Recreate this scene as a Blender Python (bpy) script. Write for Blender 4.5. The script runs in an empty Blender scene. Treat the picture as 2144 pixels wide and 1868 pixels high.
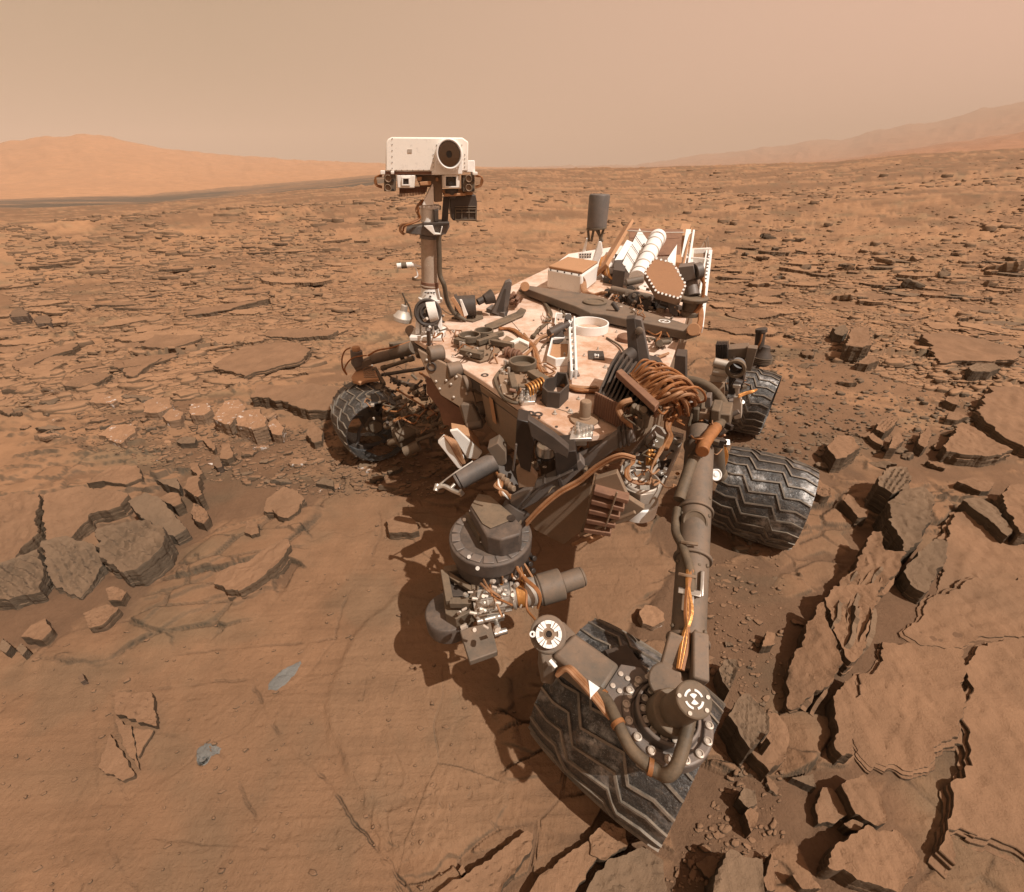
import bpy, bmesh, math, random
import numpy as np
from mathutils import Vector, Matrix

scene = bpy.context.scene
COL = scene.collection
random.seed(7)
RNG = np.random.default_rng(11)

# ------------------------------------------------------------------ camera
CAM_H, FPX, CX, CY, HOR = 2.0, 900.0, 1072.0, 934.0, 345.0      # photo pixels are 2144 x 1868
PITCH = math.atan((CY - HOR) / FPX)
cam_data = bpy.data.cameras.new("camera")
cam_data.sensor_width = 36.0
cam_data.lens = 36.0 * FPX / 2144.0
cam_data.clip_start = 0.02
cam_data.clip_end = 9000.0
cam = bpy.data.objects.new("camera", cam_data)
COL.objects.link(cam)
cam.location = (0, 0, CAM_H)
cam.rotation_euler = (math.pi / 2 - PITCH, 0, 0)
scene.camera = cam

# ------------------------------------------------------------------ sun and sky
SUN_DIR = Vector((.52, -.34, 1.0)).normalized()                 # towards the sun: behind the camera, to its right
SUN_EL = math.asin(SUN_DIR.z)
sun_data = bpy.data.lights.new("sun", 'SUN')
sun_data.energy = 5.0
sun_data.angle = math.radians(0.5)
sun_data.color = (1.0, 0.945, 0.86)
sun = bpy.data.objects.new("sun", sun_data)
COL.objects.link(sun)
sun.location = SUN_DIR * 50
sun.rotation_euler = SUN_DIR.to_track_quat('Z', 'Y').to_euler()

world = bpy.data.worlds.new("World")
scene.world = world
world.use_nodes = True
wn, wl = world.node_tree.nodes, world.node_tree.links
wn.clear()
w_out = wn.new("ShaderNodeOutputWorld")
w_bg = wn.new("ShaderNodeBackground")
w_sky = wn.new("ShaderNodeTexSky")
w_sky.sky_type = 'NISHITA'
w_sky.sun_disc = False
w_sky.sun_elevation = SUN_EL
w_sky.sun_rotation = math.atan2(SUN_DIR.x, SUN_DIR.y)
w_sky.air_density = 1.0
w_sky.dust_density = 6.0
w_sky.ozone_density = 0.0
# a dusty thin sky: the sky's brightness, all of it tinted by suspended butterscotch dust
w_bw = wn.new("ShaderNodeRGBToBW")
w_mr = wn.new("ShaderNodeMapRange")
w_mr.inputs['From Min'].default_value = 0.0
w_mr.inputs['From Max'].default_value = 14.0
w_mr.inputs['To Min'].default_value = 3.05
w_mr.inputs['To Max'].default_value = 4.2
w_mul = wn.new("ShaderNodeMixRGB")
w_mul.blend_type = 'MULTIPLY'
w_mul.inputs['Fac'].default_value = 1.0
w_geo = wn.new("ShaderNodeTexCoord")
w_sep = wn.new("ShaderNodeSeparateXYZ")
w_mix = wn.new("ShaderNodeMixRGB")
w_mix.inputs['Color1'].default_value = (0.99, 0.69, 0.445, 1)
w_mix.inputs['Color2'].default_value = (1.80, 1.12, 0.83, 1)
w_az = wn.new("ShaderNodeMapRange")
w_az.inputs['From Min'].default_value = -0.45
w_az.inputs['From Max'].default_value = 0.75
wl.new(w_geo.outputs['Generated'], w_sep.inputs[0])
wl.new(w_sep.outputs['X'], w_az.inputs['Value'])
wl.new(w_az.outputs['Result'], w_mix.inputs['Fac'])
wl.new(w_sky.outputs[0], w_bw.inputs[0])
wl.new(w_bw.outputs[0], w_mr.inputs['Value'])
wl.new(w_mix.outputs[0], w_mul.inputs['Color1'])
wl.new(w_mr.outputs['Result'], w_mul.inputs['Color2'])
wl.new(w_mul.outputs[0], w_bg.inputs['Color'])
w_bg.inputs['Strength'].default_value = 0.15
wl.new(w_bg.outputs[0], w_out.inputs['Surface'])

vs = scene.view_settings
vs.view_transform = 'Standard'
vs.look = 'None'
vs.exposure = 0.05
vs.gamma = 1.0
scene.cycles.max_bounces = 5
scene.cycles.volume_bounces = 0
scene.cycles.use_denoising = True
scene.cycles.use_adaptive_sampling = True

# ------------------------------------------------------------------ pixel -> place helpers
_cp, _sp = math.cos(PITCH), math.sin(PITCH)
_F = Vector((0, _cp, -_sp)); _U = Vector((0, _sp, _cp)); _R = Vector((1, 0, 0))
CAMP = Vector((0, 0, CAM_H))
def ray(x, y):
    return (_F * FPX + _R * (x - CX) + _U * (CY - y)).normalized()
def P(x, y, z):
    "the point of height z that the photo shows at pixel x, y"
    d = ray(x, y)
    return CAMP + d * ((z - CAM_H) / d.z)
def depth_of(p):
    return (Vector(p) - CAMP).dot(_F)
def mpp(p):
    "metres per photo pixel at p"
    return depth_of(p) / FPX
def topix(p):
    v = Vector(p) - CAMP
    d = v.dot(_F)
    return CX + FPX * v.x / d, CY - FPX * v.dot(_U) / d
def ztop(base, ypix):
    "height of a vertical thing standing at base whose top shows at row ypix"
    lo, hi = base[2], base[2] + 3.0
    for _ in range(40):
        m = (lo + hi) / 2
        if topix((base[0], base[1], m))[1] > ypix: lo = m
        else: hi = m
    return (lo + hi) / 2
class Plane:
    "a plane in the place; px() is where a pixel's ray meets it"
    def __init__(s, point, normal):
        s.p, s.n = Vector(point), Vector(normal).normalized()
    def px(s, x, y, off=0.0):
        d = ray(x, y)
        q = s.p + s.n * off
        return CAMP + d * ((q - CAMP).dot(s.n) / d.dot(s.n))
def facing(point):
    "vertical plane through point that faces the camera's side"
    n = CAMP - Vector(point); n.z = 0
    return Plane(point, n)

# ------------------------------------------------------------------ noise in numpy
def _h(ix, iy, seed):
    h = (ix.astype(np.int64) * 374761393 + iy.astype(np.int64) * 668265263 + seed * 974634777) & 0xFFFFFFFF
    h = ((h ^ (h >> 13)) * 1274126177) & 0xFFFFFFFF
    h = h ^ (h >> 16)
    return (h & 0xFFFFFF) / float(0x1000000)
def perlin(x, y, seed=0):
    x = np.asarray(x, float); y = np.asarray(y, float)
    ix, iy = np.floor(x), np.floor(y)
    fx, fy = x - ix, y - iy
    u, v = fx * fx * fx * (fx * (fx * 6 - 15) + 10), fy * fy * fy * (fy * (fy * 6 - 15) + 10)
    def g(a, b, dx, dy):
        t = _h(ix + a, iy + b, seed) * 6.2831853
        return np.cos(t) * dx + np.sin(t) * dy
    n00 = g(0, 0, fx, fy); n10 = g(1, 0, fx - 1, fy); n01 = g(0, 1, fx, fy - 1); n11 = g(1, 1, fx - 1, fy - 1)
    return ((n00 * (1 - u) + n10 * u) * (1 - v) + (n01 * (1 - u) + n11 * u) * v) * 1.5
def fbm(x, y, oct=4, seed=0, gain=0.5):
    s, a, t = 0, 1.0, 0
    for k in range(oct):
        s = s + a * perlin(x * 2 ** k + 17.3 * k, y * 2 ** k - 9.1 * k, seed + k)
        t += a; a *= gain
    return s / t
def voronoi(x, y, seed=0, jit=0.9):
    ix, iy = np.floor(x), np.floor(y)
    f1 = np.full(x.shape, 9.0); f2 = np.full(x.shape, 9.0)
    cid = np.zeros(x.shape); px = np.zeros(x.shape); py = np.zeros(x.shape)
    for a in (-1, 0, 1):
        for b in (-1, 0, 1):
            cx = ix + a + 0.5 + (_h(ix + a, iy + b, seed) - .5) * jit
            cy = iy + b + 0.5 + (_h(ix + a, iy + b, seed + 1) - .5) * jit
            d = np.hypot(cx - x, cy - y)
            m = d < f1
            f2 = np.where(m, f1, np.minimum(f2, d))
            cid = np.where(m, _h(ix + a, iy + b, seed + 2), cid)
            px = np.where(m, cx, px); py = np.where(m, cy, py)
            f1 = np.where(m, d, f1)
    return f1, f2, cid, px, py
def sstep(x, a, b):
    t = np.clip((x - a) / (b - a), 0, 1)
    return t * t * (3 - 2 * t)

# ------------------------------------------------------------------ materials
def new_mat(name):
    m = bpy.data.materials.new(name)
    m.use_nodes = True
    nt = m.node_tree
    nt.nodes.clear()
    o = nt.nodes.new("ShaderNodeOutputMaterial")
    b = nt.nodes.new("ShaderNodeBsdfPrincipled")
    nt.links.new(b.outputs[0], o.inputs['Surface'])
    return m, nt, b
def nd(nt, t, **kw):
    n = nt.nodes.new(t)
    for k, v in kw.items():
        if k in n.inputs.keys(): n.inputs[k].default_value = v
        else: setattr(n, k, v)
    return n
def mixc(nt, fac, c1, c2, blend='MIX'):
    n = nt.nodes.new("ShaderNodeMixRGB"); n.blend_type = blend
    for i, v in (('Fac', fac), ('Color1', c1), ('Color2', c2)):
        if hasattr(v, 'links') or hasattr(v, 'is_linked'): nt.links.new(v, n.inputs[i])
        elif isinstance(v, (int, float)): n.inputs[i].default_value = v
        else: n.inputs[i].default_value = (*v[:3], 1)
    return n.outputs[0]
def noise(nt, vec, scale, detail=4, rough=0.6):
    n = nd(nt, "ShaderNodeTexNoise", Scale=scale, Detail=detail, Roughness=rough)
    nt.links.new(vec, n.inputs['Vector'])
    return n.outputs['Fac']
def ramp(nt, val, a, b, lo=0.0, hi=1.0):
    n = nd(nt, "ShaderNodeMapRange"); n.clamp = True
    n.inputs['From Min'].default_value = a; n.inputs['From Max'].default_value = b
    n.inputs['To Min'].default_value = lo; n.inputs['To Max'].default_value = hi
    nt.links.new(val, n.inputs['Value'])
    return n.outputs['Result']
def math_n(nt, op, a, b):
    n = nt.nodes.new("ShaderNodeMath"); n.operation = op
    for i, v in ((0, a), (1, b)):
        if isinstance(v, (int, float)): n.inputs[i].default_value = v
        else: nt.links.new(v, n.inputs[i])
    return n.outputs[0]
DUST = (0.40, 0.215, 0.115)
def hard_mat(name, col, rough=0.6, metal=0.0, dust=0.35, dustcol=DUST, scale=9.0, var=0.25, bump=0.15, spec=0.4, fine=0.0):
    "painted or bare metal under a coat of settled dust (more on what faces up)"
    m, nt, b = new_mat(name)
    g = nt.nodes.new("ShaderNodeNewGeometry")
    pos = g.outputs['Position']
    n1 = noise(nt, pos, scale, 5, 0.65)
    n2 = noise(nt, pos, scale * 6, 4, 0.7)
    base = mixc(nt, ramp(nt, n1, 0.3, 0.7, 0, 1), tuple(c * (1 - var) for c in col), tuple(min(1, c * (1 + var * .5)) for c in col))
    sp = nt.nodes.new("ShaderNodeSeparateXYZ"); nt.links.new(g.outputs['Normal'], sp.inputs[0])
    upf = ramp(nt, sp.outputs['Z'], -0.2, 0.95, 0.35, 1.0)
    dn = ramp(nt, math_n(nt, 'ADD', math_n(nt, 'MULTIPLY', n1, .65), math_n(nt, 'MULTIPLY', n2, .35)), 0.36, 0.66, 0.15, 1.0)
    df = math_n(nt, 'MULTIPLY', math_n(nt, 'MULTIPLY', upf, dn), dust * 1.5)
    dfc = ramp(nt, df, 0, 1, 0, 1)
    colr = mixc(nt, dfc, base, dustcol)
    n5 = noise(nt, pos, 55, 5, .75)
    colr = mixc(nt, math_n(nt, 'MULTIPLY', ramp(nt, n5, .56, .72), .45), colr, tuple(c * .45 for c in col))
    colr = mixc(nt, math_n(nt, 'MULTIPLY', ramp(nt, noise(nt, pos, 130, 3, .6), .62, .74), .35 * min(1, 3 * dust)), colr, tuple(min(.8, c * 1.9 + .04) for c in col))
    if fine:
        n3 = noise(nt, pos, 260, 2, 0.5)
        colr = mixc(nt, ramp(nt, n3, 0.62, 0.68, 0, fine), colr, (0.75, 0.72, 0.68))
    nt.links.new(colr, b.inputs['Base Color'])
    nt.links.new(ramp(nt, dfc, 0, 0.8, rough, 0.9), b.inputs['Roughness'])
    if metal: nt.links.new(ramp(nt, dfc, 0, 0.7, metal, 0.0), b.inputs['Metallic'])
    b.inputs['Specular IOR Level'].default_value = spec
    if bump:
        bp = nd(nt, "ShaderNodeBump", Strength=bump, Distance=0.004)
        nt.links.new(n2, bp.inputs['Height']); nt.links.new(bp.outputs[0], b.inputs['Normal'])
    return m
MAT = {}
MAT['white'] = hard_mat('white_paint', (0.80, 0.77, 0.72), 0.5, dust=0.18, scale=6, var=.06, bump=.05)
MAT['white_clean'] = hard_mat('white_paint_clean', (0.84, 0.82, 0.79), 0.45, dust=0.06, scale=6, var=.05, bump=.03)
MAT['deck'] = hard_mat('dusty_white_deck', (0.80, 0.66, 0.56), 0.5, dust=0.80, dustcol=(0.46, 0.265, 0.165), scale=3.0, var=.08, bump=.06)
MAT['deck_rear'] = hard_mat('white_rear_deck', (0.80, 0.76, 0.72), 0.55, dust=0.30, dustcol=(0.56, 0.36, 0.25), scale=4, var=.08, bump=.06)
MAT['grey'] = hard_mat('grey_paint', (0.112, 0.098, 0.080), 0.55, dust=0.26, scale=5, var=.2, bump=.08)
MAT['olive'] = hard_mat('dusty_olive_grey', (0.096, 0.079, 0.057), 0.6, dust=0.34, dustcol=(0.30, 0.185, 0.11), scale=7, var=.25, bump=.1)
MAT['bluegrey'] = hard_mat('blue_grey_metal', (0.120, 0.117, 0.113), 0.45, dust=0.22, scale=6, var=.2, metal=.25, bump=.06)
MAT['dark'] = hard_mat('dark_brown_grey', (0.052, 0.043, 0.037), 0.55, dust=0.16, dustcol=(0.22, 0.13, 0.08), scale=8, var=.3, bump=.08)
MAT['black'] = hard_mat('black_anodised', (0.018, 0.016, 0.015), 0.4, dust=0.06, scale=8, var=.3, bump=.05)
MAT['silver'] = hard_mat('bare_metal', (0.62, 0.60, 0.56), 0.28, metal=.95, dust=0.14, scale=9, var=.15, bump=.05)
MAT['alu'] = hard_mat('matte_aluminium', (0.52, 0.47, 0.41), 0.45, metal=.55, dust=0.22, scale=7, var=.15, bump=.06)
MAT['tan'] = hard_mat('tan_dust_film', (0.42, 0.225, 0.115), 0.75, dust=0.5, scale=5, var=.12, bump=.06)
MAT['beige'] = hard_mat('beige_thermal_panel', (0.205, 0.150, 0.104), 0.65, dust=0.3, scale=4, var=.12, bump=.05)
MAT['hga'] = hard_mat('antenna_face', (0.36, 0.185, 0.095), 0.7, dust=0.3, scale=3, var=.06, bump=.02)
MAT['cable'] = hard_mat('orange_cable_wrap', (0.30, 0.115, 0.035), 0.5, dust=0.2, dustcol=(.30, .16, .08), scale=20, var=.4, bump=.3)
MAT['cable_tan'] = hard_mat('tan_cable', (0.33, 0.17, 0.085), 0.6, dust=0.3, scale=20, var=.35, bump=.2)
MAT['cable_dark'] = hard_mat('dark_cable', (0.085, 0.066, 0.045), 0.6, dust=0.3, dustcol=(.24, .15, .085), scale=20, var=.3, bump=.2)
MAT['copper'] = hard_mat('amber_foil', (0.55, 0.24, 0.06), 0.3, metal=.6, dust=0.2, scale=14, var=.4, bump=.4)
MAT['target_white'] = hard_mat('target_white', (0.82, 0.80, 0.77), 0.6, dust=0.04, scale=12, var=.04, bump=0)
MAT['brownband'] = hard_mat('brown_band', (0.17, 0.085, 0.055), 0.6, dust=0.25, scale=10, var=.15, bump=.05)
MAT['head'] = hard_mat('head_white_paint', (0.84, 0.80, 0.74), 0.5, dust=0.22, dustcol=(0.66, 0.47, 0.31), scale=4, var=.05, bump=.04)
MAT['turret'] = hard_mat('dusty_turret_grey', (0.062, 0.054, 0.050), 0.5, dust=0.30, dustcol=(0.24, 0.15, 0.095), scale=16, var=.35, bump=.15)
MAT['mast'] = hard_mat('dusty_mast_tube', (0.50, 0.40, 0.31), 0.5, dust=0.75, dustcol=(0.16, 0.075, 0.042), scale=9, var=.15, bump=.08)

def wheel_mat():
    m, nt, b = new_mat('worn_black_wheel_metal')
    g = nt.nodes.new("ShaderNodeNewGeometry"); pos = g.outputs['Position']
    n1 = noise(nt, pos, 7, 4, .6); n2 = noise(nt, pos, 170, 3, .6); n3 = noise(nt, pos, 34, 5, .75)
    base = mixc(nt, ramp(nt, n3, .35, .7), (0.022, 0.020, 0.019), (0.060, 0.052, 0.045))
    spk = math_n(nt, 'MULTIPLY', ramp(nt, n2, .57, .64), ramp(nt, n1, .38, .58))
    n4 = noise(nt, pos, 420, 2, .5)
    spk = math_n(nt, 'MAXIMUM', spk, math_n(nt, 'MULTIPLY', ramp(nt, n4, .64, .70), .4))
    pol = math_n(nt, 'MULTIPLY', ramp(nt, n1, .52, .64), ramp(nt, n3, .36, .58))
    wear = math_n(nt, 'MAXIMUM', math_n(nt, 'MULTIPLY', spk, .55), pol)
    c = mixc(nt, wear, base, (0.42, 0.41, 0.40))
    sp = nt.nodes.new("ShaderNodeSeparateXYZ"); nt.links.new(g.outputs['Normal'], sp.inputs[0])
    c = mixc(nt, math_n(nt, 'MULTIPLY', ramp(nt, n3, .52, .75), .35), c, (0.22, 0.13, 0.075))
    nt.links.new(c, b.inputs['Base Color'])
    nt.links.new(ramp(nt, wear, 0, .6, .05, .8), b.inputs['Metallic'])
    nt.links.new(ramp(nt, n3, .3, .7, .34, .6), b.inputs['Roughness'])
    bp = nd(nt, "ShaderNodeBump", Strength=.6, Distance=.012)
    nt.links.new(math_n(nt, 'ADD', n3, math_n(nt, 'MULTIPLY', noise(nt, pos, 13, 3, .5), 1.5)), bp.inputs['Height']); nt.links.new(bp.outputs[0], b.inputs['Normal'])
    return m
MAT['wheel'] = wheel_mat()
MAT['grouser'] = hard_mat('worn_grouser_metal', (0.16, 0.145, 0.125), 0.45, metal=.4, dust=0.4, dustcol=(.30, .21, .14), scale=25, var=.3, bump=.1)

def glass_mat():
    m, nt, b = new_mat('dark_lens_glass')
    b.inputs['Base Color'].default_value = (0.012, 0.010, 0.010, 1)
    b.inputs['Roughness'].default_value = 0.06
    b.inputs['Coat Weight'].default_value = 0.6
    return m
MAT['glass'] = glass_mat()
def mirror_mat():
    m, nt, b = new_mat('telescope_mirror')
    b.inputs['Base Color'].default_value = (0.16, 0.12, 0.09, 1)
    b.inputs['Roughness'].default_value = 0.08
    b.inputs['Metallic'].default_value = 1.0
    return m
MAT['mirror'] = mirror_mat()

def rock_mat(name, top, side, sandc=None, veins=False, attr=False, sc=1.0):
    "Mars sandstone: dust-reddened faces that look up, greyer bare strata, darkened with painted shade, on steep ones"
    m, nt, b = new_mat(name)
    g = nt.nodes.new("ShaderNodeNewGeometry"); pos = g.outputs['Position']
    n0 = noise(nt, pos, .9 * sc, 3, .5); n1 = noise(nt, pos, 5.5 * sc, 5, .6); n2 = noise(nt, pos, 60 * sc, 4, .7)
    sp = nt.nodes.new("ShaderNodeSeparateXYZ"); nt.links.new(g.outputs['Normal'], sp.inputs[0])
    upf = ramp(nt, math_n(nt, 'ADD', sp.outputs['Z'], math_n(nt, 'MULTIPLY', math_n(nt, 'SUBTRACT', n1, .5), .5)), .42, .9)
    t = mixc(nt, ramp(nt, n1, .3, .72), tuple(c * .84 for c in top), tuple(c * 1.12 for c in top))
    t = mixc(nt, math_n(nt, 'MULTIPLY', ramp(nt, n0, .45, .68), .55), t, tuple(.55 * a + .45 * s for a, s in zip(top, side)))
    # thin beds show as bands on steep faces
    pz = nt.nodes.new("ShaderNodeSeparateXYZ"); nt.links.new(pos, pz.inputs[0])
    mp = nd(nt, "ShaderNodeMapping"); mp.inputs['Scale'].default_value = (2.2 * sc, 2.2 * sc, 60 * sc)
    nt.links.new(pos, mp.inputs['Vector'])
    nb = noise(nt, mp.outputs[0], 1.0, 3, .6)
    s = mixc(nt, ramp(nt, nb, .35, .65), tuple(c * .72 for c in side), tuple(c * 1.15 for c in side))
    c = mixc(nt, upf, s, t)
    c = mixc(nt, math_n(nt, 'MULTIPLY', ramp(nt, n2, .5, .78), .35), c, tuple(x * .6 for x in top))
    rough = .92
    if attr:
        at = nd(nt, "ShaderNodeAttribute"); at.attribute_name = 'sand'
        sdc = mixc(nt, ramp(nt, n1, .3, .7), tuple(x * .88 for x in sandc), tuple(x * 1.1 for x in sandc))
        sdc = mixc(nt, math_n(nt, 'MULTIPLY', ramp(nt, n2, .45, .7), .4), sdc, tuple(x * .66 for x in sandc))
        c = mixc(nt, at.outputs['Fac'], c, sdc)
        at2 = nd(nt, "ShaderNodeAttribute"); at2.attribute_name = 'tone'
        c = mixc(nt, 1.0, c, at2.outputs['Color'], 'MULTIPLY')
    if veins:
        v = ramp(nt, noise(nt, pos, 16, 4, .7), .60, .66)
        c = mixc(nt, math_n(nt, 'MULTIPLY', v, .8), c, (.62, .58, .55))
    nt.links.new(c, b.inputs['Base Color'])
    b.inputs['Roughness'].default_value = rough
    b.inputs['Specular IOR Level'].default_value = .15
    hsum = math_n(nt, 'ADD', math_n(nt, 'MULTIPLY', noise(nt, pos, 38 * sc, 6, .7), 1.0), math_n(nt, 'MULTIPLY', noise(nt, pos, 150 * sc, 3, .6), .45))
    # thin wind-etched laminae
    ml = nd(nt, "ShaderNodeMapping"); ml.inputs['Rotation'].default_value = (0, 0, .3); ml.inputs['Scale'].default_value = (4 * sc, 42 * sc, 42 * sc)
    nt.links.new(pos, ml.inputs['Vector'])
    hsum = math_n(nt, 'ADD', hsum, math_n(nt, 'MULTIPLY', noise(nt, ml.outputs[0], 1.0, 4, .65), .55))
    bp = nd(nt, "ShaderNodeBump", Strength=.65, Distance=.012 / sc)
    nt.links.new(hsum, bp.inputs['Height']); nt.links.new(bp.outputs[0], b.inputs['Normal'])
    return m
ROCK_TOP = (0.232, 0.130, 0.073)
ROCK_SIDE = (0.120, 0.083, 0.053)  # bare grey strata, darkened further so steep faces carry painted shade
SAND = (0.152, 0.087, 0.051)
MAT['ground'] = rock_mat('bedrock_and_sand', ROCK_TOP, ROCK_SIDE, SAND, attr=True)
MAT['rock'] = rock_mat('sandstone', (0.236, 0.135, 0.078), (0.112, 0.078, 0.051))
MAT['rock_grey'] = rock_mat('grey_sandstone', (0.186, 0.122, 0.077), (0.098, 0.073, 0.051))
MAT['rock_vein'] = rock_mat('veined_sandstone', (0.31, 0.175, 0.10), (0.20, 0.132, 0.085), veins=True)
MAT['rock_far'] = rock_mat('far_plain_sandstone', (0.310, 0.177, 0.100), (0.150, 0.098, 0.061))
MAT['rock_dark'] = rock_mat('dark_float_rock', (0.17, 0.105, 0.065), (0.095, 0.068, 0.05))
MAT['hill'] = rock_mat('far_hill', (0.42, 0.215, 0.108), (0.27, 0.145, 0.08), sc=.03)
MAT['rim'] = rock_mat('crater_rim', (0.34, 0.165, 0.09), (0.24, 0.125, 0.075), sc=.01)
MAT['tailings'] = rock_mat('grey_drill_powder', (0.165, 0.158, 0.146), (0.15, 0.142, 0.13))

# ------------------------------------------------------------------ mesh helpers
def link(name, me, mat=None, parent=None, loc=None):
    o = bpy.data.objects.new(name, me)
    COL.objects.link(o)
    if mat is not None and me is not None and not me.materials: me.materials.append(MAT[mat] if isinstance(mat, str) else mat)
    if parent: o.parent = parent
    if loc is not None: o.location = loc
    return o
def mesh(name, verts, faces, smooth=None):
    me = bpy.data.meshes.new(name)
    me.from_pydata([tuple(v) for v in verts], [], faces)
    me.update()
    if smooth is not None:
        me.polygons.foreach_set('use_smooth', [True] * len(me.polygons))
        me.set_sharp_from_angle(angle=math.radians(smooth))
    return me
def tag(o, label=None, category=None, group=None, kind=None):
    if label: o['label'] = label
    if category: o['category'] = category
    if group: o['group'] = group
    if kind: o['kind'] = kind
    return o

# ================================================================== TERRAIN
def tan_el(x, y):
    d = ray(x, y)
    return d.z / math.hypot(d.x, d.y)
def azim(x):
    return math.atan((x - CX) / math.hypot(FPX, CY - HOR))
_KX = [-1500, -500, 0, 250, 500, 760, 1000, 1200, 1460, 1750, 1900, 2144, 2700, 3800]
_KA = np.array([azim(x) for x in _KX])
def _row(ys): return np.array([tan_el(x, y) for x, y in zip(_KX, ys)])
_KR = np.array([7.0, 25.0, 70.0, 115.0, 260.0, 420.0, 900.0, 2600.0])
_flat7 = np.full(len(_KX), -CAM_H / 7.0); 
_c70 = _row([452, 446, 442, 429, 408, 388, 357, 352, 347, 337, 322, 311, 306, 306])
_c25 = _c70 * .55 + .45 * (-CAM_H / 25.0) + np.interp(_KA, _KA, [-.01, -.012, -.012, -.01, -.01, -.01, -.012, -.02, -.02, -.02, -.018, -.012, -.01, -.01])
_c115 = _c70 - .006
_c260 = _row([434, 432, 431, 424, 406, 380, 360, 358, 356, 346, 334, 324, 320, 320])
_c420 = _row([418, 417, 416, 409, 391, 369, 354, 356, 356, 346, 334, 324, 320, 320])
_c900 = _row([392, 390, 388, 384, 374, 362, 352, 354, 354, 346, 334, 324, 320, 320])
_TE = np.stack([_flat7, _c25, _c70, _c115, _c260, _c420, _c900, _c900 - .004])
def large_z(x, y):
    "lie of the land: flat by the rover, rising to the right, dropping into a sand-floored valley on the left"
    r = np.hypot(x, y)
    az = np.arctan2(x, y)
    az = np.clip(az, _KA[0], _KA[-1])
    lr = np.log(np.clip(r, _KR[0], _KR[-1])); lk = np.log(_KR)
    j = np.clip(np.searchsorted(_KA, az) - 1, 0, len(_KA) - 2)
    ta = (az - _KA[j]) / (_KA[j + 1] - _KA[j])
    i = np.clip(np.searchsorted(lk, lr) - 1, 0, len(lk) - 2)
    tr = (lr - lk[i]) / (lk[i + 1] - lk[i])
    e = (_TE[i, j] * (1 - ta) + _TE[i, j + 1] * ta) * (1 - tr) + (_TE[i + 1, j] * (1 - ta) + _TE[i + 1, j + 1] * ta) * tr
    z = CAM_H + e * r
    return np.where(r < _KR[0], 0.0, z)

def poly_world(pix, z=0.0):
    return np.array([P(x, y, z)[:2] for x, y in pix])
def poly_sd(poly, x, y):
    "signed distance to a polygon, inside positive"
    d = np.full(x.shape, 1e9); inside = np.zeros(x.shape, bool)
    n = len(poly)
    for i in range(n):
        ax, ay = poly[i]; bx, by = poly[(i + 1) % n]
        ex, ey = bx - ax, by - ay
        t = np.clip(((x - ax) * ex + (y - ay) * ey) / (ex * ex + ey * ey + 1e-12), 0, 1)
        d = np.minimum(d, np.hypot(x - ax - t * ex, y - ay - t * ey))
        c = ((ay > y) != (by > y)) & (x < (bx - ax) * (y - ay) / (by - ay + 1e-12) + ax)
        inside ^= c
    return np.where(inside, d, -d)
def line_d(pts, x, y):
    d = np.full(x.shape, 1e9)
    for (ax, ay), (bx, by) in zip(pts[:-1], pts[1:]):
        ex, ey = bx - ax, by - ay
        t = np.clip(((x - ax) * ex + (y - ay) * ey) / (ex * ex + ey * ey + 1e-12), 0, 1)
        d = np.minimum(d, np.hypot(x - ax - t * ex, y - ay - t * ey))
    return d
SMOOTH_BED = poly_world([(-300, 1400), (0, 1345), (120, 1385), (350, 1345), (500, 1290), (620, 1180), (660, 1040), (760, 1010), (960, 1060), (1100, 1110), (1300, 1080),
                         (1420, 1180), (1330, 1330), (1150, 1430), (1075, 1510), (1085, 1640), (1040, 1760), (960, 1800), (880, 1868), (700, 1990), (-500, 1990)])
SANDY = [poly_world(q) for q in (
    [(1080, 1640), (1160, 1600), (1370, 1780), (1330, 1868), (1180, 1868), (1100, 1830), (960, 1810), (1040, 1740)],
    [(1440, 1180), (1640, 1160), (1700, 1300), (1620, 1480), (1700, 1700), (1640, 1868), (1560, 1990), (1400, 1990), (1540, 1700), (1480, 1400)],
    [(330, 1060), (420, 1000), (560, 1000), (700, 1000), (640, 1060), (480, 1100), (380, 1200), (260, 1320), (130, 1380), (0, 1340), (0, 1280), (230, 1200), (330, 1120)],
    [(1500, 900), (1640, 760), (1720, 640), (1800, 640), (1840, 800), (1900, 900), (1760, 960), (1640, 1010), (1560, 980)],
    [(1880, 900), (2000, 900), (2144, 980), (2144, 1060), (1960, 1010), (1850, 1060), (1800, 1020)],
    [(620, 900), (700, 940), (900, 960), (960, 1040), (820, 1020), (640, 1010), (520, 960)],
    [(1800, 1840), (2144, 1760), (2300, 1990), (1700, 1990)],
    [(1700, 1230), (1900, 1120), (2200, 1150), (2500, 1990), (1700, 1990), (1720, 1500)])]
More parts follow.
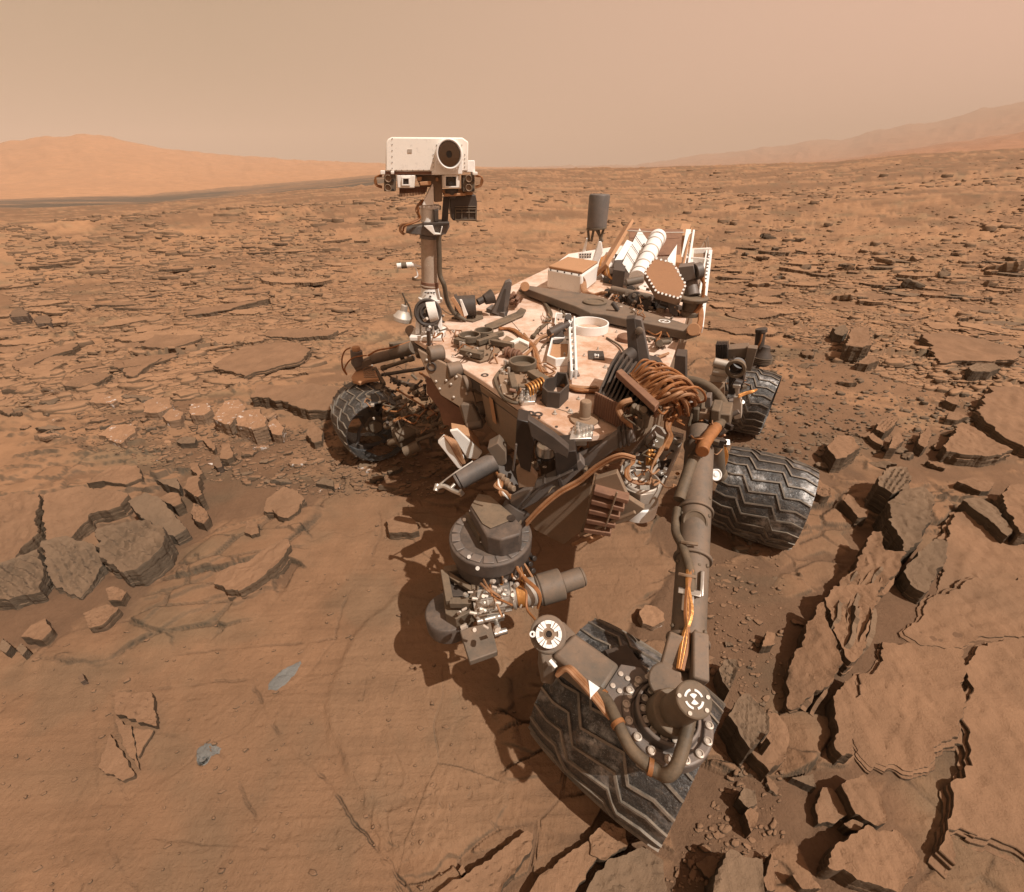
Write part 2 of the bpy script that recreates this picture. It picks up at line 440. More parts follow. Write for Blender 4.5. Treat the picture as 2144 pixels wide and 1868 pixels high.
CRACKS = [(np.array([P(x, y, 0)[:2] for x, y in q]), w, dp) for q, w, dp in (
    ([(90, 1376), (210, 1395), (400, 1365), (520, 1352), (640, 1345), (700, 1336)], .012, .012),
    ([(240, 1450), (330, 1440), (460, 1425), (530, 1420)], .016, .014),
    ([(525, 1420), (560, 1500), (600, 1560), (690, 1640), (740, 1720), (800, 1790), (850, 1850)], .012, .016),
    ([(335, 1530), (430, 1560), (490, 1600), (515, 1680), (540, 1720)], .010, .010),
    ([(190, 1460), (195, 1490), (200, 1640), (230, 1780), (290, 1868)], .007, .008),
    ([(115, 1868), (112, 1740), (180, 1640), (250, 1500)], .007, .007),
    ([(700, 1336), (720, 1260), (770, 1180), (800, 1110), (790, 1060)], .010, .012),
    ([(560, 1515), (620, 1440), (700, 1340)], .007, .007),
    ([(400, 1270), (540, 1225), (610, 1160)], .008, .01),
    ([(880, 1550), (960, 1510), (1010, 1490)], .006, .008),
    ([(815, 1480), (830, 1430), (860, 1400), (880, 1385)], .005, .006),
    ([(870, 1680), (920, 1655)], .006, .008), ([(760, 1470), (770, 1420)], .004, .006),
    ([(1310, 1180), (1400, 1230), (1440, 1300)], .006, .008), ([(1290, 1150), (1340, 1200), (1330, 1260)], .006, .007),
    ([(1180, 1190), (1250, 1290), (1220, 1370)], .006, .008))]
DRILL = P(427, 1590, 0)
SHEET = poly_world([(600 + a / 2.9386, 1300 + b / 2.9386) for a, b in ((250, 740), (330, 830), (400, 1000), (480, 1150), (560, 1290), (680, 1450), (780, 1465), (1010, 1440), (1230, 1300), (1310, 1150), (1390, 960), (1450, 840), (1390, 500), (1330, 150), (1150, -80), (700, -160), (420, 60), (230, 480))])

def terrain(x, y, want_attr=False):
    x = np.asarray(x, float); y = np.asarray(y, float)
    r = np.hypot(x, y)
    z = large_z(x, y)
    # gentle swells and hollows
    z = z + .030 * fbm(x / 2.2, y / 2.2, 3, 5) * sstep(r, .6, 3) + .30 * fbm(x / 19, y / 13, 3, 31) * sstep(r, 7, 30) + 1.5 * fbm(x / 90, y / 70, 3, 41) * sstep(r, 60, 160)
    # rocky knoll left of the far rear antenna
    k = P(1075, 392, 0); kx, ky = k[0] * .47, k[1] * .47
    gk = np.exp(-(((x - kx) / 2.6) ** 2 + ((y - ky) / 2.0) ** 2))
    z = z + .42 * gk
    smooth = np.zeros_like(x)
    near = r < 9
    sandy = np.zeros_like(x)
    if near.any():
        xn, yn = x[near], y[near]
        wob = .05 * fbm(xn / .25, yn / .25, 3, 77)
        smooth[near] = sstep(poly_sd(SMOOTH_BED, xn, yn) + wob, -.03, .10)
        s = np.zeros_like(xn)
        for q in SANDY: s = np.maximum(s, sstep(poly_sd(q, xn, yn) + wob * 1.6, -.10, .12))
        sandy[near] = s
    rough = (1 - smooth) * (1 - .75 * sandy)
    # strata run up to the right on the left side, across on the right
    a = math.radians(16); u = x * math.cos(a) + y * math.sin(a); v = -x * math.sin(a) + y * math.cos(a)
    wx = fbm(x / .8, y / .8, 3, 3); wy = fbm(x / .8, y / .8, 3, 9)
    wbx = fbm(x / 5, y / 5, 3, 13); wby = fbm(x / 5, y / 5, 3, 19)
    far_w = sstep(r, 5, 16)
    # plates at three sizes, each with its own height and tilt
    def plates(su, sv, seed, wa):
        f1, f2, cid, px, py = voronoi(u / su + wa * wx / su, v / sv + wa * wy / sv, seed)
        pu = (u / su - px); pv = (v / sv - py)
        tx = (_h(np.floor(cid * 9999), np.floor(cid * 777), seed) - .5)
        ty = (_h(np.floor(cid * 5555), np.floor(cid * 333), seed + 5) - .5)
        return f2 - f1, cid, tx * pu + ty * pv
    e1, c1, t1 = plates(.95, .42, 101, .22)
    e2, c2, t2 = plates(.36, .17, 202, .12)
    e0, c0, t0 = plates(4.6, 1.5, 303, .8)
    eb, cb, tb = plates(17., 5., 404, 2.5)
    rk = .085 * (c1 - .42) + .12 * t1 - .040 * (1 - sstep(e1, .015, .045))
    rk = rk + (.036 * (c2 - .5) + .06 * t2 - .020 * (1 - sstep(e2, .02, .07))) * (1 - .4 * far_w)
    rk = rk + far_w * (.07 * (c0 - .45) + .10 * t0 - .04 * (1 - sstep(e0, .01, .05))) * (1 + .8 * gk)
    rk = rk + sstep(r, 25, 60) * (.25 * (cb - .5) + .3 * tb - .15 * (1 - sstep(eb, 0, .08)))
    rk = rk * (1 - .55 * sstep(r, 2.2, 5))
    # outcropping beds: each bed dips away from the camera's side and ends in a small broken step
    v2 = y - .27 * x + np.where(x > .3, .50 * (x - .3) ** 2 / (np.abs(x - .3) + 1.5), 0)
    for lam_, am, r0, r1, r2, r3, sd in ((.20, .105, 2.2, 3.2, 6, 9, 11), (.46, .095, 4, 7, 13, 19, 23), (1.15, .050, 10, 15, 32, 45, 37), (3.0, .032, 28, 40, 80, 110, 53)):
        wgt = sstep(r, r0, r1) * (1 - sstep(r, r2, r3))
        m_ = wgt > 0
        if not m_.any(): continue
        xm, ym = x[m_], y[m_]
        w_ = (v2[m_] + lam_ * (1.3 * fbm(xm / (lam_ * 7), ym / (lam_ * 4), 3, sd) + .22 * fbm(xm / (lam_ * .6), ym / (lam_ * .6), 2, sd + 3))) / lam_
        i_ = np.floor(w_); f_ = w_ - i_
        jit_ = .75 + .75 * perlin(xm / (lam_ * 5) + .37 * i_, i_ * 2.1 + .5, sd + 7)
        on_ = sstep(perlin(xm / (lam_ * 2.6) + i_ * 7.7, i_ * 1.3 + .5, sd + 5), -.12, .06)
        rk[m_] += wgt[m_] * am * lam_ * jit_ * on_ * ((1 - f_) ** 1.4 - .35) * 2.1
    rk = rk * (.25 + .75 * sstep(fbm(x / 1.9, y / 1.5, 3, 61), -.38, .12)) + gk * .12 * fbm(x / .5, y / .4, 4, 66)
    # thin beds: terraces
    step = np.where(r < 6, .020, .020 + .0018 * (r - 6))
    tt = rk / step + .6 * fbm(x / .22, y / .16, 3, 88) + .35 * v / .12 * np.clip(1 - r / 14, .1, 1)
    fl = np.floor(tt); fr = tt - fl
    terr = (fl + sstep(fr, .90, 1.0) - tt) * step
    rk = rk + terr * .95
    # laminated bedrock polished flat under the camera: fine parallel ridges
    lam = np.zeros_like(x)
    fade = np.clip(1 - r / 6, 0, 1)
    fan = u * .25 + v + .10 * wbx
    lam = .0030 * (perlin(fan / .035, u / .9, 51) + .6 * perlin(fan / .014, u / .5, 52)) * sstep(perlin(x / .55, y / .55, 55), -.35, .15) * fade
    bed = .012 * fbm(x / .5, y / .5, 4, 71) + lam
    e3, c3, t3 = plates(.75, .55, 505, .25)
    bed = bed + smooth * (.010 * (c3 - .5) - .004 * (1 - sstep(e3, .0, .012)) * sstep(fbm(x / .35, y / .35, 2, 507), -.05, .25))
    bed = bed + fade * (.0022 * fbm(x / .02, y / .02, 2, 508) - .004 * sstep(perlin(x / .028, y / .028, 509), .52, .62) * sstep(perlin(x / .4, y / .4, 510), .0, .3))
    # flakes that have peeled off leave contour-like little steps
    tf_ = 7 * fbm(x / .75, y / .60, 4, 521) + 1.2 * fan / .30
    bed = bed + .0042 * fade * (np.floor(tf_) + sstep(tf_ - np.floor(tf_), .86, 1.0) - tf_) * sstep(perlin(x / .5, y / .5, 523), -.25, .15)
    # a broad pale sheet of bedrock lies a finger's breadth proud of the sand beside it
    sheet = np.zeros_like(x)
    if near.any(): sheet[near] = sstep(poly_sd(SHEET, xn, yn) + wob * .8, -.022, .022)
    bed = bed + .013 * sheet * (1 + .6 * fbm(x / .4, y / .4, 2, 531))
    zr = rk * rough + bed
    # wind-blown sand fills the lows
    lvl = -.012 + .040 * fbm(x / .9, y / .9, 3, 91) + .020 * sandy + far_w * (.10 * fbm(x / 6, y / 4, 3, 93) - .015) - .05 * smooth - .05 * gk
    lvl = lvl + .0025 * perlin(x / .06 + 2 * wx, y / .22, 95) * fade
    d = zr - lvl
    kk = .006 + .010 * far_w
    zz = np.where(d > kk, zr, np.where(d < -kk, lvl, lvl + (d + kk) ** 2 / (4 * kk)))
    sand = 1 - sstep(d, -kk, kk * 1.5)
    if near.any():
        zc = zz[near]; sc = sand[near]
        jx = .012 * fbm(xn / .07, yn / .07, 3, 15); jy = .012 * fbm(xn / .07, yn / .07, 3, 16)
        brk = sstep(fbm(xn / .16, yn / .16, 2, 18), -.12, .10)
        for q, w, dp in CRACKS:
            dd = line_d(q, xn + jx, yn + jy)
            g = (1 - sstep(dd, w * .10, w * .5)) * (.25 + .75 * brk)
            zc = zc - dp * .7 * g; sc = np.maximum(sc, .35 * g)
        dh = np.hypot(xn - DRILL[0], yn - DRILL[1])
        zc = zc - .05 * (1 - sstep(dh, .014, .022))
        zz[near] = zc; sand[near] = sc
    zz = zz + z
    if not want_attr: return zz
    # dark basaltic sand on the valley floor to the left
    dk = sstep(r, 120, 170) * (1 - sstep(r, 330, 420)) * (1 - sstep(np.arctan2(x, y), azim(820), azim(1000))) * sstep(fbm(x / 70, y / 22, 4, 7), -.30, .12)
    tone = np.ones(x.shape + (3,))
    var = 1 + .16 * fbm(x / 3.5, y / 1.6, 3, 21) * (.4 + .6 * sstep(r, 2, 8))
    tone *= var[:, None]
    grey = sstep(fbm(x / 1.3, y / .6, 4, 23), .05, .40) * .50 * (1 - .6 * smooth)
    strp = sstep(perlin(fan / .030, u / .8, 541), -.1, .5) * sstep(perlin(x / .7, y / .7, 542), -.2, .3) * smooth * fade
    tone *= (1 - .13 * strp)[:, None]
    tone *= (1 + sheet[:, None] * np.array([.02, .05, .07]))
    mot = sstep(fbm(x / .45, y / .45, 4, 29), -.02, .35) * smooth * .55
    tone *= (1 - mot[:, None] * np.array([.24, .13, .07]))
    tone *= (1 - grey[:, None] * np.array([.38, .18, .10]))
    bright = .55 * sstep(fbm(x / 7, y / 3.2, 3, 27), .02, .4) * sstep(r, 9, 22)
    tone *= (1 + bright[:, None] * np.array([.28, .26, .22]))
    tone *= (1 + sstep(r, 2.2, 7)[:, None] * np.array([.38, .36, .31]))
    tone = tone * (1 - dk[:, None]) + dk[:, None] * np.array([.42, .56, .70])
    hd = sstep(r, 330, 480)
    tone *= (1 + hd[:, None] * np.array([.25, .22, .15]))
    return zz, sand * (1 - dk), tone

# one sheet, finer where the camera stands
_A = np.concatenate([np.radians(np.linspace(-180, -82, 26)[:-1]), np.radians(np.linspace(-82, 82, 860)), np.radians(np.linspace(82, 180, 26)[1:])])
_dep = np.radians(np.concatenate([np.linspace(89.5, 84, 6)[:-1], np.linspace(84, 2.6, 700)]))
_rr = CAM_H / np.tan(_dep)
_rr = np.concatenate([_rr, np.geomspace(_rr[-1] * 1.018, 3600, 190)])
_na, _nr = len(_A), len(_rr)
gx = (_rr[:, None] * np.sin(_A)[None, :]).ravel(); gy = (_rr[:, None] * np.cos(_A)[None, :]).ravel()
gz, gs, gt = terrain(gx, gy, True)
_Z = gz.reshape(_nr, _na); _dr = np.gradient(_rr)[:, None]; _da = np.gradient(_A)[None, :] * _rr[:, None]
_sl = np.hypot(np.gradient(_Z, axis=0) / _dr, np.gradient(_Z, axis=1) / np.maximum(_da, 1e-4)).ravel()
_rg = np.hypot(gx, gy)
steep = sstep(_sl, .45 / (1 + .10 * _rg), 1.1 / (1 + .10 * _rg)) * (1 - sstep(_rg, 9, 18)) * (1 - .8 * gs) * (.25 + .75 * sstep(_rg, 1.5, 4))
gt = gt * (1 - steep[:, None] * np.array([.50, .42, .34]))  # ledge faces: bare grey rock, with shade also put into the colour
co = np.stack([gx, gy, gz], 1).astype(np.float32)
idx = np.arange(_na * _nr).reshape(_nr, _na)
quads = np.stack([idx[:-1, :-1], idx[:-1, 1:], idx[1:, 1:], idx[1:, :-1]], -1).reshape(-1, 4)[:, ::-1]
gm = bpy.data.meshes.new("ground")
gm.vertices.add(len(co)); gm.vertices.foreach_set('co', co.ravel())
gm.loops.add(quads.size); gm.loops.foreach_set('vertex_index', quads.ravel().astype(np.int32))
gm.polygons.add(len(quads)); gm.polygons.foreach_set('loop_start', np.arange(0, quads.size, 4, dtype=np.int32))
gm.polygons.foreach_set('use_smooth', np.ones(len(quads), bool))
gm.update(calc_edges=True)
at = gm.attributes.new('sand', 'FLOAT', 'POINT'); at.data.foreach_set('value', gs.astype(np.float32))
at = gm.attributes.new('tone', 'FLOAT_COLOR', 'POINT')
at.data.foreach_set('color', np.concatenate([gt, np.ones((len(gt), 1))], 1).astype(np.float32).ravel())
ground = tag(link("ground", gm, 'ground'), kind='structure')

# ---------------------------------------------------------------- far hills
def far_hill(name, mat, knots, r0, r1, r2, amp, seed, xr, gully=0.0, base=_c420):
    n_a, n_r = 420, 70
    az = np.linspace(azim(xr[0]), azim(xr[1]), n_a)
    ka = np.array([azim(k[0]) for k in knots]); ke = np.array([tan_el(*k) for k in knots])
    rs = np.concatenate([np.linspace(r0, r1, 48), np.linspace(r1, r2, 23)[1:]])
    A, Rr = np.meshgrid(az, rs)
    top = CAM_H + np.interp(A, ka, ke) * r1
    foot = large_z(Rr * np.sin(A), Rr * np.cos(A)) - r0 * .002
    t = np.clip((Rr - r0) / (r1 - r0), 0, 1)
    back = np.clip((Rr - r1) / (r2 - r1), 0, 1)
    x, y = Rr * np.sin(A), Rr * np.cos(A)
    prof = t ** 1.25 * (1 - .75 * back ** 1.3)
    z = foot + (top - foot) * prof
    k = r1
    z += amp * (fbm(x / (k * .09), y / (k * .09), 5, seed) * t * (1 - t * .75) + .35 * fbm(x / (k * .02), y / (k * .02), 4, seed + 9) * t * (1.1 - t * .6))
    if gully: z += gully * (np.abs(fbm(A * 26, Rr / (k * .35), 4, seed + 4)) - .2) * t * (1 - .65 * t)
    vs_ = np.stack([x.ravel(), y.ravel(), z.ravel()], 1)
    ii = np.arange(x.size).reshape(x.shape)
    q = np.stack([ii[:-1, :-1], ii[1:, :-1], ii[1:, 1:], ii[:-1, 1:]], -1).reshape(-1, 4)[:, ::-1]
    me = mesh(name, vs_, q.tolist(), 80)
    return tag(link(name, me, mat), kind='structure')
far_hill("hill", 'hill', [(-900, 360), (-300, 335), (0, 304), (92, 288), (200, 282.5), (260, 289), (350, 309), (450, 321), (620, 334), (760, 340), (900, 347), (1080, 352), (1250, 356), (1400, 362)],
         400, 760, 1150, 9.0, 301, (-1400, 1400), gully=7.0)
far_hill("crater_rim", 'rim', [(1000, 352), (1330, 345), (1460, 326), (1620, 305), (1680, 296), (1759, 291), (1816, 274), (1872, 261), (1926, 256), (1975, 241), (2059, 220), (2144, 200), (2500, 170), (3800, 160)],
         900, 2300, 3200, 34.0, 401, (960, 3700), gully=36.0)
far_hill("brown_ridge", 'rim', [(1500, 352), (1650, 345), (1760, 334), (1900, 311), (2000, 296), (2144, 272), (2500, 250), (3800, 240)],
         260, 820, 1200, 8.0, 501, (1480, 3700), gully=6.0)

# ================================================================== ROCKS
from mathutils.geometry import delaunay_2d_cdt
def outline_resample(poly, n, jag, seed):
    "closed outline in metres: n points, corners kept, edges broken at several sizes"
    p = np.vstack([poly, poly[:1]])
    seg = np.hypot(*np.diff(p, axis=0).T); cum = np.concatenate([[0], np.cumsum(seg)])
    t = np.linspace(0, cum[-1], n, endpoint=False)
    x = np.interp(t, cum, p[:, 0]); y = np.interp(t, cum, p[:, 1])
    nx = -(np.roll(y, -1) - np.roll(y, 1)) * -1; ny = -(np.roll(x, -1) - np.roll(x, 1))
    l = np.hypot(nx, ny) + 1e-9
    L = cum[-1]
    o = jag * L * (.010 * perlin(t / (L * .07) + seed * 7.1, t * 0 + .5, seed) + .006 * perlin(t / (L * .023) + 3.3, t * 0 + .5, seed + 1) + .0035 * perlin(t / (L * .009), t * 0 + .5, seed + 2))
    return x + nx / l * o, y + ny / l * o
def slab_mesh(name, poly, h, seed, layers=5, tilt=(0, 0), jag=1.0, under=.35, terr=0.0, rough=.012, ground_fit=True):
    """a bedded block from a ground outline (metres, around its own origin): stacked beds with uneven, in places
    undercut edges; tilt lifts it by so many metres per metre in x and y; terr makes bed edges show on its top"""
    per = float(np.hypot(*np.diff(np.vstack([poly, poly[:1]]), axis=0).T).sum())
    n = int(np.clip(per / .011, 44, 190))
    x, y = outline_resample(poly, n, jag, seed)
    cx, cy = x.mean(), y.mean()
    ang = np.arange(n) / n * 2 * np.pi
    size = math.sqrt(max(1e-6, abs(0.5 * np.sum(x * np.roll(y, -1) - y * np.roll(x, -1)))))
    rings, zs = [], []
    def ring(scale_m, z):
        d = np.hypot(x - cx, y - cy) + 1e-9
        k = 1 + np.clip(scale_m, -d * .5, d * .5) / d
        rings.append((cx + (x - cx) * k, cy + (y - cy) * k)); zs.append(z)
    th = h / layers
    rg = np.random.default_rng(seed + 500)
    for k in range(layers + 1):
        z0 = -.06 - .25 * h if k == 0 else (k - 1) / layers * h + (rg.random() - .5) * th * .3
        z1 = (k / layers) * h
        off = size * (.035 * (1 - k / max(1, layers)) * (1 - under) + .030 * under * (rg.random() - .80)) if k < layers else 0.0
        var = size * .018 * (perlin(ang * 2.3 + k * 5.3, ang * 0 + k * 2.2, seed + k) + .6 * perlin(ang * 9 + k, ang * 0 + k, seed + 40 + k))
        if k == layers: var = var * 0
        ring(off + var, z0); ring(off + var, z1 - th * .12 if k < layers else z1 - th * .18)
        if k < layers: ring(off + var - size * .004, z1)
    ring(-size * .006, h)
    nb = len(rings)
    tx, ty = rings[-1]
    # the top: the outline plus an uneven grid inside it, triangulated
    sp = max(size / (36 if size > .25 else 22), .008)
    gx_, gy_ = np.meshgrid(np.arange(tx.min(), tx.max(), sp), np.arange(ty.min(), ty.max(), sp))
    gx_ = (gx_ + (rg.random(gx_.shape) - .5) * sp * .6).ravel(); gy_ = (gy_ + (rg.random(gy_.shape) - .5) * sp * .6).ravel()
    ins = poly_sd(np.stack([tx, ty], 1), gx_, gy_) > sp * .45
    pts = [Vector((a_, b_)) for a_, b_ in zip(np.concatenate([tx, gx_[ins]]), np.concatenate([ty, gy_[ins]]))]
    res = delaunay_2d_cdt(pts, [(i, (i + 1) % n) for i in range(n)], [], 1, 1e-6)
    tv = np.array([(q[0], q[1]) for q in res[0]]); tf = res[2]
    V = [np.stack([rx, ry, np.full(n, z)], 1) for (rx, ry), z in zip(rings, zs)]
    V = np.concatenate(V + [np.column_stack([tv, np.full(len(tv), h)])])
    topm = np.zeros(len(V)); topm[nb * n:] = 1
    relief = rough * (fbm(V[:, 0] / .16 + seed, V[:, 1] / .16, 3, seed) + .5 * fbm(V[:, 0] / .035, V[:, 1] / .035, 2, seed + 3))
    cov = np.cov(np.stack([x, y])); ax_ = np.linalg.eigh(cov)[1][:, 0]                      # flakes break along the rock's length
    fk = 2.4 * fbm(V[:, 0] / (size * .6) + seed, V[:, 1] / (size * .6), 3, seed + 6, .45) + 3.2 * (V[:, 0] * ax_[0] + V[:, 1] * ax_[1]) / size
    relief = relief + (.0065 if size > .25 else .020 * size) * (np.floor(fk) + sstep(fk - np.floor(fk), .86, 1) - fk)
    relief = relief + (.022 * size if size > .35 else 0) * fbm(V[:, 0] / (size * .45) + 3.1, V[:, 1] / (size * .45), 2, seed + 12)
    if terr:
        q = (V[:, 0] * ax_[0] + V[:, 1] * ax_[1]) / (size * .13) + .5 * fbm(V[:, 0] / (size * .5), V[:, 1] / (size * .5), 2, seed + 8)
        fl = np.floor(q); relief = relief + terr * .7 * (fl + sstep(q - fl, .62, 1) - q)
    dist = np.zeros(len(V)); dist[nb * n:] = np.clip(poly_sd(np.stack([tx, ty], 1), V[nb * n:, 0], V[nb * n:, 1]) / (size * .08), 0, 1)
    V[:, 2] += relief * topm * dist + np.clip(V[:, 2] / h, 0, 1.2) * (tilt[0] * (V[:, 0] - cx) + tilt[1] * (V[:, 1] - cy))
    F = []
    for k in range(nb - 1):
        b = k * n
        for i in range(n):
            j = (i + 1) % n
            F.append((b + i, b + j, b + n + j, b + n + i))
    o_ = nb * n
    for f in tf:
        f = list(f)
        p0, p1, p2 = (tv[i] for i in f[:3])
        if (p1[0] - p0[0]) * (p2[1] - p0[1]) - (p1[1] - p0[1]) * (p2[0] - p0[0]) < 0: f = f[::-1]
        F.append(tuple(o_ + i for i in f))
    me = mesh(name, V, F)
    bm = bmesh.new(); bm.from_mesh(me)
    bmesh.ops.remove_doubles(bm, verts=bm.verts, dist=1e-5)
    bm.to_mesh(me); bm.free()
    me.polygons.foreach_set('use_smooth', [True] * len(me.polygons))
    me.set_sharp_from_angle(angle=math.radians(34))
    return me

def to_px(poly, x0, y0, s):
    return [(x0 + a / s, y0 + b / s) for a, b in poly]
def put_slab(name, pix, h, label, cat='rock', mat='rock', group=None, **kw):
    zt = max(h * .8, 0)
    w = poly_world(pix, 0.0)
    if h > .05: w = np.array([P(x, y, h * .75)[:2] for x, y in pix])     # the outline is that of the rock's upper edge
    c = w.mean(0)
    area = 0.5 * np.sum(w[:, 0] * np.roll(w[:, 1], -1) - w[:, 1] * np.roll(w[:, 0], -1))
    if area < 0: w = w[::-1]
    far = math.hypot(*c)
    z = float(np.median(terrain(w[:, 0], w[:, 1])))
    seed = int(abs(c[0] * 1000) + abs(c[1] * 777)) % 9000 + 1
    kw.setdefault('layers', int(np.clip(round(h / .022), 2, 9)))
    me = slab_mesh(name, w - c, h, seed, **kw)
    o = link(name, me, mat, loc=(c[0], c[1], z))
    return tag(o, label, cat, group)
ZL = (0, 700, 2.9386); ZR = (1600, 650, 2.987); ZB = (1500, 1250, 2.899); ZM = (600, 1300, 2.9386); ZV = (0, 1200, 2.683)
def S(z, poly): return to_px(poly, *z)
put_slab('layered_rock', S(ZL, [(590, 1200), (700, 1185), (840, 1180), (960, 1190), (1030, 1240), (1045, 1300), (1030, 1370), (960, 1430), (860, 1480), (770, 1510), (700, 1450), (640, 1380), (620, 1300)]),
         .13, "thick grey-brown slab, wavy weathered layers across its whole top, beside the smooth grey block", mat='rock_grey', terr=.030, under=.6, tilt=(.15, .1))
put_slab('rock_block', S(ZL, [(820, 1080), (930, 1030), (1020, 1050), (1080, 1120), (1140, 1190), (1060, 1240), (1000, 1220), (880, 1150)]),
         .14, "smooth grey block leaning against the wavy layered slab", mat='rock_grey', tilt=(-.1, .2), under=.5)
put_slab('rock_block', S(ZL, [(985, 1020), (1050, 985), (1105, 990), (1130, 1050), (1080, 1070), (1010, 1040)]), .09, "small squarish tan block just behind the smooth grey block", under=.4)
put_slab('rock_block', S(ZL, [(960, 910), (1090, 900), (1110, 940), (1110, 970), (1030, 940)]), .07, "grey wedge-shaped stone half sunk in sand behind the squarish tan block", mat='rock_grey')
put_slab('rock_block', S(ZL, [(1160, 880), (1240, 870), (1230, 940), (1265, 1020), (1240, 1045), (1180, 1000), (1135, 960)]), .10, "knobbly upright stone with a waist standing beside the squarish tan block", tilt=(.1, -.1))
put_slab('rock_block', S(ZL, [(1170, 800), (1215, 795), (1250, 860), (1225, 875), (1180, 840)]), .06, "small rounded stone behind the knobbly upright stone")
put_slab('flat_rock', S(ZL, [(-80, 1020), (120, 990), (250, 1000), (240, 1080), (235, 1250), (130, 1330), (60, 1400), (-80, 1420)]), .12,
         "tan outcrop slab on the far side of the wide dark crack", cat='flat rock', terr=.018, tilt=(.05, .1))
put_slab('flat_rock', S(ZL, [(290, 1010), (480, 960), (800, 990), (740, 1060), (560, 1110), (450, 1220), (330, 1300), (275, 1240), (265, 1090)]), .11,
         "broad tan outcrop slab on the near side of the wide dark crack", cat='flat rock', tilt=(-.05, .1), terr=.012)
put_slab('flat_rock', S(ZL, [(300, 1320), (450, 1280), (600, 1330), (640, 1420), (580, 1500), (480, 1600), (330, 1560), (300, 1480)]), .08,
         "grey finely layered outcrop slab sloping into sand below the wide dark crack", cat='flat rock', mat='rock_grey', terr=.026, tilt=(-.1, .15))
put_slab('flat_rock', S(ZL, [(-90, 1440), (60, 1420), (250, 1360), (290, 1480), (260, 1600), (60, 1640), (-90, 1640)]), .09,
         "jagged grey outcrop slab of many thin ledges at the foot of the wide dark crack", cat='flat rock', mat='rock_grey', terr=.034, tilt=(0, .1))
put_slab('rock_flake', S(ZL, [(1620, 1110), (1650, 1040), (1760, 975), (1840, 990), (1880, 1030), (1840, 1080), (1750, 1110)]), .055, "raised tan flake with a curved split, upper of the stacked pair beyond the dark-edged slab", tilt=(-.1, .2))
put_slab('rock_flake', S(ZL, [(1690, 1130), (1780, 1095), (1870, 1090), (1850, 1140), (1790, 1185), (1730, 1170)]), .045, "tan flake lying under the raised flake with the curved split")
put_slab('flat_rock', S(ZL, [(1420, 1600), (1330, 1560), (1340, 1480), (1540, 1420), (1640, 1350), (1740, 1290), (1790, 1290), (1805, 1330), (1760, 1400), (1680, 1480), (1580, 1560), (1480, 1610)]), .06,
         "long thin slab with a thick dark shadow along its curved right edge", cat='flat rock', under=.9, tilt=(.03, 0))
put_slab('flat_rock', S(ZL, [(1540, 410), (1600, 330), (1740, 340), (1960, 320), (2100, 350), (2100, 480), (1900, 490), (1800, 450), (1680, 420)]), .11,
         "tan slab overhanging a dark hollow beside the hollow front wheel", cat='flat rock', under=.9)
put_slab('rock_block', S(ZL, [(1310, 540), (1390, 430), (1480, 420), (1520, 470), (1460, 540), (1420, 580)]), .12, "pale veined block split by a grey joint, larger end of the white-veined row", mat='rock_vein')
put_slab('rock_block', S(ZL, [(1470, 500), (1600, 480), (1640, 540), (1640, 590), (1560, 610), (1460, 580)]), .13, "pale banded block next to the split veined block in the white-veined row", mat='rock_vein', under=.3)
put_slab('rock_block', S(ZL, [(1650, 560), (1700, 530), (1750, 590), (1740, 640), (1680, 630)]), .08, "brown knob between the banded block and the white chips", mat='rock_vein')
put_slab('rock_block', S(ZL, [(1170, 500), (1190, 450), (1290, 450), (1315, 490), (1260, 525), (1190, 520)]), .08, "angular block with white crust beside the split veined block", mat='rock_vein')
put_slab('rock_block', S(ZL, [(900, 500), (900, 440), (970, 405), (1050, 420), (1070, 470), (980, 510)]), .08, "whitish crusted rock at the far end of the white-veined row", mat='rock_vein')
put_slab('rock_block', S(ZL, [(1010, 530), (1060, 480), (1140, 500), (1120, 550), (1050, 560)]), .06, "small white-speckled fragment in the white-veined row", mat='rock_vein')
put_slab('rock_flake', S(ZL, [(1890, 640), (1920, 550), (1990, 620), (1990, 680), (1940, 690)]), .06, "tan triangular flake past the white chips near the hollow front wheel")
put_slab('rock_flake', S(ZL, [(560, 440), (600, 380), (680, 400), (740, 430), (700, 455), (620, 450)]), .05, "tan flake with a pale rim lying beyond the broken ledge rubble", mat='rock_vein')
put_slab('flat_rock', S(ZL, [(770, 260), (760, 170), (870, 130), (1000, 150), (880, 220), (830, 265)]), .06, "pointed tan slab with a shadowed right edge beyond the white-veined row", cat='flat rock')
put_slab('flat_rock', S(ZL, [(1300, 200), (1450, 110), (1620, 60), (1850, 60), (1910, 100), (1830, 180), (1600, 230), (1500, 270)]), .07, "very wide flat tan slab between the white-veined row and the camera mast", cat='flat rock', under=.7)
put_slab('flat_rock', S(ZL, [(860, 70), (950, 0), (1230, 0), (1230, 25), (1130, 60), (1030, 85)]), .06, "long narrow tan slab with a dark lower lip behind the very wide flat slab", cat='flat rock', under=.8)
put_slab('flat_rock', S(ZL, [(50, 160), (250, 80), (460, 25), (440, 70), (290, 110), (200, 150), (190, 185), (80, 185)]), .06, "long ragged ledge slab with a dark lower lip far out on the outcrop", cat='flat rock', under=.8)
put_slab('flat_rock', S(ZL, [(380, 320), (480, 260), (620, 235), (690, 250), (600, 300), (480, 330)]), .06, "tan slab with thin dark beds on its right end beyond the ledge rubble", cat='flat rock', terr=.012)
put_slab('rock_flake', S(ZL, [(550, 935), (700, 830), (860, 830), (890, 910), (790, 945), (660, 930)]), .045, "smooth tan flake with straight sides lying on the sand behind the grey wedge stone")
put_slab('rock_block', S(ZL, [(1355, 770), (1368, 680), (1412, 678), (1440, 760), (1400, 780)]), .07, "upright brown brick-shaped stone among the gravel")
put_slab('rock_block', S(ZL, [(1325, 830), (1340, 780), (1370, 785), (1380, 840), (1350, 850)]), .05, "small blue-grey pebble beside the brick-shaped stone", mat='rock_dark')
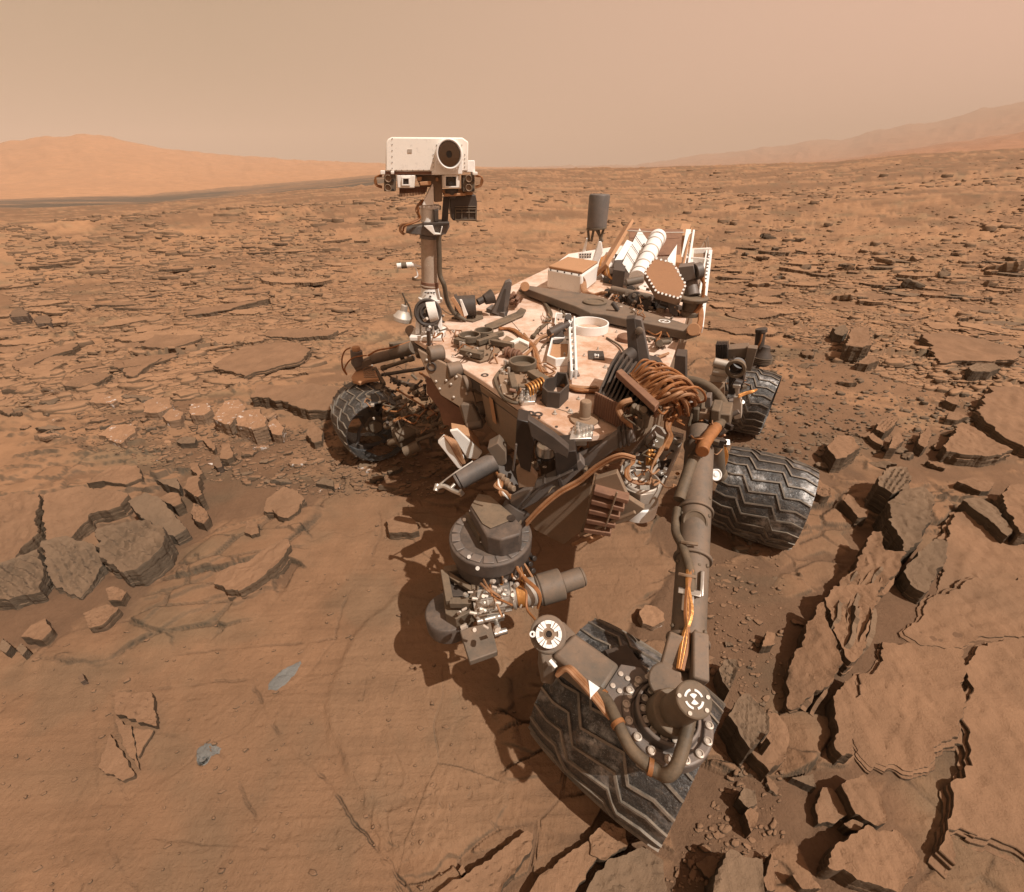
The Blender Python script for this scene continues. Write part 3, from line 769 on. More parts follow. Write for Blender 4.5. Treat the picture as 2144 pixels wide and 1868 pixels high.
put_slab('rock_block', S(ZL, [(1100, 690), (1150, 660), (1220, 665), (1215, 700), (1130, 705)]), .05, "flat grey stone in the gravel behind the brick-shaped stone", mat='rock_grey')
put_slab('rock_flake', S(ZL, [(630, 650), (700, 590), (840, 580), (850, 630), (760, 710), (690, 680)]), .04, "two-tone flake with a white patch near the left end of the gravel", mat='rock_vein')
put_slab('rock_block', S(ZL, [(1260, 680), (1300, 675), (1340, 720), (1330, 745), (1290, 715)]), .05, "slim tan splinter lying beside the brick-shaped stone")
put_slab('rock_flake', S(ZL, [(1530, 1270), (1545, 1200), (1600, 1205), (1620, 1275), (1570, 1290)]), .03, "small squarish flake lying on the long dark-edged slab")
put_slab('rock_flake', S(ZL, [(1185, 1110), (1200, 1050), (1270, 1090), (1295, 1140), (1260, 1185), (1210, 1160)]), .07, "rounded layered stone between the grey block and the dark-edged slab", terr=.015)
put_slab('rock_flake', S(ZL, [(1950, 940), (2000, 905), (2057, 925), (2057, 960)]), .04, "thin bluish wedge stone on the gravel under the rover's instrument cluster", mat='rock_grey')
put_slab('rock_block', S((640, 950, 3.983), [(680, 600), (700, 570), (860, 555), (920, 600), (955, 690), (920, 705), (700, 705)]), .05, "lone flat tan slab lying on smooth bedrock left of the round drum", under=.7)
# right of the rover
put_slab('boulder', S(ZR, [(380, 880), (450, 800), (540, 810), (590, 880), (500, 940), (440, 950)]), .13, "grey-tan split rock alone on sand right of the rear tread", under=.5)
put_slab('boulder', S(ZR, [(700, 1130), (690, 1080), (760, 1010), (880, 1015), (905, 1080), (880, 1150), (780, 1180)]), .20, "ribbed layered boulder standing behind the biggest boulder", terr=.03, mat='rock_grey', under=.6)
put_slab('boulder', S(ZR, [(760, 1230), (850, 1160), (960, 1160), (1015, 1210), (1010, 1330), (960, 1460), (860, 1540), (820, 1450), (800, 1400), (770, 1330)]), .20, "biggest boulder, smooth faced with two slots and a deep shadow on its left", mat='rock_grey', under=.5, tilt=(.15, -.05))
put_slab('layered_rock', S(ZR, [(410, 1800), (560, 1620), (640, 1440), (700, 1450), (720, 1550), (830, 1580), (820, 1680), (720, 1800)]), .12, "sharp upright fin of thin broken layers below the biggest boulder", under=.8, tilt=(.25, 0), rough=.012)
put_slab('boulder', S(ZR, [(860, 1650), (920, 1560), (1020, 1500), (1095, 1530), (1080, 1640), (1000, 1780), (910, 1720)]), .14, "tilted smooth grey slab beside the upright fin of thin layers", mat='rock_grey', tilt=(.2, .1))
put_slab('flat_rock', S(ZR, [(1120, 860), (1200, 740), (1260, 720), (1400, 810), (1540, 890), (1470, 920), (1300, 930), (1130, 900)]), .11, "flat wedge slab with a crack along its top and a dark layered front", cat='flat rock', under=.6)
put_slab('flat_rock', S(ZR, [(990, 130), (1150, 120), (1400, 170), (1625, 230), (1600, 300), (1250, 295), (1110, 310), (1060, 240)]), .13, "broad slab with a steep shadowed left face beyond the wedge slab", cat='flat rock', under=.6)
put_slab('flat_rock', S(ZR, [(1330, 620), (1430, 490), (1580, 490), (1700, 560), (1700, 890), (1500, 800), (1380, 710)]), .10, "rough-edged broad slab just beyond the wedge slab with a crack along it", cat='flat rock', terr=.012)
put_slab('rock_block', S(ZR, [(1265, 380), (1300, 350), (1430, 350), (1465, 380), (1400, 405), (1290, 400)]), .11, "long low grey stone lying on sand before the steep-faced broad slab", mat='rock_grey')
put_slab('rock_flake', S(ZR, [(1185, 1105), (1280, 1080), (1410, 1110), (1380, 1170), (1330, 1170)]), .05, "half-buried tan flake on sand below the wedge slab")
put_slab('rock_flake', S(ZR, [(1230, 1200), (1340, 1190), (1420, 1250), (1540, 1400), (1510, 1430), (1400, 1330), (1290, 1250)]), .11, "long dark-edged splinter slab leaning beside the half-buried flake", mat='rock_grey', under=.8, tilt=(.1, 0))
put_slab('boulder', S(ZR, [(1450, 1170), (1560, 1110), (1760, 1130), (1760, 1420), (1580, 1420), (1520, 1310)]), .13, "large tan block with a black shadow gap on its left, beside the splinter slab", under=.8)
put_slab('flat_rock', S(ZR, [(1110, 1500), (1180, 1300), (1330, 1290), (1500, 1400), (1625, 1500), (1760, 1560), (1760, 1830), (1080, 1830)]), .035, "wide flat bedrock slab right of the tilted grey slab", cat='flat rock', terr=.01, under=-.8, tilt=(.0, .05))
put_slab('rock_block', S(ZR, [(690, 760), (700, 720), (770, 680), (840, 690), (800, 740), (740, 780)]), .09, "ribbed fragment on the sand behind the split rock", terr=.015)
put_slab('rock_block', S(ZR, [(770, 880), (800, 800), (840, 780), (860, 830), (820, 880)]), .10, "small upright dark-sided stone right of the split rock")
put_slab('rock_block', S(ZR, [(955, 850), (970, 790), (1010, 750), (1040, 780), (1010, 860), (990, 875)]), .09, "upright tan stone with a notch before the wedge slab")
put_slab('rock_block', S(ZR, [(315, 1170), (340, 1125), (405, 1130), (400, 1185), (360, 1190)]), .06, "small ribbed block just right of the middle tread", terr=.015)
put_slab('rock_block', S(ZR, [(490, 1190), (520, 1150), (560, 1180), (600, 1240), (650, 1260), (640, 1300), (580, 1300), (540, 1240)]), .08, "crooked brown stone left of the biggest boulder's shadow")
put_slab('rock_flake', S(ZR, [(630, 815), (660, 800), (730, 860), (720, 880), (660, 850)]), .05, "thin slanted flake touching the split rock's right side")
put_slab('rock_block', S(ZR, [(500, 250), (530, 150), (640, 130), (655, 250), (600, 265)]), .22, "tall squarish rock topping the rubble line behind the rear wheel", under=.5)
put_slab('rock_block', S(ZR, [(430, 120), (500, 100), (525, 140), (490, 175), (440, 160)]), .14, "rounded grey rock beside the tall squarish rock", mat='rock_grey')
put_slab('rock_block', S(ZR, [(575, 350), (620, 310), (690, 300), (710, 330), (640, 360)]), .10, "low tan rock at the near end of the rubble line")
put_slab('rock_block', S(ZR, [(1130, 560), (1150, 535), (1230, 545), (1210, 590), (1180, 585)]), .07, "dark-sided chip with a flat top between rubble and the rough-edged slab")
put_slab('rock_flake', S(ZR, [(1140, 680), (1150, 640), (1220, 640), (1280, 665), (1200, 690)]), .06, "thin layered chip just behind the wedge slab")
# lower right
put_slab('layered_rock', S(ZB, [(440, 640), (430, 500), (480, 330), (560, 130), (600, 100), (620, 200), (690, 340), (720, 450), (700, 540), (560, 620), (465, 680)]), .11, "tall tan slab on edge with a pointed far end and black shadow", under=.8, tilt=(.3, 0), rough=.012)
put_slab('layered_rock', S(ZB, [(640, 50), (700, -20), (960, -20), (900, 200), (880, 340), (800, 420), (740, 330), (700, 220)]), .13, "bundle of thin upright layers joined to the fin, deep black gaps on its right", under=.7, tilt=(.1, 0), rough=.012)
put_slab('rock_block', S(ZB, [(690, 660), (740, 550), (830, 500), (815, 700), (790, 880), (810, 980), (740, 990), (700, 950), (720, 850)]), .09, "narrow tan slab strip along the left side of the biggest flat slab", under=.9)
put_slab('flat_rock', S(ZB, [(830, 650), (860, 500), (950, 430), (1000, 330), (1250, 330), (1440, 370), (1450, 900), (1290, 960), (1280, 1020), (1100, 1060), (930, 1050), (830, 960), (800, 850)]), .035, "biggest flat tan slab with a smooth top and ragged dark left edge", cat='flat rock', rough=.008, under=-.8, tilt=(.06, .03))
put_slab('flat_rock', S(ZB, [(1485, 430), (1550, 330), (1867, 290), (2050, 290), (2050, 1640), (1867, 1590), (1700, 1530), (1620, 1490), (1530, 1540), (1490, 1480), (1350, 1630), (1400, 1350), (1480, 1060)]), .03, "very large slab with curved bedding lines across a straight sand-filled crack", cat='flat rock', terr=.006, under=-.8, tilt=(-.03, .04))
put_slab('flat_rock', S(ZB, [(1130, 240), (1250, 30), (1480, -60), (1900, -80), (2050, 0), (2050, 270), (1560, 290), (1430, 330), (1250, 310)]), .03, "rough slab with ragged pits beyond the slab with curved bedding lines", cat='flat rock', terr=.012, under=-.8, tilt=(.02, .05))
put_slab('boulder', S(ZB, [(650, 1660), (700, 1520), (850, 1430), (900, 1410), (960, 1450), (1050, 1420), (1130, 1480), (1200, 1600), (1180, 1720), (1090, 1800), (960, 1780), (800, 1700)]), .10, "chunky tan boulder with small pits and a black shadow at its left end", under=.8, rough=.012)
put_slab('rock_flake', S(ZB, [(740, 1150), (880, 1090), (960, 1180), (1030, 1380), (950, 1400), (830, 1330), (770, 1220)]), .09, "slanted tan slab between the biggest flat slab and the pitted boulder", under=.9)
put_slab('rock_block', S(ZB, [(50, 760), (110, 650), (170, 620), (295, 770), (290, 860), (180, 970), (100, 830)]), .16, "layered block wedged against the front wheel's right side", mat='rock_grey', under=.7, terr=.012)
put_slab('rock_block', S(ZB, [(190, 960), (300, 820), (290, 740), (350, 730), (400, 800), (430, 910), (400, 1000), (300, 1080)]), .09, "smooth tan block next to the layered block at the front wheel", under=.8)
put_slab('rock_block', S(ZB, [(270, 900), (300, 865), (315, 900), (295, 935)]), .19, "tiny chip resting on the smooth tan block by the front wheel")
put_slab('rock_block', S(ZB, [(130, 1230), (160, 1160), (230, 1180), (245, 1260), (190, 1290)]), .07, "dark knobby stone touching the oval stone in the sand", mat='rock_grey')
put_slab('rock_block', S(ZB, [(165, 1320), (200, 1285), (250, 1320), (235, 1400), (205, 1435)]), .07, "tan oval stone below the dark knobby stone")
put_slab('boulder', S(ZB, [(-30, 1720), (60, 1550), (160, 1590), (265, 1600), (280, 1860), (-60, 1860)]), .13, "smooth grey squared block with a black shadow at its upper left corner", mat='rock_grey', under=.7)
put_slab('rock_flake', S(ZB, [(570, 1290), (620, 1180), (680, 1190), (770, 1340), (700, 1390), (590, 1400)]), .04, "low ragged tan flake in sand before the slanted slab")
put_slab('rock_flake', S(ZB, [(430, 1130), (560, 1105), (575, 1190), (520, 1170)]), .05, "pale pointed flake lying alone on the sand strip", mat='rock_grey')
put_slab('rock_flake', S(ZB, [(760, 1390), (810, 1360), (880, 1390), (850, 1430), (800, 1430)]), .06, "small tan flake tucked behind the pitted boulder")
put_slab('rock_flake', S(ZB, [(280, 1730), (330, 1560), (350, 1690), (360, 1790), (300, 1790)]), .06, "slim upright tan splinter beside the grey squared block")
put_slab('rock_flake', S(ZB, [(420, 1710), (560, 1750), (600, 1800), (480, 1800)]), .05, "low tan flake past the slim upright splinter")
put_slab('rock_block', S(ZB, [(0, 480), (30, 410), (110, 410), (120, 450), (60, 600), (20, 540)]), .10, "dark layered stone behind the front wheel", mat='rock_grey', terr=.02)
put_slab('rock_block', S(ZB, [(260, 330), (290, 235), (345, 250), (330, 320)]), .06, "small tan block with a shadowed left face among the chips behind the front wheel")
# near edge
put_slab('flat_rock', S(ZM, [(900, 1720), (1260, 1490), (1480, 1320), (1512, 1340), (1500, 1440), (1300, 1720)]), .05, "long tan wedge slab with thin parallel splits beyond the sandy hollow", cat='flat rock', under=.9, terr=.008)
put_slab('flat_rock', S(ZM, [(1480, 1720), (1560, 1600), (1700, 1470), (1850, 1380), (1920, 1390), (1880, 1530), (1740, 1720)]), .05, "cracked tan wedge slab between the long wedge slab and the front wheel", cat='flat rock', under=.9)
put_slab('flat_rock', S(ZM, [(1860, 1345), (1950, 1240), (2080, 1290), (2100, 1380), (1950, 1480), (1870, 1440)]), .06, "broken stepped slab under the near rim of the front wheel", cat='flat rock', under=.9, terr=.01)
put_slab('flat_rock', S(ZM, [(1890, 1560), (2000, 1480), (2200, 1400), (2320, 1480), (2340, 1760), (1800, 1760)]), .06, "greyish cracked slab at the near side of the front wheel's ground", cat='flat rock', mat='rock_grey', under=.9, terr=.008)
put_slab('rock_block', S(ZM, [(1060, 1550), (1085, 1515), (1105, 1560), (1080, 1585)]), .03, "tiny cube-like chip on the edge of the long wedge slab")
put_slab('rock_flake', S(ZV, [(630, 910), (775, 1145), (700, 1180), (565, 1110)]), .022, "triangular flake with a dark right edge, left of the three bedrock splinters", under=.9, rough=.004)
put_slab('rock_flake', S(ZV, [(655, 830), (745, 865), (790, 1110), (720, 1000)]), .020, "slim middle splinter of the three bedrock splinters", under=.9, rough=.004)
put_slab('rock_flake', S(ZV, [(755, 880), (875, 890), (785, 1040)]), .020, "triangular right splinter of the three bedrock splinters", under=.9, rough=.004)
put_slab('rock_block', S(ZV, [(658, 690), (740, 685), (872, 682), (895, 880), (760, 840), (660, 800)]), .035, "squarish bedrock piece with notched lines just beyond the three splinters", under=.9, terr=.008)
put_slab('rock_block', S(ZV, [(500, 270), (640, 215), (705, 235), (620, 330), (540, 355)]), .05, "two-pronged layered stone on sand above the smooth bedrock", terr=.012)
put_slab('rock_block', S(ZV, [(630, 130), (680, 120), (745, 150), (720, 200), (650, 195)]), .05, "fan-shaped ribbed stone beside the two-pronged stone", terr=.014)
put_slab('rock_block', S(ZV, [(160, 390), (210, 330), (290, 290), (325, 360), (270, 415)]), .05, "long-tailed tan stone on sand left of the two-pronged stone")
put_slab('rock_block', S(ZV, [(125, 460), (150, 425), (190, 460), (160, 495)]), .05, "dark little layered cube beside the long-tailed stone", mat='rock_grey')
put_slab('rock_block', S(ZV, [(20, 450), (40, 390), (90, 430), (60, 475)]), .05, "small layered stone past the dark little cube", mat='rock_grey')
put_slab('rock_block', S(ZV, [(455, 600), (480, 580), (495, 615), (470, 630)]), .03, "lone round pebble on the smooth bedrock ledge", mat='rock_dark')
put_slab('rock_block', (S((1060, 1240, 3.3185), [(910, 180), (960, 120), (1030, 130), (1090, 180), (1080, 240), (1010, 275), (940, 250)])), .04, "round crusty rock with white bits lying between the arm tube and its shadow", mat='rock_vein', rough=.012)
put_slab('boulder', S((0, 150, 2.7066), [(0, 1260), (60, 1240), (98, 1265), (90, 1285), (0, 1290)]), .14, "dark grey rounded boulder far out on the pale slabs, larger of two", mat='rock_dark', under=.1)
put_slab('boulder', S((0, 150, 2.7066), [(130, 1310), (160, 1285), (210, 1285), (236, 1305), (220, 1325), (150, 1328)]), .12, "dark grey rounded boulder far out on the pale slabs, smaller of two", mat='rock_dark', under=.1)

# upright thin beds standing out of the layered rocks, each its own piece
def add_layers(o, pix, h, n, lean=.25, hh=1.0):
    w = np.array([P(x, y, h * .75)[:2] for x, y in pix]); c = w.mean(0); q = w - c
    ev, evec = np.linalg.eigh(np.cov(q.T)); L, W = evec[:, 1], evec[:, 0]
    if W[0] < 0: W = -W
    l0, l1 = (q @ L).min(), (q @ L).max(); w0, w1 = (q @ W).min(), (q @ W).max()
    rg = np.random.default_rng(int(h * 1000) + n)
    for i in range(n):
        wo = w0 + (w1 - w0) * (.12 + .76 * (i + .5 * rg.random()) / n)
        cut = 1 - .55 * abs(2 * (wo - w0) / (w1 - w0) - 1)
        a0 = l0 + (l1 - l0) * (.5 - .5 * cut) + rg.normal(0, .02); a1 = l1 - (l1 - l0) * (.5 - .5 * cut) + rg.normal(0, .02)
        m_ = 26; t = np.linspace(a0, a1, m_); env = np.sin(np.linspace(.12, math.pi - .12, m_)) ** .4
        top = h * hh * (.86 + .30 * rg.random()) * env + .03 * fbm(t / .09, t * 0 + i, 3, 40 + i) + .008 * perlin(t / .02, t * 0 + i, 60 + i)
        side = wo + .02 * fbm(t / .15, t * 0 + i * 3.1, 2, 80 + i)
        th = .009 + .012 * rg.random()
        V, F = [], []
        for k in range(m_):
            for dw, z in ((-th, -.05), (-th * .8, top[k]), (th * .5, top[k] - .006), (th, -.05)):
                ww = side[k] + dw + lean * max(z, 0)
                V.append((L[0] * t[k] + W[0] * ww, L[1] * t[k] + W[1] * ww, z))
        for k in range(m_ - 1):
            for e in range(3): F.append((k * 4 + e, k * 4 + e + 1, k * 4 + 5 + e, k * 4 + 4 + e))
        F += [(0, 1, 2, 3), tuple((m_ - 1) * 4 + e for e in (3, 2, 1, 0))]
        me = mesh('layer', V, F)
        bm = bmesh.new(); bm.from_mesh(me); bmesh.ops.recalc_face_normals(bm, faces=bm.faces); bm.to_mesh(me); bm.free()
        link('layer', me, 'rock' if i % 3 else 'rock_grey', o)
for o_ in [o for o in COL.objects if o.get('label', '') in ("sharp upright fin of thin broken layers below the biggest boulder", "bundle of thin upright layers joined to the fin, deep black gaps on its right", "tall tan slab on edge with a pointed far end and black shadow")]:
    if 'sharp' in o_['label']: add_layers(o_, S(ZR, [(410, 1800), (560, 1620), (640, 1440), (700, 1450), (720, 1550), (830, 1580), (820, 1680), (720, 1800)]), .12, 6)
    elif 'bundle' in o_['label']: add_layers(o_, S(ZB, [(640, 50), (700, -20), (960, -20), (900, 200), (880, 340), (800, 420), (740, 330), (700, 220)]), .13, 7)
    else: add_layers(o_, S(ZB, [(440, 640), (430, 500), (480, 330), (560, 130), (600, 100), (620, 200), (690, 340), (720, 450), (700, 540), (560, 620), (465, 680)]), .11, 3, .35, .8)

# drill hole's grey powder: low heaps on the smooth bedrock
def powder(pix, h, label, bore=None):
    w = poly_world(pix); c = w.mean(0) if bore is None else np.array(bore[:2])
    n = 64; x, y = outline_resample(w - c, n, 1.2, 5)
    V = []; F = []
    ss = [1.0, .93, .82, .66, .48, .3, .14]
    for s in ss:
        vx, vy = x * s, y * s
        z = terrain(vx + c[0], vy + c[1]) + .002 + h * (1 - s) ** 1.2 + .003 * fbm(vx / .02, vy / .02, 2, 3) * (1 - s) - (.004 if s == 1 else 0)
        if bore is not None and s < .4: z = z * 0 + zb
        else: zb = float(np.median(z))
        V += [(a, b, q) for a, b, q in zip(vx, vy, z)]
    k = len(ss)
    if bore is not None:
        aa = np.arctan2(y, x)
        for r_, dz in ((.013, .003), (.010, .0), (.0095, -.035), (.002, -.036)):
            V += [(math.cos(a) * r_, math.sin(a) * r_, zb + dz) for a in aa]; k += 1
    V.append((0, 0, (zb - .036) if bore is not None else float(terrain(np.array([c[0]]), np.array([c[1]]))[0]) + h + .002))
    for q in range(k - 1):
        for i in range(n): F.append((q * n + i, q * n + (i + 1) % n, (q + 1) * n + (i + 1) % n, (q + 1) * n + i))
    F += [((k - 1) * n + i, (k - 1) * n + (i + 1) % n, len(V) - 1) for i in range(n)]
    o = link('powder_pile', mesh('powder_pile', V, F, 60), 'tailings', loc=(c[0], c[1], 0))
    tag(o, label, 'powder')
powder(S(ZV, [(1500, 655), (1510, 610), (1560, 560), (1620, 520), (1690, 485), (1700, 500), (1660, 560), (1610, 620), (1550, 658)]), .003, "streak of blue-grey drill powder dumped on the smooth bedrock")
powder(S(ZV, [(1112, 1075), (1100, 1030), (1105, 990), (1150, 955), (1200, 950), (1250, 985), (1230, 1015), (1190, 1030), (1170, 1070), (1140, 1085)]), .003, "blue-grey powder round the small drill hole", DRILL)

# things that a stone's label can be tied to
ANCHORS = [(t_, P(x, y, 0)[:2]) for t_, x, y in (("the split rock", 1765, 945), ("the biggest boulder", 1895, 1100), ("the wedge slab", 2045, 930), ("the steep-faced broad slab", 2030, 725), ("the rough-edged broad slab", 2110, 870),
    ("the tall squarish rock", 1795, 718), ("the low tan rock", 1815, 760), ("the middle wheel", 1640, 1150), ("the rear wheel", 1600, 910), ("the front wheel", 1420, 1720), ("the white-veined row", 490, 875), ("the brick-shaped stone", 478, 950),
    ("the grey wedge stone", 355, 1020), ("the very wide flat slab", 545, 755), ("the long narrow slab", 355, 715), ("the long ragged ledge slab", 85, 735), ("the pointed tan slab", 300, 770), ("the two dark boulders", 50, 625), ("the camera mast", 800, 640),
    ("the rear deck", 1500, 640), ("the hollow front wheel", 700, 930), ("the layered block", 1560, 1540), ("the tan oval stone", 1572, 1720), ("the pale pointed flake", 1675, 1645), ("the grey squared block", 1540, 1830), ("the smooth tan block", 1610, 1570),
    ("the ledge rubble's flake", 215, 845), ("the two-tone flake", 250, 920), ("the long low grey stone", 2060, 778), ("the dark-sided chip", 1995, 840), ("the antenna side of the rover", 1560, 560), ("the far rocky rise", 1900, 470), ("the lone flat slab", 850, 1120), ("the knobbly upright stone", 408, 1030))]
TONE = {'rock': 'tan', 'rock_far': 'tan', 'rock_grey': 'greyish', 'rock_vein': 'white-flecked', 'rock_dark': 'dark'}
def near_label(kind, mat, rel, q):
    t_ = min(ANCHORS, key=lambda a_: math.hypot(a_[1][0] - q[0], a_[1][1] - q[1]))[0]
    sz = 'small' if rel < .33 else ('medium-sized' if rel < .7 else 'large')
    return f"{sz} {TONE[mat]} {kind} near {t_}"
# ---- loose stones that can be counted: one mesh per kind of shape, many placed
VAR = []
for k in range(14):
    rg = np.random.default_rng(900 + k)
    m_ = rg.integers(6, 10)
    a = np.sort(rg.random(m_)) * 2 * np.pi
    rad = .5 * (.65 + .5 * rg.random(m_))
    el = 1.0 + .9 * rg.random()
    pl = np.stack([np.cos(a) * rad * el, np.sin(a) * rad], 1)
    if 0.5 * np.sum(pl[:, 0] * np.roll(pl[:, 1], -1) - pl[:, 1] * np.roll(pl[:, 0], -1)) < .25: pl = np.stack([np.cos(np.linspace(0, 6.28, 8)[:-1]) * .6, np.sin(np.linspace(0, 6.28, 8)[:-1]) * .42], 1)
    def small(pl, h, seed):
        n = 30; x, y = outline_resample(pl, n, 2.5, seed)
        V = []; F = []
        for s, z in ((.86, -.3), (1.02, 0), (1.0, .35), (1.04, .45), (.99, .9), (.93, 1.0), (.6, 1.03), (.25, 1.05)):
            jj = 1 + .07 * perlin(np.arange(n) * .7, np.full(n, z * 5.0), seed)
            zz = z * h + (h * .25 * fbm(x * s * 3, y * s * 3, 2, seed) if z > .8 else 0)
            V += list(zip(x * s * jj, y * s * jj, np.broadcast_to(zz, (n,))))
        for q in range(7):
            for i in range(n): F.append((q * n + i, q * n + (i + 1) % n, (q + 1) * n + (i + 1) % n, (q + 1) * n + i))
        F.append(tuple(7 * n + i for i in range(n)))
        return V, F
    V, F = small(pl, .18 + .35 * rg.random(), 60 + k)
    VAR.append((V, F, {}))
def var_mesh(k, mat):
    V, F, c = VAR[k]
    if mat not in c:
        c[mat] = mesh('loose_stone', V, F, 35); c[mat].materials.append(MAT[mat])
    return c[mat]
def scatter(name, n, region, size, label, group, mats, cat='stone', tiltm=.25, avoid=None, clear=.0):
    "n loose stones in a photo region (pixel polygon), resting on the ground"
    xs = [q[0] for q in region]; ys = [q[1] for q in region]
    pr = np.array(region, float); done = 0; tries = 0
    while done < n and tries < n * 40:
        tries += 1
        px, py = random.uniform(min(xs), max(xs)), random.uniform(min(ys), max(ys))
        if poly_sd(pr, np.array([px]), np.array([py]))[0] < 0: continue
        q = P(px, py, 0)
        for _ in range(2):
            z = float(terrain(np.array([q[0]]), np.array([q[1]]))[0]); q = P(px, py, min(z, 1.2))
        s = random.uniform(*size) * (1 if random.random() > .15 else 1.6)
        mt_ = random.choice(mats)
        o = link(name, var_mesh(random.randrange(14), mt_))
        o.location = (q[0], q[1], z - .02 * s)
        o.scale = (s, s * random.uniform(.7, 1.1), s * random.uniform(.7, 1.4))
        o.rotation_euler = (random.gauss(0, tiltm), random.gauss(0, tiltm), random.uniform(-.6, 1.0) + (3.14 if random.random() > .5 else 0))
        tag(o, near_label(label, mt_, (s - size[0]) / (size[1] - size[0]), q), cat, group)
        done += 1
scatter('loose_stone', 62, [(1640, 640), (1760, 560), (2144, 600), (2144, 1000), (1960, 1000), (1720, 980), (1660, 880)], (.05, .13), "angular stone strewn on the sand", "stones strewn right of the rover", ['rock', 'rock', 'rock_grey'])
scatter('loose_stone', 60, [(280, 880), (430, 850), (640, 890), (690, 960), (900, 970), (880, 1030), (620, 1040), (480, 1010), (330, 960)], (.025, .075), "stone in the gravel patch", "stones of the gravel patch", ['rock', 'rock_grey', 'rock_vein'])
scatter('loose_stone', 30, [(1500, 1160), (1640, 1150), (1690, 1300), (1600, 1500), (1660, 1700), (1540, 1868), (1440, 1868), (1530, 1640), (1560, 1450), (1470, 1300)], (.012, .045), "stone on the sand strip", "stones on the sand strip", ['rock', 'rock_grey'])
scatter('loose_stone', 40, [(0, 820), (170, 800), (330, 850), (300, 900), (160, 930), (0, 900)], (.04, .11), "broken ledge fragment in the rubble line", "fragments of the rubble line", ['rock', 'rock_grey', 'rock_vein'])
scatter('loose_stone', 70, [(1520, 480), (1800, 440), (2144, 430), (2144, 600), (1760, 640), (1560, 620)], (.10, .30), "dark-sided slab fragment on the far plain", "slab fragments on the far plain", ['rock_far', 'rock_far', 'rock_grey'])

# ---- flat plates of the broken pavement
PLATES = []
for k in range(16):
    rg = np.random.default_rng(1300 + k)
    m_ = int(rg.integers(5, 9)); a = (np.arange(m_) + .75 * rg.random(m_)) / m_ * 2 * np.pi
    el = 1.2 + 1.3 * rg.random(); rad = .5 * (.6 + .6 * rg.random(m_))
    pl_ = np.stack([np.cos(a) * rad * el, np.sin(a) * rad], 1)
    PLATES.append(slab_mesh('pavement_plate', pl_, .07 + .06 * rg.random(), 70 + k, layers=3, under=.8, jag=1.6, rough=.02, tilt=(0, -.05 * rg.random())))
PMAT = {}
def plates_in(n, region, size, ang, label, group, mats):
    xs = [q[0] for q in region]; ys = [q[1] for q in region]; pr = np.array(region, float); done = 0
    while done < n:
        px, py = random.uniform(min(xs), max(xs)), random.uniform(min(ys), max(ys))
        if poly_sd(pr, np.array([px]), np.array([py]))[0] < 0: continue
        q = P(px, py, 0)
        for _ in range(2):
            z = float(terrain(np.array([q[0]]), np.array([q[1]]))[0]); q = P(px, py, min(z, 1.3))
        k = random.randrange(16); mt_ = random.choice(mats)
        if (k, mt_) not in PMAT:
            me = PLATES[k].copy(); me.name = 'pavement_plate'; me.materials.clear(); me.materials.append(MAT[mt_]); PMAT[(k, mt_)] = me
        o = link('pavement_plate', PMAT[(k, mt_)])
        s_ = random.uniform(*size) * min(1.7, max(.7, math.hypot(q[0], q[1]) / 4.5)) * (1.7 if random.random() > .88 else 1)
        o.location = (q[0], q[1], z - .012 * s_)
        o.scale = (s_, s_ * random.uniform(.7, 1.2), s_ * random.uniform(.6, 1.1))
        o.rotation_euler = (random.gauss(.04, .05), random.gauss(0, .04), ang + random.gauss(0, .22) + (math.pi if random.random() > .5 else 0))
        tag(o, near_label(label, mt_, (s_ / .9 - size[0]) / (size[1] - size[0]), q), 'flat rock', group); done += 1
plates_in(150, [(0, 560), (300, 520), (760, 500), (860, 620), (660, 740), (560, 800), (300, 800), (0, 800)], (.07, .26), .26, "thin flat plate of the broken pavement", "pavement plates left of the mast", ['rock_far', 'rock_far', 'rock'])
plates_in(60, [(1480, 560), (1560, 500), (1760, 520), (1660, 640), (1640, 760), (1500, 690)], (.10, .30), -.15, "thin flat plate of the cracked pavement", "pavement plates beside the rear deck", ['rock_far', 'rock'])
plates_in(90, [(1700, 560), (1900, 480), (2144, 470), (2144, 800), (1980, 800), (1860, 700)], (.07, .24), -.2, "thin flat plate among the rubble", "plates among the rubble", ['rock_far', 'rock', 'rock_grey'])

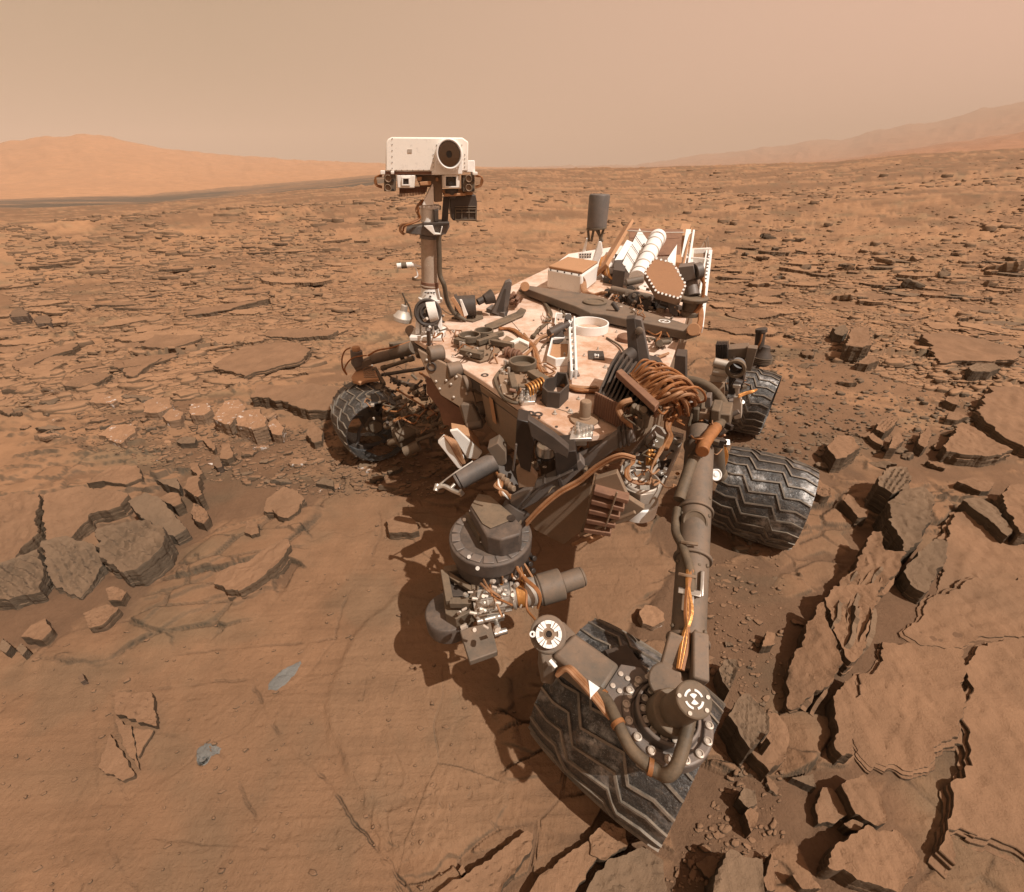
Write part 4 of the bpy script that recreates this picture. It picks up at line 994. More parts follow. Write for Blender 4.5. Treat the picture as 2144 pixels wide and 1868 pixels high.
# ---- what nobody could count: far rubble and pebbles
def stuff(name, n, region, size, label, cat, mat, hs=.5, lim=None):
    xs = [q[0] for q in region]; ys = [q[1] for q in region]; pr = np.array(region, float)
    pts = []
    while len(pts) < n:
        px = RNG.uniform(min(xs), max(xs), 2000); py = RNG.uniform(min(ys), max(ys), 2000)
        ok = poly_sd(pr, px, py) > 0
        for a, b in zip(px[ok], py[ok]):
            if len(pts) < n: pts.append(P(a, b, 0)[:2])
    pts = np.array(pts)
    # pixels were taken on the flat plane: pull the far ones in to where the rising ground shows
    r = np.hypot(*pts.T); keep = (r < 60)
    if lim: keep &= fbm(pts[:, 0] / (1.2 + r * .12), pts[:, 1] / (.9 + r * .08), 3, 606) > -.10
    pts = pts[keep]
    n = len(pts)
    z = terrain(pts[:, 0], pts[:, 1])
    m_ = 7
    V = np.zeros((n, 3 * m_ + 1, 3)); F = []
    sc = size[0] * np.exp(RNG.normal(.35, .65, n)).clip(.5, size[1] / size[0] * 1.6) * (np.clip(np.hypot(*pts.T) / 7, 1, 4) if lim else 1)
    a0 = RNG.random((n, m_)) * .7 + np.arange(m_)[None] * 2 * np.pi / m_
    rad = .5 * (.6 + .6 * RNG.random((n, m_)))
    rot = RNG.uniform(-.4, .8, n); el = RNG.uniform(1, 2.3, n)
    hh = hs * (.4 + .8 * RNG.random(n))
    for k, (s, zz) in enumerate(((1.05, -.4), (1.0, .75), (.8, 1.0))):
        x = np.cos(a0) * rad * s * el[:, None]; y = np.sin(a0) * rad * s
        V[:, k * m_:(k + 1) * m_, 0] = (x * np.cos(rot)[:, None] - y * np.sin(rot)[:, None]) * sc[:, None]
        V[:, k * m_:(k + 1) * m_, 1] = (x * np.sin(rot)[:, None] + y * np.cos(rot)[:, None]) * sc[:, None]
        V[:, k * m_:(k + 1) * m_, 2] = (zz * hh * sc)[:, None] * (1 + .5 * (RNG.random((n, m_)) - .5))
    V[:, -1, 2] = hh * sc * 1.02
    V[:, :, 0] += pts[:, 0:1]; V[:, :, 1] += pts[:, 1:2]; V[:, :, 2] += z[:, None]
    per = 3 * m_ + 1
    ri = np.arange(m_); rj = (ri + 1) % m_
    q4 = np.concatenate([np.stack([k * m_ + ri, k * m_ + rj, (k + 1) * m_ + rj, (k + 1) * m_ + ri], 1) for k in range(2)])
    t3 = np.stack([2 * m_ + ri, 2 * m_ + rj, np.full(m_, 3 * m_)], 1)
    off = (np.arange(n) * per)[:, None, None]
    Q = (q4[None] + off).reshape(-1, 4); T = (t3[None] + off).reshape(-1, 3)
    me = bpy.data.meshes.new(name)
    co_ = V.reshape(-1, 3).astype(np.float32)
    me.vertices.add(len(co_)); me.vertices.foreach_set('co', co_.ravel())
    li = np.concatenate([Q.ravel(), T.ravel()]).astype(np.int32)
    me.loops.add(len(li)); me.loops.foreach_set('vertex_index', li)
    me.polygons.add(len(Q) + len(T))
    me.polygons.foreach_set('loop_start', np.concatenate([np.arange(len(Q)) * 4, len(Q) * 4 + np.arange(len(T)) * 3]).astype(np.int32))
    me.update(calc_edges=True)
    o = link(name, me, mat)
    return tag(o, label, cat, kind='stuff')
stuff('far_rubble', 8500, [(0, 470), (560, 440), (1000, 400), (1200, 390), (1700, 390), (2144, 370), (2144, 640), (1700, 700), (1540, 560), (1100, 520), (700, 640), (0, 760)], (.016, .08), "scattered flat rock rubble all over the far plain", 'rubble', 'rock_far', .30, True)
stuff('far_ledge_rubble', 3000, [(0, 455), (430, 440), (760, 425), (900, 410), (900, 520), (500, 560), (0, 620)], (.02, .09), "dark ledge rubble along the outcrop before the dark valley sand", 'rubble', 'rock_far', .32, True)
stuff('jumbled_flakes', 9000, [(0, 560), (760, 470), (860, 620), (640, 780), (300, 860), (0, 860)], (.020, .14), "small thin flakes jumbled over the pavement left of the rover", 'rubble', 'rock_far', .25)
stuff('jumbled_flakes', 7500, [(1480, 620), (1560, 480), (2144, 480), (2144, 860), (1800, 780), (1640, 700)], (.020, .14), "small thin flakes jumbled over the ground right of the rover", 'rubble', 'rock_far', .28)
stuff('bedrock_grit', 900, [(0, 1380), (600, 1250), (760, 1020), (1060, 1120), (1150, 1430), (1080, 1640), (980, 1868), (0, 1868)], (.003, .010), "tiny grit grains on the smooth bedrock", 'grit', 'rock', .6)
stuff('gravel', 2600, [(150, 840), (430, 850), (640, 900), (960, 960), (940, 1040), (640, 1040), (400, 1000), (150, 930)], (.008, .024), "fine gravel in the patch left of the rover", 'gravel', 'rock', .5)
stuff('pebbles', 2600, [(1500, 900), (1640, 700), (1800, 640), (2144, 700), (2144, 860), (1800, 960), (1650, 1000), (1560, 1180)], (.010, .034), "fine pebbles on the sand right of the rover", 'gravel', 'rock_grey', .5)
stuff('sand_chips', 700, [(1400, 1180), (1640, 1160), (1640, 1868), (1380, 1868), (1540, 1600)], (.006, .018), "fine chips on the sand strip by the front wheel", 'gravel', 'rock', .5)

# ================================================================== ROVER
ROOT = Vector((0.75, 2.35, 0.0))
rover = bpy.data.objects.new('rover', None)
COL.objects.link(rover); rover.location = ROOT; rover.empty_display_size = .3
tag(rover, "dusty six-wheeled rover with white deck, tall camera mast and hexagonal antenna, standing on cracked bedrock", 'rover')
INV = Matrix.Translation(-ROOT)
def _frame(axis):
    w = Vector(axis).normalized()
    u = w.orthogonal().normalized(); v = w.cross(u)
    return u, v, w
def g_cyl(p0, p1, r0, r1=None, n=26, cap=True):
    p0, p1 = Vector(p0), Vector(p1); r1 = r0 if r1 is None else r1
    u, v, w = _frame(p1 - p0)
    V = [p + (u * math.cos(a) + v * math.sin(a)) * r for p, r in ((p0, r0), (p1, r1)) for a in (2 * math.pi * i / n for i in range(n))]
    F = [(i, (i + 1) % n, n + (i + 1) % n, n + i) for i in range(n)]
    if cap: F += [tuple(range(n))[::-1], tuple(range(n, 2 * n))]
    return V, F
def g_lathe(o, axis, prof, n=40, up=None):
    "prof: (radius, height along axis) pairs"
    o = Vector(o); u, v, w = _frame(axis)
    V, F = [], []
    for r, h in prof:
        for i in range(n):
            a = 2 * math.pi * i / n
            V.append(o + (u * math.cos(a) + v * math.sin(a)) * r + w * h)
    for k in range(len(prof) - 1):
        for i in range(n):
            F.append((k * n + i, k * n + (i + 1) % n, (k + 1) * n + (i + 1) % n, (k + 1) * n + i))
    if prof[0][0] > 1e-4: F.append(tuple(range(n))[::-1])
    if prof[-1][0] > 1e-4: F.append(tuple((len(prof) - 1) * n + i for i in range(n)))
    return V, F
def g_ring(o, axis, ro, ri, h, n=40):
    "a flat-topped ring wall"
    o = Vector(o); u, v, w = _frame(axis)
    V, F = [], []
    for r, z in ((ro, 0), (ro, h), (ri, h), (ri, 0)):
        for i in range(n):
            a = 2 * math.pi * i / n
            V.append(o + (u * math.cos(a) + v * math.sin(a)) * r + w * z)
    for k in range(4):
        for i in range(n):
            F.append((k * n + i, k * n + (i + 1) % n, ((k + 1) % 4) * n + (i + 1) % n, ((k + 1) % 4) * n + i))
    return V, F
def g_prism(pts, vec):
    pts = [Vector(p) for p in pts]; vec = Vector(vec); n = len(pts)
    V = pts + [p + vec for p in pts]
    F = [(i, (i + 1) % n, n + (i + 1) % n, n + i) for i in range(n)] + [tuple(range(n))[::-1], tuple(range(n, 2 * n))]
    return V, F
def g_box(c, a, b, d):
    "centre and three half-axes"
    c, a, b, d = Vector(c), Vector(a), Vector(b), Vector(d)
    return g_prism([c - a - b - d, c + a - b - d, c + a + b - d, c - a + b - d], d * 2)
def g_beam(p0, p1, w, h, up=(0, 0, 1)):
    p0, p1 = Vector(p0), Vector(p1); t = (p1 - p0).normalized()
    s = t.cross(Vector(up)); s = s.normalized() if s.length > 1e-5 else Vector((1, 0, 0))
    q = s.cross(t)
    return g_box((p0 + p1) / 2, (p1 - p0) / 2, s * w / 2, q * h / 2)
def spline(pts, k=7):
    pts = [Vector(p) for p in pts]
    P_ = [pts[0] * 2 - pts[1]] + pts + [pts[-1] * 2 - pts[-2]]
    out = []
    for i in range(1, len(P_) - 2):
        a, b, c, d = P_[i - 1], P_[i], P_[i + 1], P_[i + 2]
        for j in range(k):
            t = j / k
            out.append(.5 * ((2 * b) + (c - a) * t + (2 * a - 5 * b + 4 * c - d) * t * t + (3 * b - a - 3 * c + d) * t ** 3))
    out.append(pts[-1])
    return out
def g_tube(path, r, n=8, k=7, smooth=True):
    p = spline(path, k) if smooth and len(path) > 2 else [Vector(q) for q in path]
    V, F = [], []
    u = None
    for i, q in enumerate(p):
        t = (p[min(i + 1, len(p) - 1)] - p[max(i - 1, 0)]).normalized()
        if u is None: u = t.orthogonal().normalized()
        u = (u - t * u.dot(t)).normalized(); v = t.cross(u)
        for j in range(n):
            a = 2 * math.pi * j / n
            V.append(q + (u * math.cos(a) + v * math.sin(a)) * r)
    for i in range(len(p) - 1):
        for j in range(n):
            F.append((i * n + j, i * n + (j + 1) % n, (i + 1) * n + (j + 1) % n, (i + 1) * n + j))
    F += [tuple(range(n))[::-1], tuple((len(p) - 1) * n + j for j in range(n))]
    return V, F
def join(*gs):
    V, F = [], []
    for v, f in gs:
        o = len(V); V += list(v); F += [tuple(o + i for i in q) for q in f]
    return V, F
def part(name, geo, mat, parent=None, bevel=.003, smooth=40):
    V, F = geo
    stuffy = name in STUFFY
    me = bpy.data.meshes.new(name)
    me.from_pydata([tuple(v) for v in V], [], F)
    bm = bmesh.new(); bm.from_mesh(me)
    bmesh.ops.recalc_face_normals(bm, faces=bm.faces)
    bm.to_mesh(me); bm.free()
    me.polygons.foreach_set('use_smooth', [True] * len(me.polygons))
    me.set_sharp_from_angle(angle=math.radians(smooth))
    o = link(name, me, mat)
    o.parent = parent or rover
    if parent is None: o.matrix_parent_inverse = INV
    if stuffy: o['kind'] = 'stuff'
    if bevel:
        b = o.modifiers.new('bevel', 'BEVEL'); b.width = bevel; b.segments = 2; b.limit_method = 'ANGLE'; b.angle_limit = math.radians(40)
        b.harden_normals = False
    return o
STUFFY = {'small_fittings', 'deck_screws', 'deck_seams', 'deck_fittings', 'turret_fittings', 'cluster_fittings', 'head_rivets', 'printed_marks', 'collar_bolts', 'ring_teeth', 'truss_holes', 'box_screws', 'edge_studs', 'rail_holes', 'target_dots', 'tube_rivets', 'cap_screws',
          'mesh_studs', 'support_bolts', 'rack_front_pins', 'box_cables', 'rail_cables', 'gimbal_cables', 'box_slats', 'cooling_fins', 'bracket_bulbs', 'connector_nest'}
def parts(name, geos, mat, parent=None, bevel=0):
    return [part(name, g, mat, parent, bevel) for g in geos]
def clutter(n, region, z, mats, parent=None, size=(.008, .022), wires=0):
    "small fittings nobody could count, and a few thin wires, in a photo region at heights z"
    by = {}
    for k in range(n):
        x, y = random.uniform(region[0], region[2]), random.uniform(region[1], region[3])
        q = P(x, y, random.uniform(*z)); s_ = random.uniform(*size)
        d_ = Vector((random.uniform(-1, 1), random.uniform(-1, .2), random.uniform(0, 1.2))).normalized()
        if random.random() < .55: g = g_cyl(q - d_ * s_, q + d_ * s_ * random.uniform(.6, 2.2), s_ * random.uniform(.35, .8), n=10)
        else:
            a_ = random.uniform(0, 3.14); u_ = Vector((math.cos(a_), math.sin(a_), 0)); g = g_box(q, u_ * s_ * random.uniform(.6, 1.6), Vector((-u_.y, u_.x, 0)) * s_ * random.uniform(.4, 1), UP * s_ * random.uniform(.3, .9))
        by.setdefault(random.choice(mats), []).append(g)
    for mt_, gs_ in by.items(): part('small_fittings', join(*gs_), mt_, parent, .0015)
    for k in range(wires):
        x, y = random.uniform(region[0], region[2]), random.uniform(region[1], region[3]); zz = random.uniform(*z)
        pts = [P(x, y, zz)]
        for j in range(4):
            x += random.uniform(-14, 18); y += random.uniform(-10, 14); pts.append(P(x, y, zz + random.uniform(-.02, .05)))
        part('thin_wire', g_tube(pts, random.uniform(.0025, .005), 6, 5), random.choice(['cable', 'cable_tan', 'cable_dark', 'cable_tan']), parent, 0)
UP = Vector((0, 0, 1))
def pz(pix, z): return [P(x, y, z) for x, y in pix]
def flat(pix, z, h): return g_prism(pz(pix, z), (0, 0, h))
def zm(poly, x0, y0, s): return [(x0 + a / s, y0 + b / s) for a, b in poly]
Z1 = (760, 260, 6.857); Z2 = (780, 460, 5.714); Z3 = (1080, 400, 4.472); Z4 = (660, 680, 5.1425); Z5 = (900, 640, 3.809)
Z6 = (1240, 740, 4.073); Z7 = (860, 900, 3.584); Z8 = (1060, 1240, 3.3185); Z9 = (1420, 660, 6.892)
def z1(a, b, z): return (z[0] + a / z[2], z[1] + b / z[2])
DZ = 1.10
HEAD = math.radians(38)
FWD = Vector((-math.sin(HEAD), -math.cos(HEAD), 0)); PORT = Vector((math.cos(HEAD), -math.sin(HEAD), 0))

# ---------------------------------------------------------------- wheels
WR, WW, NG = .272, .48, 24
def wheel_skin(holes=()):
    nu, nv = 144, 26
    V, F = [], []
    for s, off in ((1, 0), (-1, -.006)):
        for i in range(nu):
            a = 2 * math.pi * i / nu
            for j in range(nv + 1):
                t = j / nv * 2 - 1
                r = WR + off - .022 * abs(t) ** 2.6 - .0
                V.append((t * WW / 2, r * math.cos(a), r * math.sin(a)))
    o2 = nu * (nv + 1)
    hs = set(holes)
    for i in range(nu):
        k = (i + 1) % nu
        for j in range(nv):
            if (i, j) in hs: continue
            A, B, C, D = i * (nv + 1) + j, k * (nv + 1) + j, k * (nv + 1) + j + 1, i * (nv + 1) + j + 1
            F.append((A, B, C, D)); F.append((o2 + A, o2 + D, o2 + C, o2 + B))
        for j in (0, nv):
            A, B = i * (nv + 1) + j, k * (nv + 1) + j
            F.append((A, B, o2 + B, o2 + A) if j else (B, A, o2 + A, o2 + B))
    return V, F
def grouser_geo():
    "one zigzag tread bar across the wheel, raised from the skin, at the top of the wheel"
    xs = [-1, -.76, -.52, -.30, .26, .44, .74, 1.0]
    ofs = [0, -.15, 0, -1.15, -.75, -1.80, -1.60, -1.85]
    da = 2 * math.pi / NG
    V, F = [], []
    m = 6
    pts = []
    for k in range(len(xs) - 1):
        for q in range(m):
            t = q / m; pts.append((xs[k] + (xs[k + 1] - xs[k]) * t, ofs[k] + (ofs[k + 1] - ofs[k]) * t))
    pts.append((xs[-1], ofs[-1]))
    w = .0042
    n = len(pts)
    for i, (x, a) in enumerate(pts):
        x0, a0 = pts[max(0, i - 1)]; x1, a1 = pts[min(n - 1, i + 1)]
        tx, ty = (x1 - x0) * WW / 2, (a1 - a0) * da * WR
        l = math.hypot(tx, ty) + 1e-9; nx, ny = -ty / l * w, tx / l * w
        r = WR - .022 * abs(x) ** 2.6
        for sx, rr in ((1, -.002), (1, .0085), (-1, .0085), (-1, -.002)):
            ang = a * da + sx * ny / WR
            V.append((x * WW / 2 + sx * nx, (r + rr) * math.sin(ang), (r + rr) * math.cos(ang)))
    for i in range(n - 1):
        for q in range(4):
            F.append((i * 4 + q, i * 4 + (q + 1) % 4, i * 4 + 4 + (q + 1) % 4, i * 4 + 4 + q))
    F += [(0, 3, 2, 1), tuple((n - 1) * 4 + q for q in range(4))]
    return V, F
GROUSER = None
def make_wheel(c, head, roll, holes=(), flip=1):
    global GROUSER
    V, F = wheel_skin(holes)
    me = mesh('wheel', V, F, 40)
    w = link('wheel', me, 'wheel'); w.parent = rover; w.matrix_parent_inverse = INV
    # local x is the axle
    R = Matrix.Rotation(-head, 4, 'Z') @ Matrix.Rotation(roll, 4, 'X')
    if flip < 0: R = Matrix.Rotation(-head + math.pi, 4, 'Z') @ Matrix.Rotation(roll, 4, 'X')
    w.matrix_local = Matrix.Identity(4)
    w.location = c; w.rotation_euler = R.to_euler()
    if GROUSER is None:
        gv, gf = grouser_geo()
        GROUSER = mesh('grouser', gv, gf, 30); GROUSER.materials.append(MAT['grouser'])
    for k in range(NG):
        g = link('grouser', GROUSER); g.parent = w
        g.rotation_euler = (2 * math.pi * k / NG, 0, 0)
    # inner hoop, hub and six curved spokes
    hoop = part('hoop', g_ring((-.03, 0, 0), (1, 0, 0), WR - .006, WR - .035, .05), 'dark', w, .002)
    hub = part('hub', join(g_cyl((-.12, 0, 0), (.10, 0, 0), .075), g_cyl((.10, 0, 0), (.15, 0, 0), .05)), 'olive', w, .004)
    for k in range(6):
        a = 2 * math.pi * k / 6
        pts = [(0, math.cos(a + t * .5) * r, math.sin(a + t * .5) * r) for t, r in ((0, .07), (.4, .13), (.9, .19), (1.0, WR - .02))]
        sp = part('spoke', g_tube(pts, .012, 6, 4), 'bluegrey', w, 0)
    return w
def gz(x, y): return float(terrain(np.array([x]), np.array([y]))[0])
FL = Vector((.430, .80, .23)); ML = Vector((1.555, 2.09, .255)); RL = Vector((1.98, 3.35, .30)); FR = Vector((-1.14, 3.02, .28))
HOLES_A = [(i, j) for i in range(20, 24) for j in range(9, 12)] + [(24, 10), (19, 10)]
HOLES_B = [(16, 12), (16, 13), (17, 12), (17, 13), (25, 11), (25, 12)]
make_wheel(FL, math.radians(41), .30, HOLES_A).scale = (1.10, 1, 1)
make_wheel(ML, math.radians(33), .12, HOLES_B)
make_wheel(RL, math.radians(36), .22)
make_wheel(FR, math.radians(58), .40)

# ---------------------------------------------------------------- body and deck
deck_px = [(868, 718), (1008, 806), (1107, 876), (1189, 927), (1241, 925), (1300, 916), (1352, 886), (1391, 803), (1425, 706), (1446, 640), (1462, 598), (1150, 566), (1085, 598)]
deck = part('deck', flat(deck_px, DZ - .03, .03), 'deck', bevel=.005)
hull_px = [(884, 716), (1008, 797), (1098, 858), (1180, 880), (1280, 868), (1345, 836), (1385, 792), (1420, 706), (1456, 602), (1150, 572), (1092, 602)]
hull = part('hull', g_prism(pz(hull_px, DZ - .031), Vector((0, 0, -.36)) - FWD * .16), 'beige', bevel=.01)
part('front_panel', g_prism([P(1004, 806, DZ - .035), P(1106, 878, DZ - .035), P(1106, 878, DZ - .035) - UP * .30 - FWD * .05, P(1004, 806, DZ - .035) - UP * .26 - FWD * .05], -FWD * .02), 'beige', bevel=.004)
part('front_panel_strip', g_prism([P(1026, 830, DZ - .06) + FWD * .006, P(1034, 836, DZ - .06) + FWD * .006, P(1034, 836, DZ - .06) - UP * .15 - FWD * .02, P(1026, 830, DZ - .06) - UP * .15 - FWD * .02], FWD * .004), 'tan', bevel=.001)
part('rear_deck', flat([(1150, 568), (1246, 590), (1310, 604), (1440, 645), (1464, 598), (1480, 548), (1300, 520), (1190, 538)], DZ - .03, .034), 'deck_rear')
part('deck_edge', join(*[g_beam(P(a[0], a[1], DZ - .06), P(b[0], b[1], DZ - .06), .02, .05) for a, b in (((1008, 812), (1107, 882)), ((1107, 882), (1189, 933)), ((868, 726), (1008, 812)))]), 'dark')
# screws over the deck
sc = []
for k in range(46):
    x, y = random.uniform(880, 1430), random.uniform(600, 900)
    if poly_sd(np.array(deck_px, float), np.array([float(x)]), np.array([float(y)]))[0] < 12: continue
    q = P(x, y, DZ); sc.append(g_cyl(q, q + UP * .004, .006, n=8))
part('deck_screws', join(*sc), 'dark', deck, 0)

sm_ = []
for a_, b_ in (((1180, 640), (1330, 700)), ((1060, 660), (1130, 742)), ((1330, 790), (1245, 866)), ((960, 760), (1010, 700)), ((1212, 870), (1130, 845)), ((1150, 650), (1145, 700)), ((1300, 660), (1400, 690))):
    sm_.append(g_beam(P(*a_, DZ + .0005), P(*b_, DZ + .0005), .004, .002))
part('deck_seams', join(*sm_), 'olive', deck, 0)
fit = []
for k in range(60):
    x, y = random.uniform(930, 1410), random.uniform(640, 890)
    if poly_sd(np.array(deck_px, float), np.array([float(x)]), np.array([float(y)]))[0] < 14: continue
    q = P(x, y, DZ); r_ = random.uniform(.006, .014)
    fit.append(g_lathe(q, UP, [(r_, 0), (r_, .005), (r_ * .6, .007), (r_ * .5, random.uniform(.007, .02)), (0, .02)], 8))
part('deck_fittings', join(*fit), 'alu', deck, 0)
# differential bar across the deck
bar_px = [(1102, 597), (1223, 614), (1246, 617), (1275, 627), (1465, 687), (1440, 694), (1266, 658), (1235, 655), (1205, 641), (1098, 603)]
bar = part('cross_bar', flat(bar_px, DZ + .075, -.055), 'grey', bevel=.006)
c = P(1245, 634, DZ + .075)
part('pivot_cap', g_lathe(c, UP, [(.085, -.04), (.085, .012), (.062, .014), (.060, .006), (.03, .006), (0, .006)]), 'olive', bar)
c = P(1391, 673, DZ + .076)
part('round_mark', join(g_ring(c, UP, .036, .029, .002), g_box(c + Vector((.009, .009, .001)), (.007, 0, 0), (0, .007, 0), (0, 0, .001)), g_box(c + Vector((-.009, -.009, .001)), (.007, 0, 0), (0, .007, 0), (0, 0, .001))), 'target_white', bar, 0)
part('end_joint', join(g_cyl(P(1452, 690, DZ - .02), P(1452, 690, DZ + .13), .035), g_cyl(P(1462, 698, DZ - .3), P(1456, 696, DZ + .05), .022)), 'tan', bar)
part('end_joint', g_cyl(P(1099, 600, DZ - .02), P(1099, 600, DZ + .13), .035), 'tan', bar)

# ---------------------------------------------------------------- mast
B0 = P(896, 697, DZ)
MP = facing(B0); MN = MP.n
mp_ = mpp(B0)
def mc(x0, y0, x1, y1, r0, r1=None, off=0.0, n=30):
    q0, q1 = MP.px(x0, y0, off), MP.px(x1, y1, off); k = mpp((q0 + q1) / 2)
    return g_cyl(q0, q1, r0 * k, (r0 if r1 is None else r1) * k, n)
def mprism(pix, depth, off=0.0): return g_prism([MP.px(x, y, off) for x, y in pix], -MN * depth)
mast = part('mast', join(mc(900, 602, 899, 480, 17.5), mc(899, 600, 899, 596, 19)), 'mast')
part('brown_band', mc(900, 602, 900, 589, 18.4), 'brownband', mast)
part('flare', join(mc(901, 624, 900, 602, 21, 17.6), mc(901, 630, 901, 623, 25)), 'white', mast)
marks = [g_box(MP.px(891 + 6 * k, 613, 18 * mp_), Vector((2.2 * mp_, 0, 0)), (0, 0, 1.0 * mp_), MN * .4 * mp_) for k in range(4)] + [g_box(MP.px(901, 621, 20.5 * mp_), Vector((2.0 * mp_, 0, 0)), (0, 0, 1.6 * mp_), MN * .4 * mp_)]
part('printed_marks', join(*marks), 'dark', mast, 0)
part('cable_conduit', g_tube([MP.px(922, 486, .06), MP.px(919, 500, .06), MP.px(920, 540, .06), MP.px(921, 575, .06), MP.px(930, 598, .07), MP.px(936, 630, .04), MP.px(950, 655, .02), MP.px(976, 672, .03)], 4.6 * mp_, 10), 'cable_dark', mast)
base = part('mast_base', join(mprism([(870, 698), (873, 668), (888, 640), (918, 640), (925, 662), (928, 700)], .16, .05), g_box(P(897, 699, DZ + .015), (.10, 0, 0), (0, .10, 0), (0, 0, .014))), 'white', bevel=.006)
part('azimuth_drum', join(mc(896, 654, 915, 650, 24, off=.09)), 'white', base)
d0 = MP.px(896, 655, .13); ax = (CAMP - d0).normalized()
drum = part('drum_face', g_lathe(d0, ax, [(.082, -.07), (.082, .0), (.078, .006), (.068, .006), (.066, -.004), (.05, -.004), (.048, .006), (.036, .006), (.034, -.006), (0, -.006)]), 'dark', base)
part('wire_coil', join(g_tube([d0 + ax * .012 + (MN.cross(UP) * math.cos(a) + UP * math.sin(a)) * (.018 + .006 * a) for a in [i * .5 for i in range(12)]], .005, 6, 3)), 'olive', base, 0)
part('foot', join(*[mprism([(x - 3, 664), (x + 4, 664), (x + 5, 700), (x - 4, 700)], .03, .11) for x in (874, 886, 909, 920)]), 'white_clean', base)
part('foot_plate', flat([(866, 690), (928, 694), (932, 706), (868, 702)], DZ, .012), 'alu', base)
# neck collar and head
mp_ = mpp(MP.px(896, 400, .10))
neck = part('neck_collar', join(mprism([(852, 478), (900, 470), (940, 466), (942, 474), (934, 490), (915, 496), (860, 490), (850, 488)], .13, .07), mc(898, 492, 898, 500, 19)), 'bluegrey')
part('collar_plate', mprism([(886, 467), (941, 465), (941, 471), (886, 473)], .16, .09), 'dark', neck)
part('collar_cover', mprism([(887, 473), (906, 472), (911, 488), (922, 489), (925, 474), (927, 474), (923, 492), (908, 492)], .03, .10), 'white', neck)
part('cable_loop', g_tube([MP.px(884, 420, .03), MP.px(872, 438, .05), MP.px(877, 455, .06), MP.px(858, 466, .07), MP.px(842, 470, .06), MP.px(838, 482, .05), MP.px(846, 491, .04)], 3.2 * mp_, 8), 'cable_tan', neck)
part('cable_loop', g_tube([MP.px(886, 418, .05), MP.px(876, 440, .07), MP.px(880, 458, .07), MP.px(862, 468, .09), MP.px(847, 474, .08), MP.px(844, 484, .06)], 2.2 * mp_, 8), 'cable', neck)
part('neck_tube', join(mc(896, 466, 896, 436, 15.5, off=.02), mc(898, 437, 898, 428, 25, off=.0)), 'white', neck)
part('neck_connectors', mprism([(909, 440), (918, 438), (918, 464), (909, 464)], .04, .09), 'dark', neck)
part('collar_bolts', join(*[g_cyl(MP.px(x, 433, .075), MP.px(x, 433, .085), 2.0 * mp_, n=10) for x in (880, 888, 898, 908, 918)]), 'silver', neck, 0)
part('neck_gusset', mprism([(905, 385), (907, 386), (908, 430), (884, 430), (888, 420)], .06, .08), 'white', neck)
mp_ = mpp(MP.px(900, 340, .12))
head = part('mast_head', mprism([(808, 300), (812, 291), (820, 287), (968, 288), (981, 297), (980, 359), (807, 359)], .32, .12), 'head', bevel=.006)
part('head_rivets', join(*[g_cyl(MP.px(x, y, .119), MP.px(x, y, .123), .9 * mp_, n=6) for x, y in [(821, 290 + 12.5 * k) for k in range(6)] + [(818 + 11.5 * k, 356.5) for k in range(8)] + [(907, 324 + 8.5 * k) for k in range(4)] + [(973, 324 + 8.5 * k) for k in range(4)] + [(930, 292), (940, 292), (950, 292), (914, 304), (967, 304)]]), 'dark', head, 0)
part('square_label', mprism([(853, 312.5), (862.5, 312.5), (862.5, 320), (853, 320)], .003, .1225), 'alu', head, 0)
part('window_plate', mprism([(911, 358), (911, 318), (920, 303), (960, 303), (968, 318), (968, 365), (904, 365), (904, 358)], .03, .128), 'white_clean', head)
wc = MP.px(940, 323, .131)
wring = part('window_ring', g_lathe(wc, MN, [(27.5 * mp_, -.02), (27.5 * mp_, .028), (26 * mp_, .032), (23.5 * mp_, .032), (23 * mp_, .02), (23 * mp_, .002)], 48), 'white_clean', head)
part('telescope_window', g_lathe(wc, MN, [(22.9 * mp_, .012), (17 * mp_, .006), (10 * mp_, .002), (0, .0)], 48), 'mirror', head)
part('telescope_baffle', g_lathe(wc, MN, [(7.5 * mp_, .0), (7.5 * mp_, .012), (0, .012)], 24), 'black', head)
part('ring_teeth', join(*[g_box(wc + (MN.cross(UP) * math.cos(a) + UP * math.sin(a)) * 27.6 * mp_ + MN * .024, (1.3 * mp_, 0, 0), (0, 0, 1.3 * mp_), MN * .004) for a in [math.radians(200 + 14 * k) for k in range(11)]]), 'white_clean', head, 0)
part('side_box', mprism([(976, 336), (994, 336), (995, 361), (976, 361)], .14, .10), 'white_clean', head)
part('camera_bar', mprism([(799, 359), (904, 359), (904, 366), (799, 366)], .12, .11), 'brownband', head)
part('bar_ends', join(mprism([(796, 357), (806, 357), (806, 366), (796, 366)], .10, .125), mprism([(990, 360), (1000, 360), (1000, 367), (990, 367)], .10, .125), mprism([(818, 358), (825, 358), (825, 365), (818, 365)], .02, .13)), 'white', head)
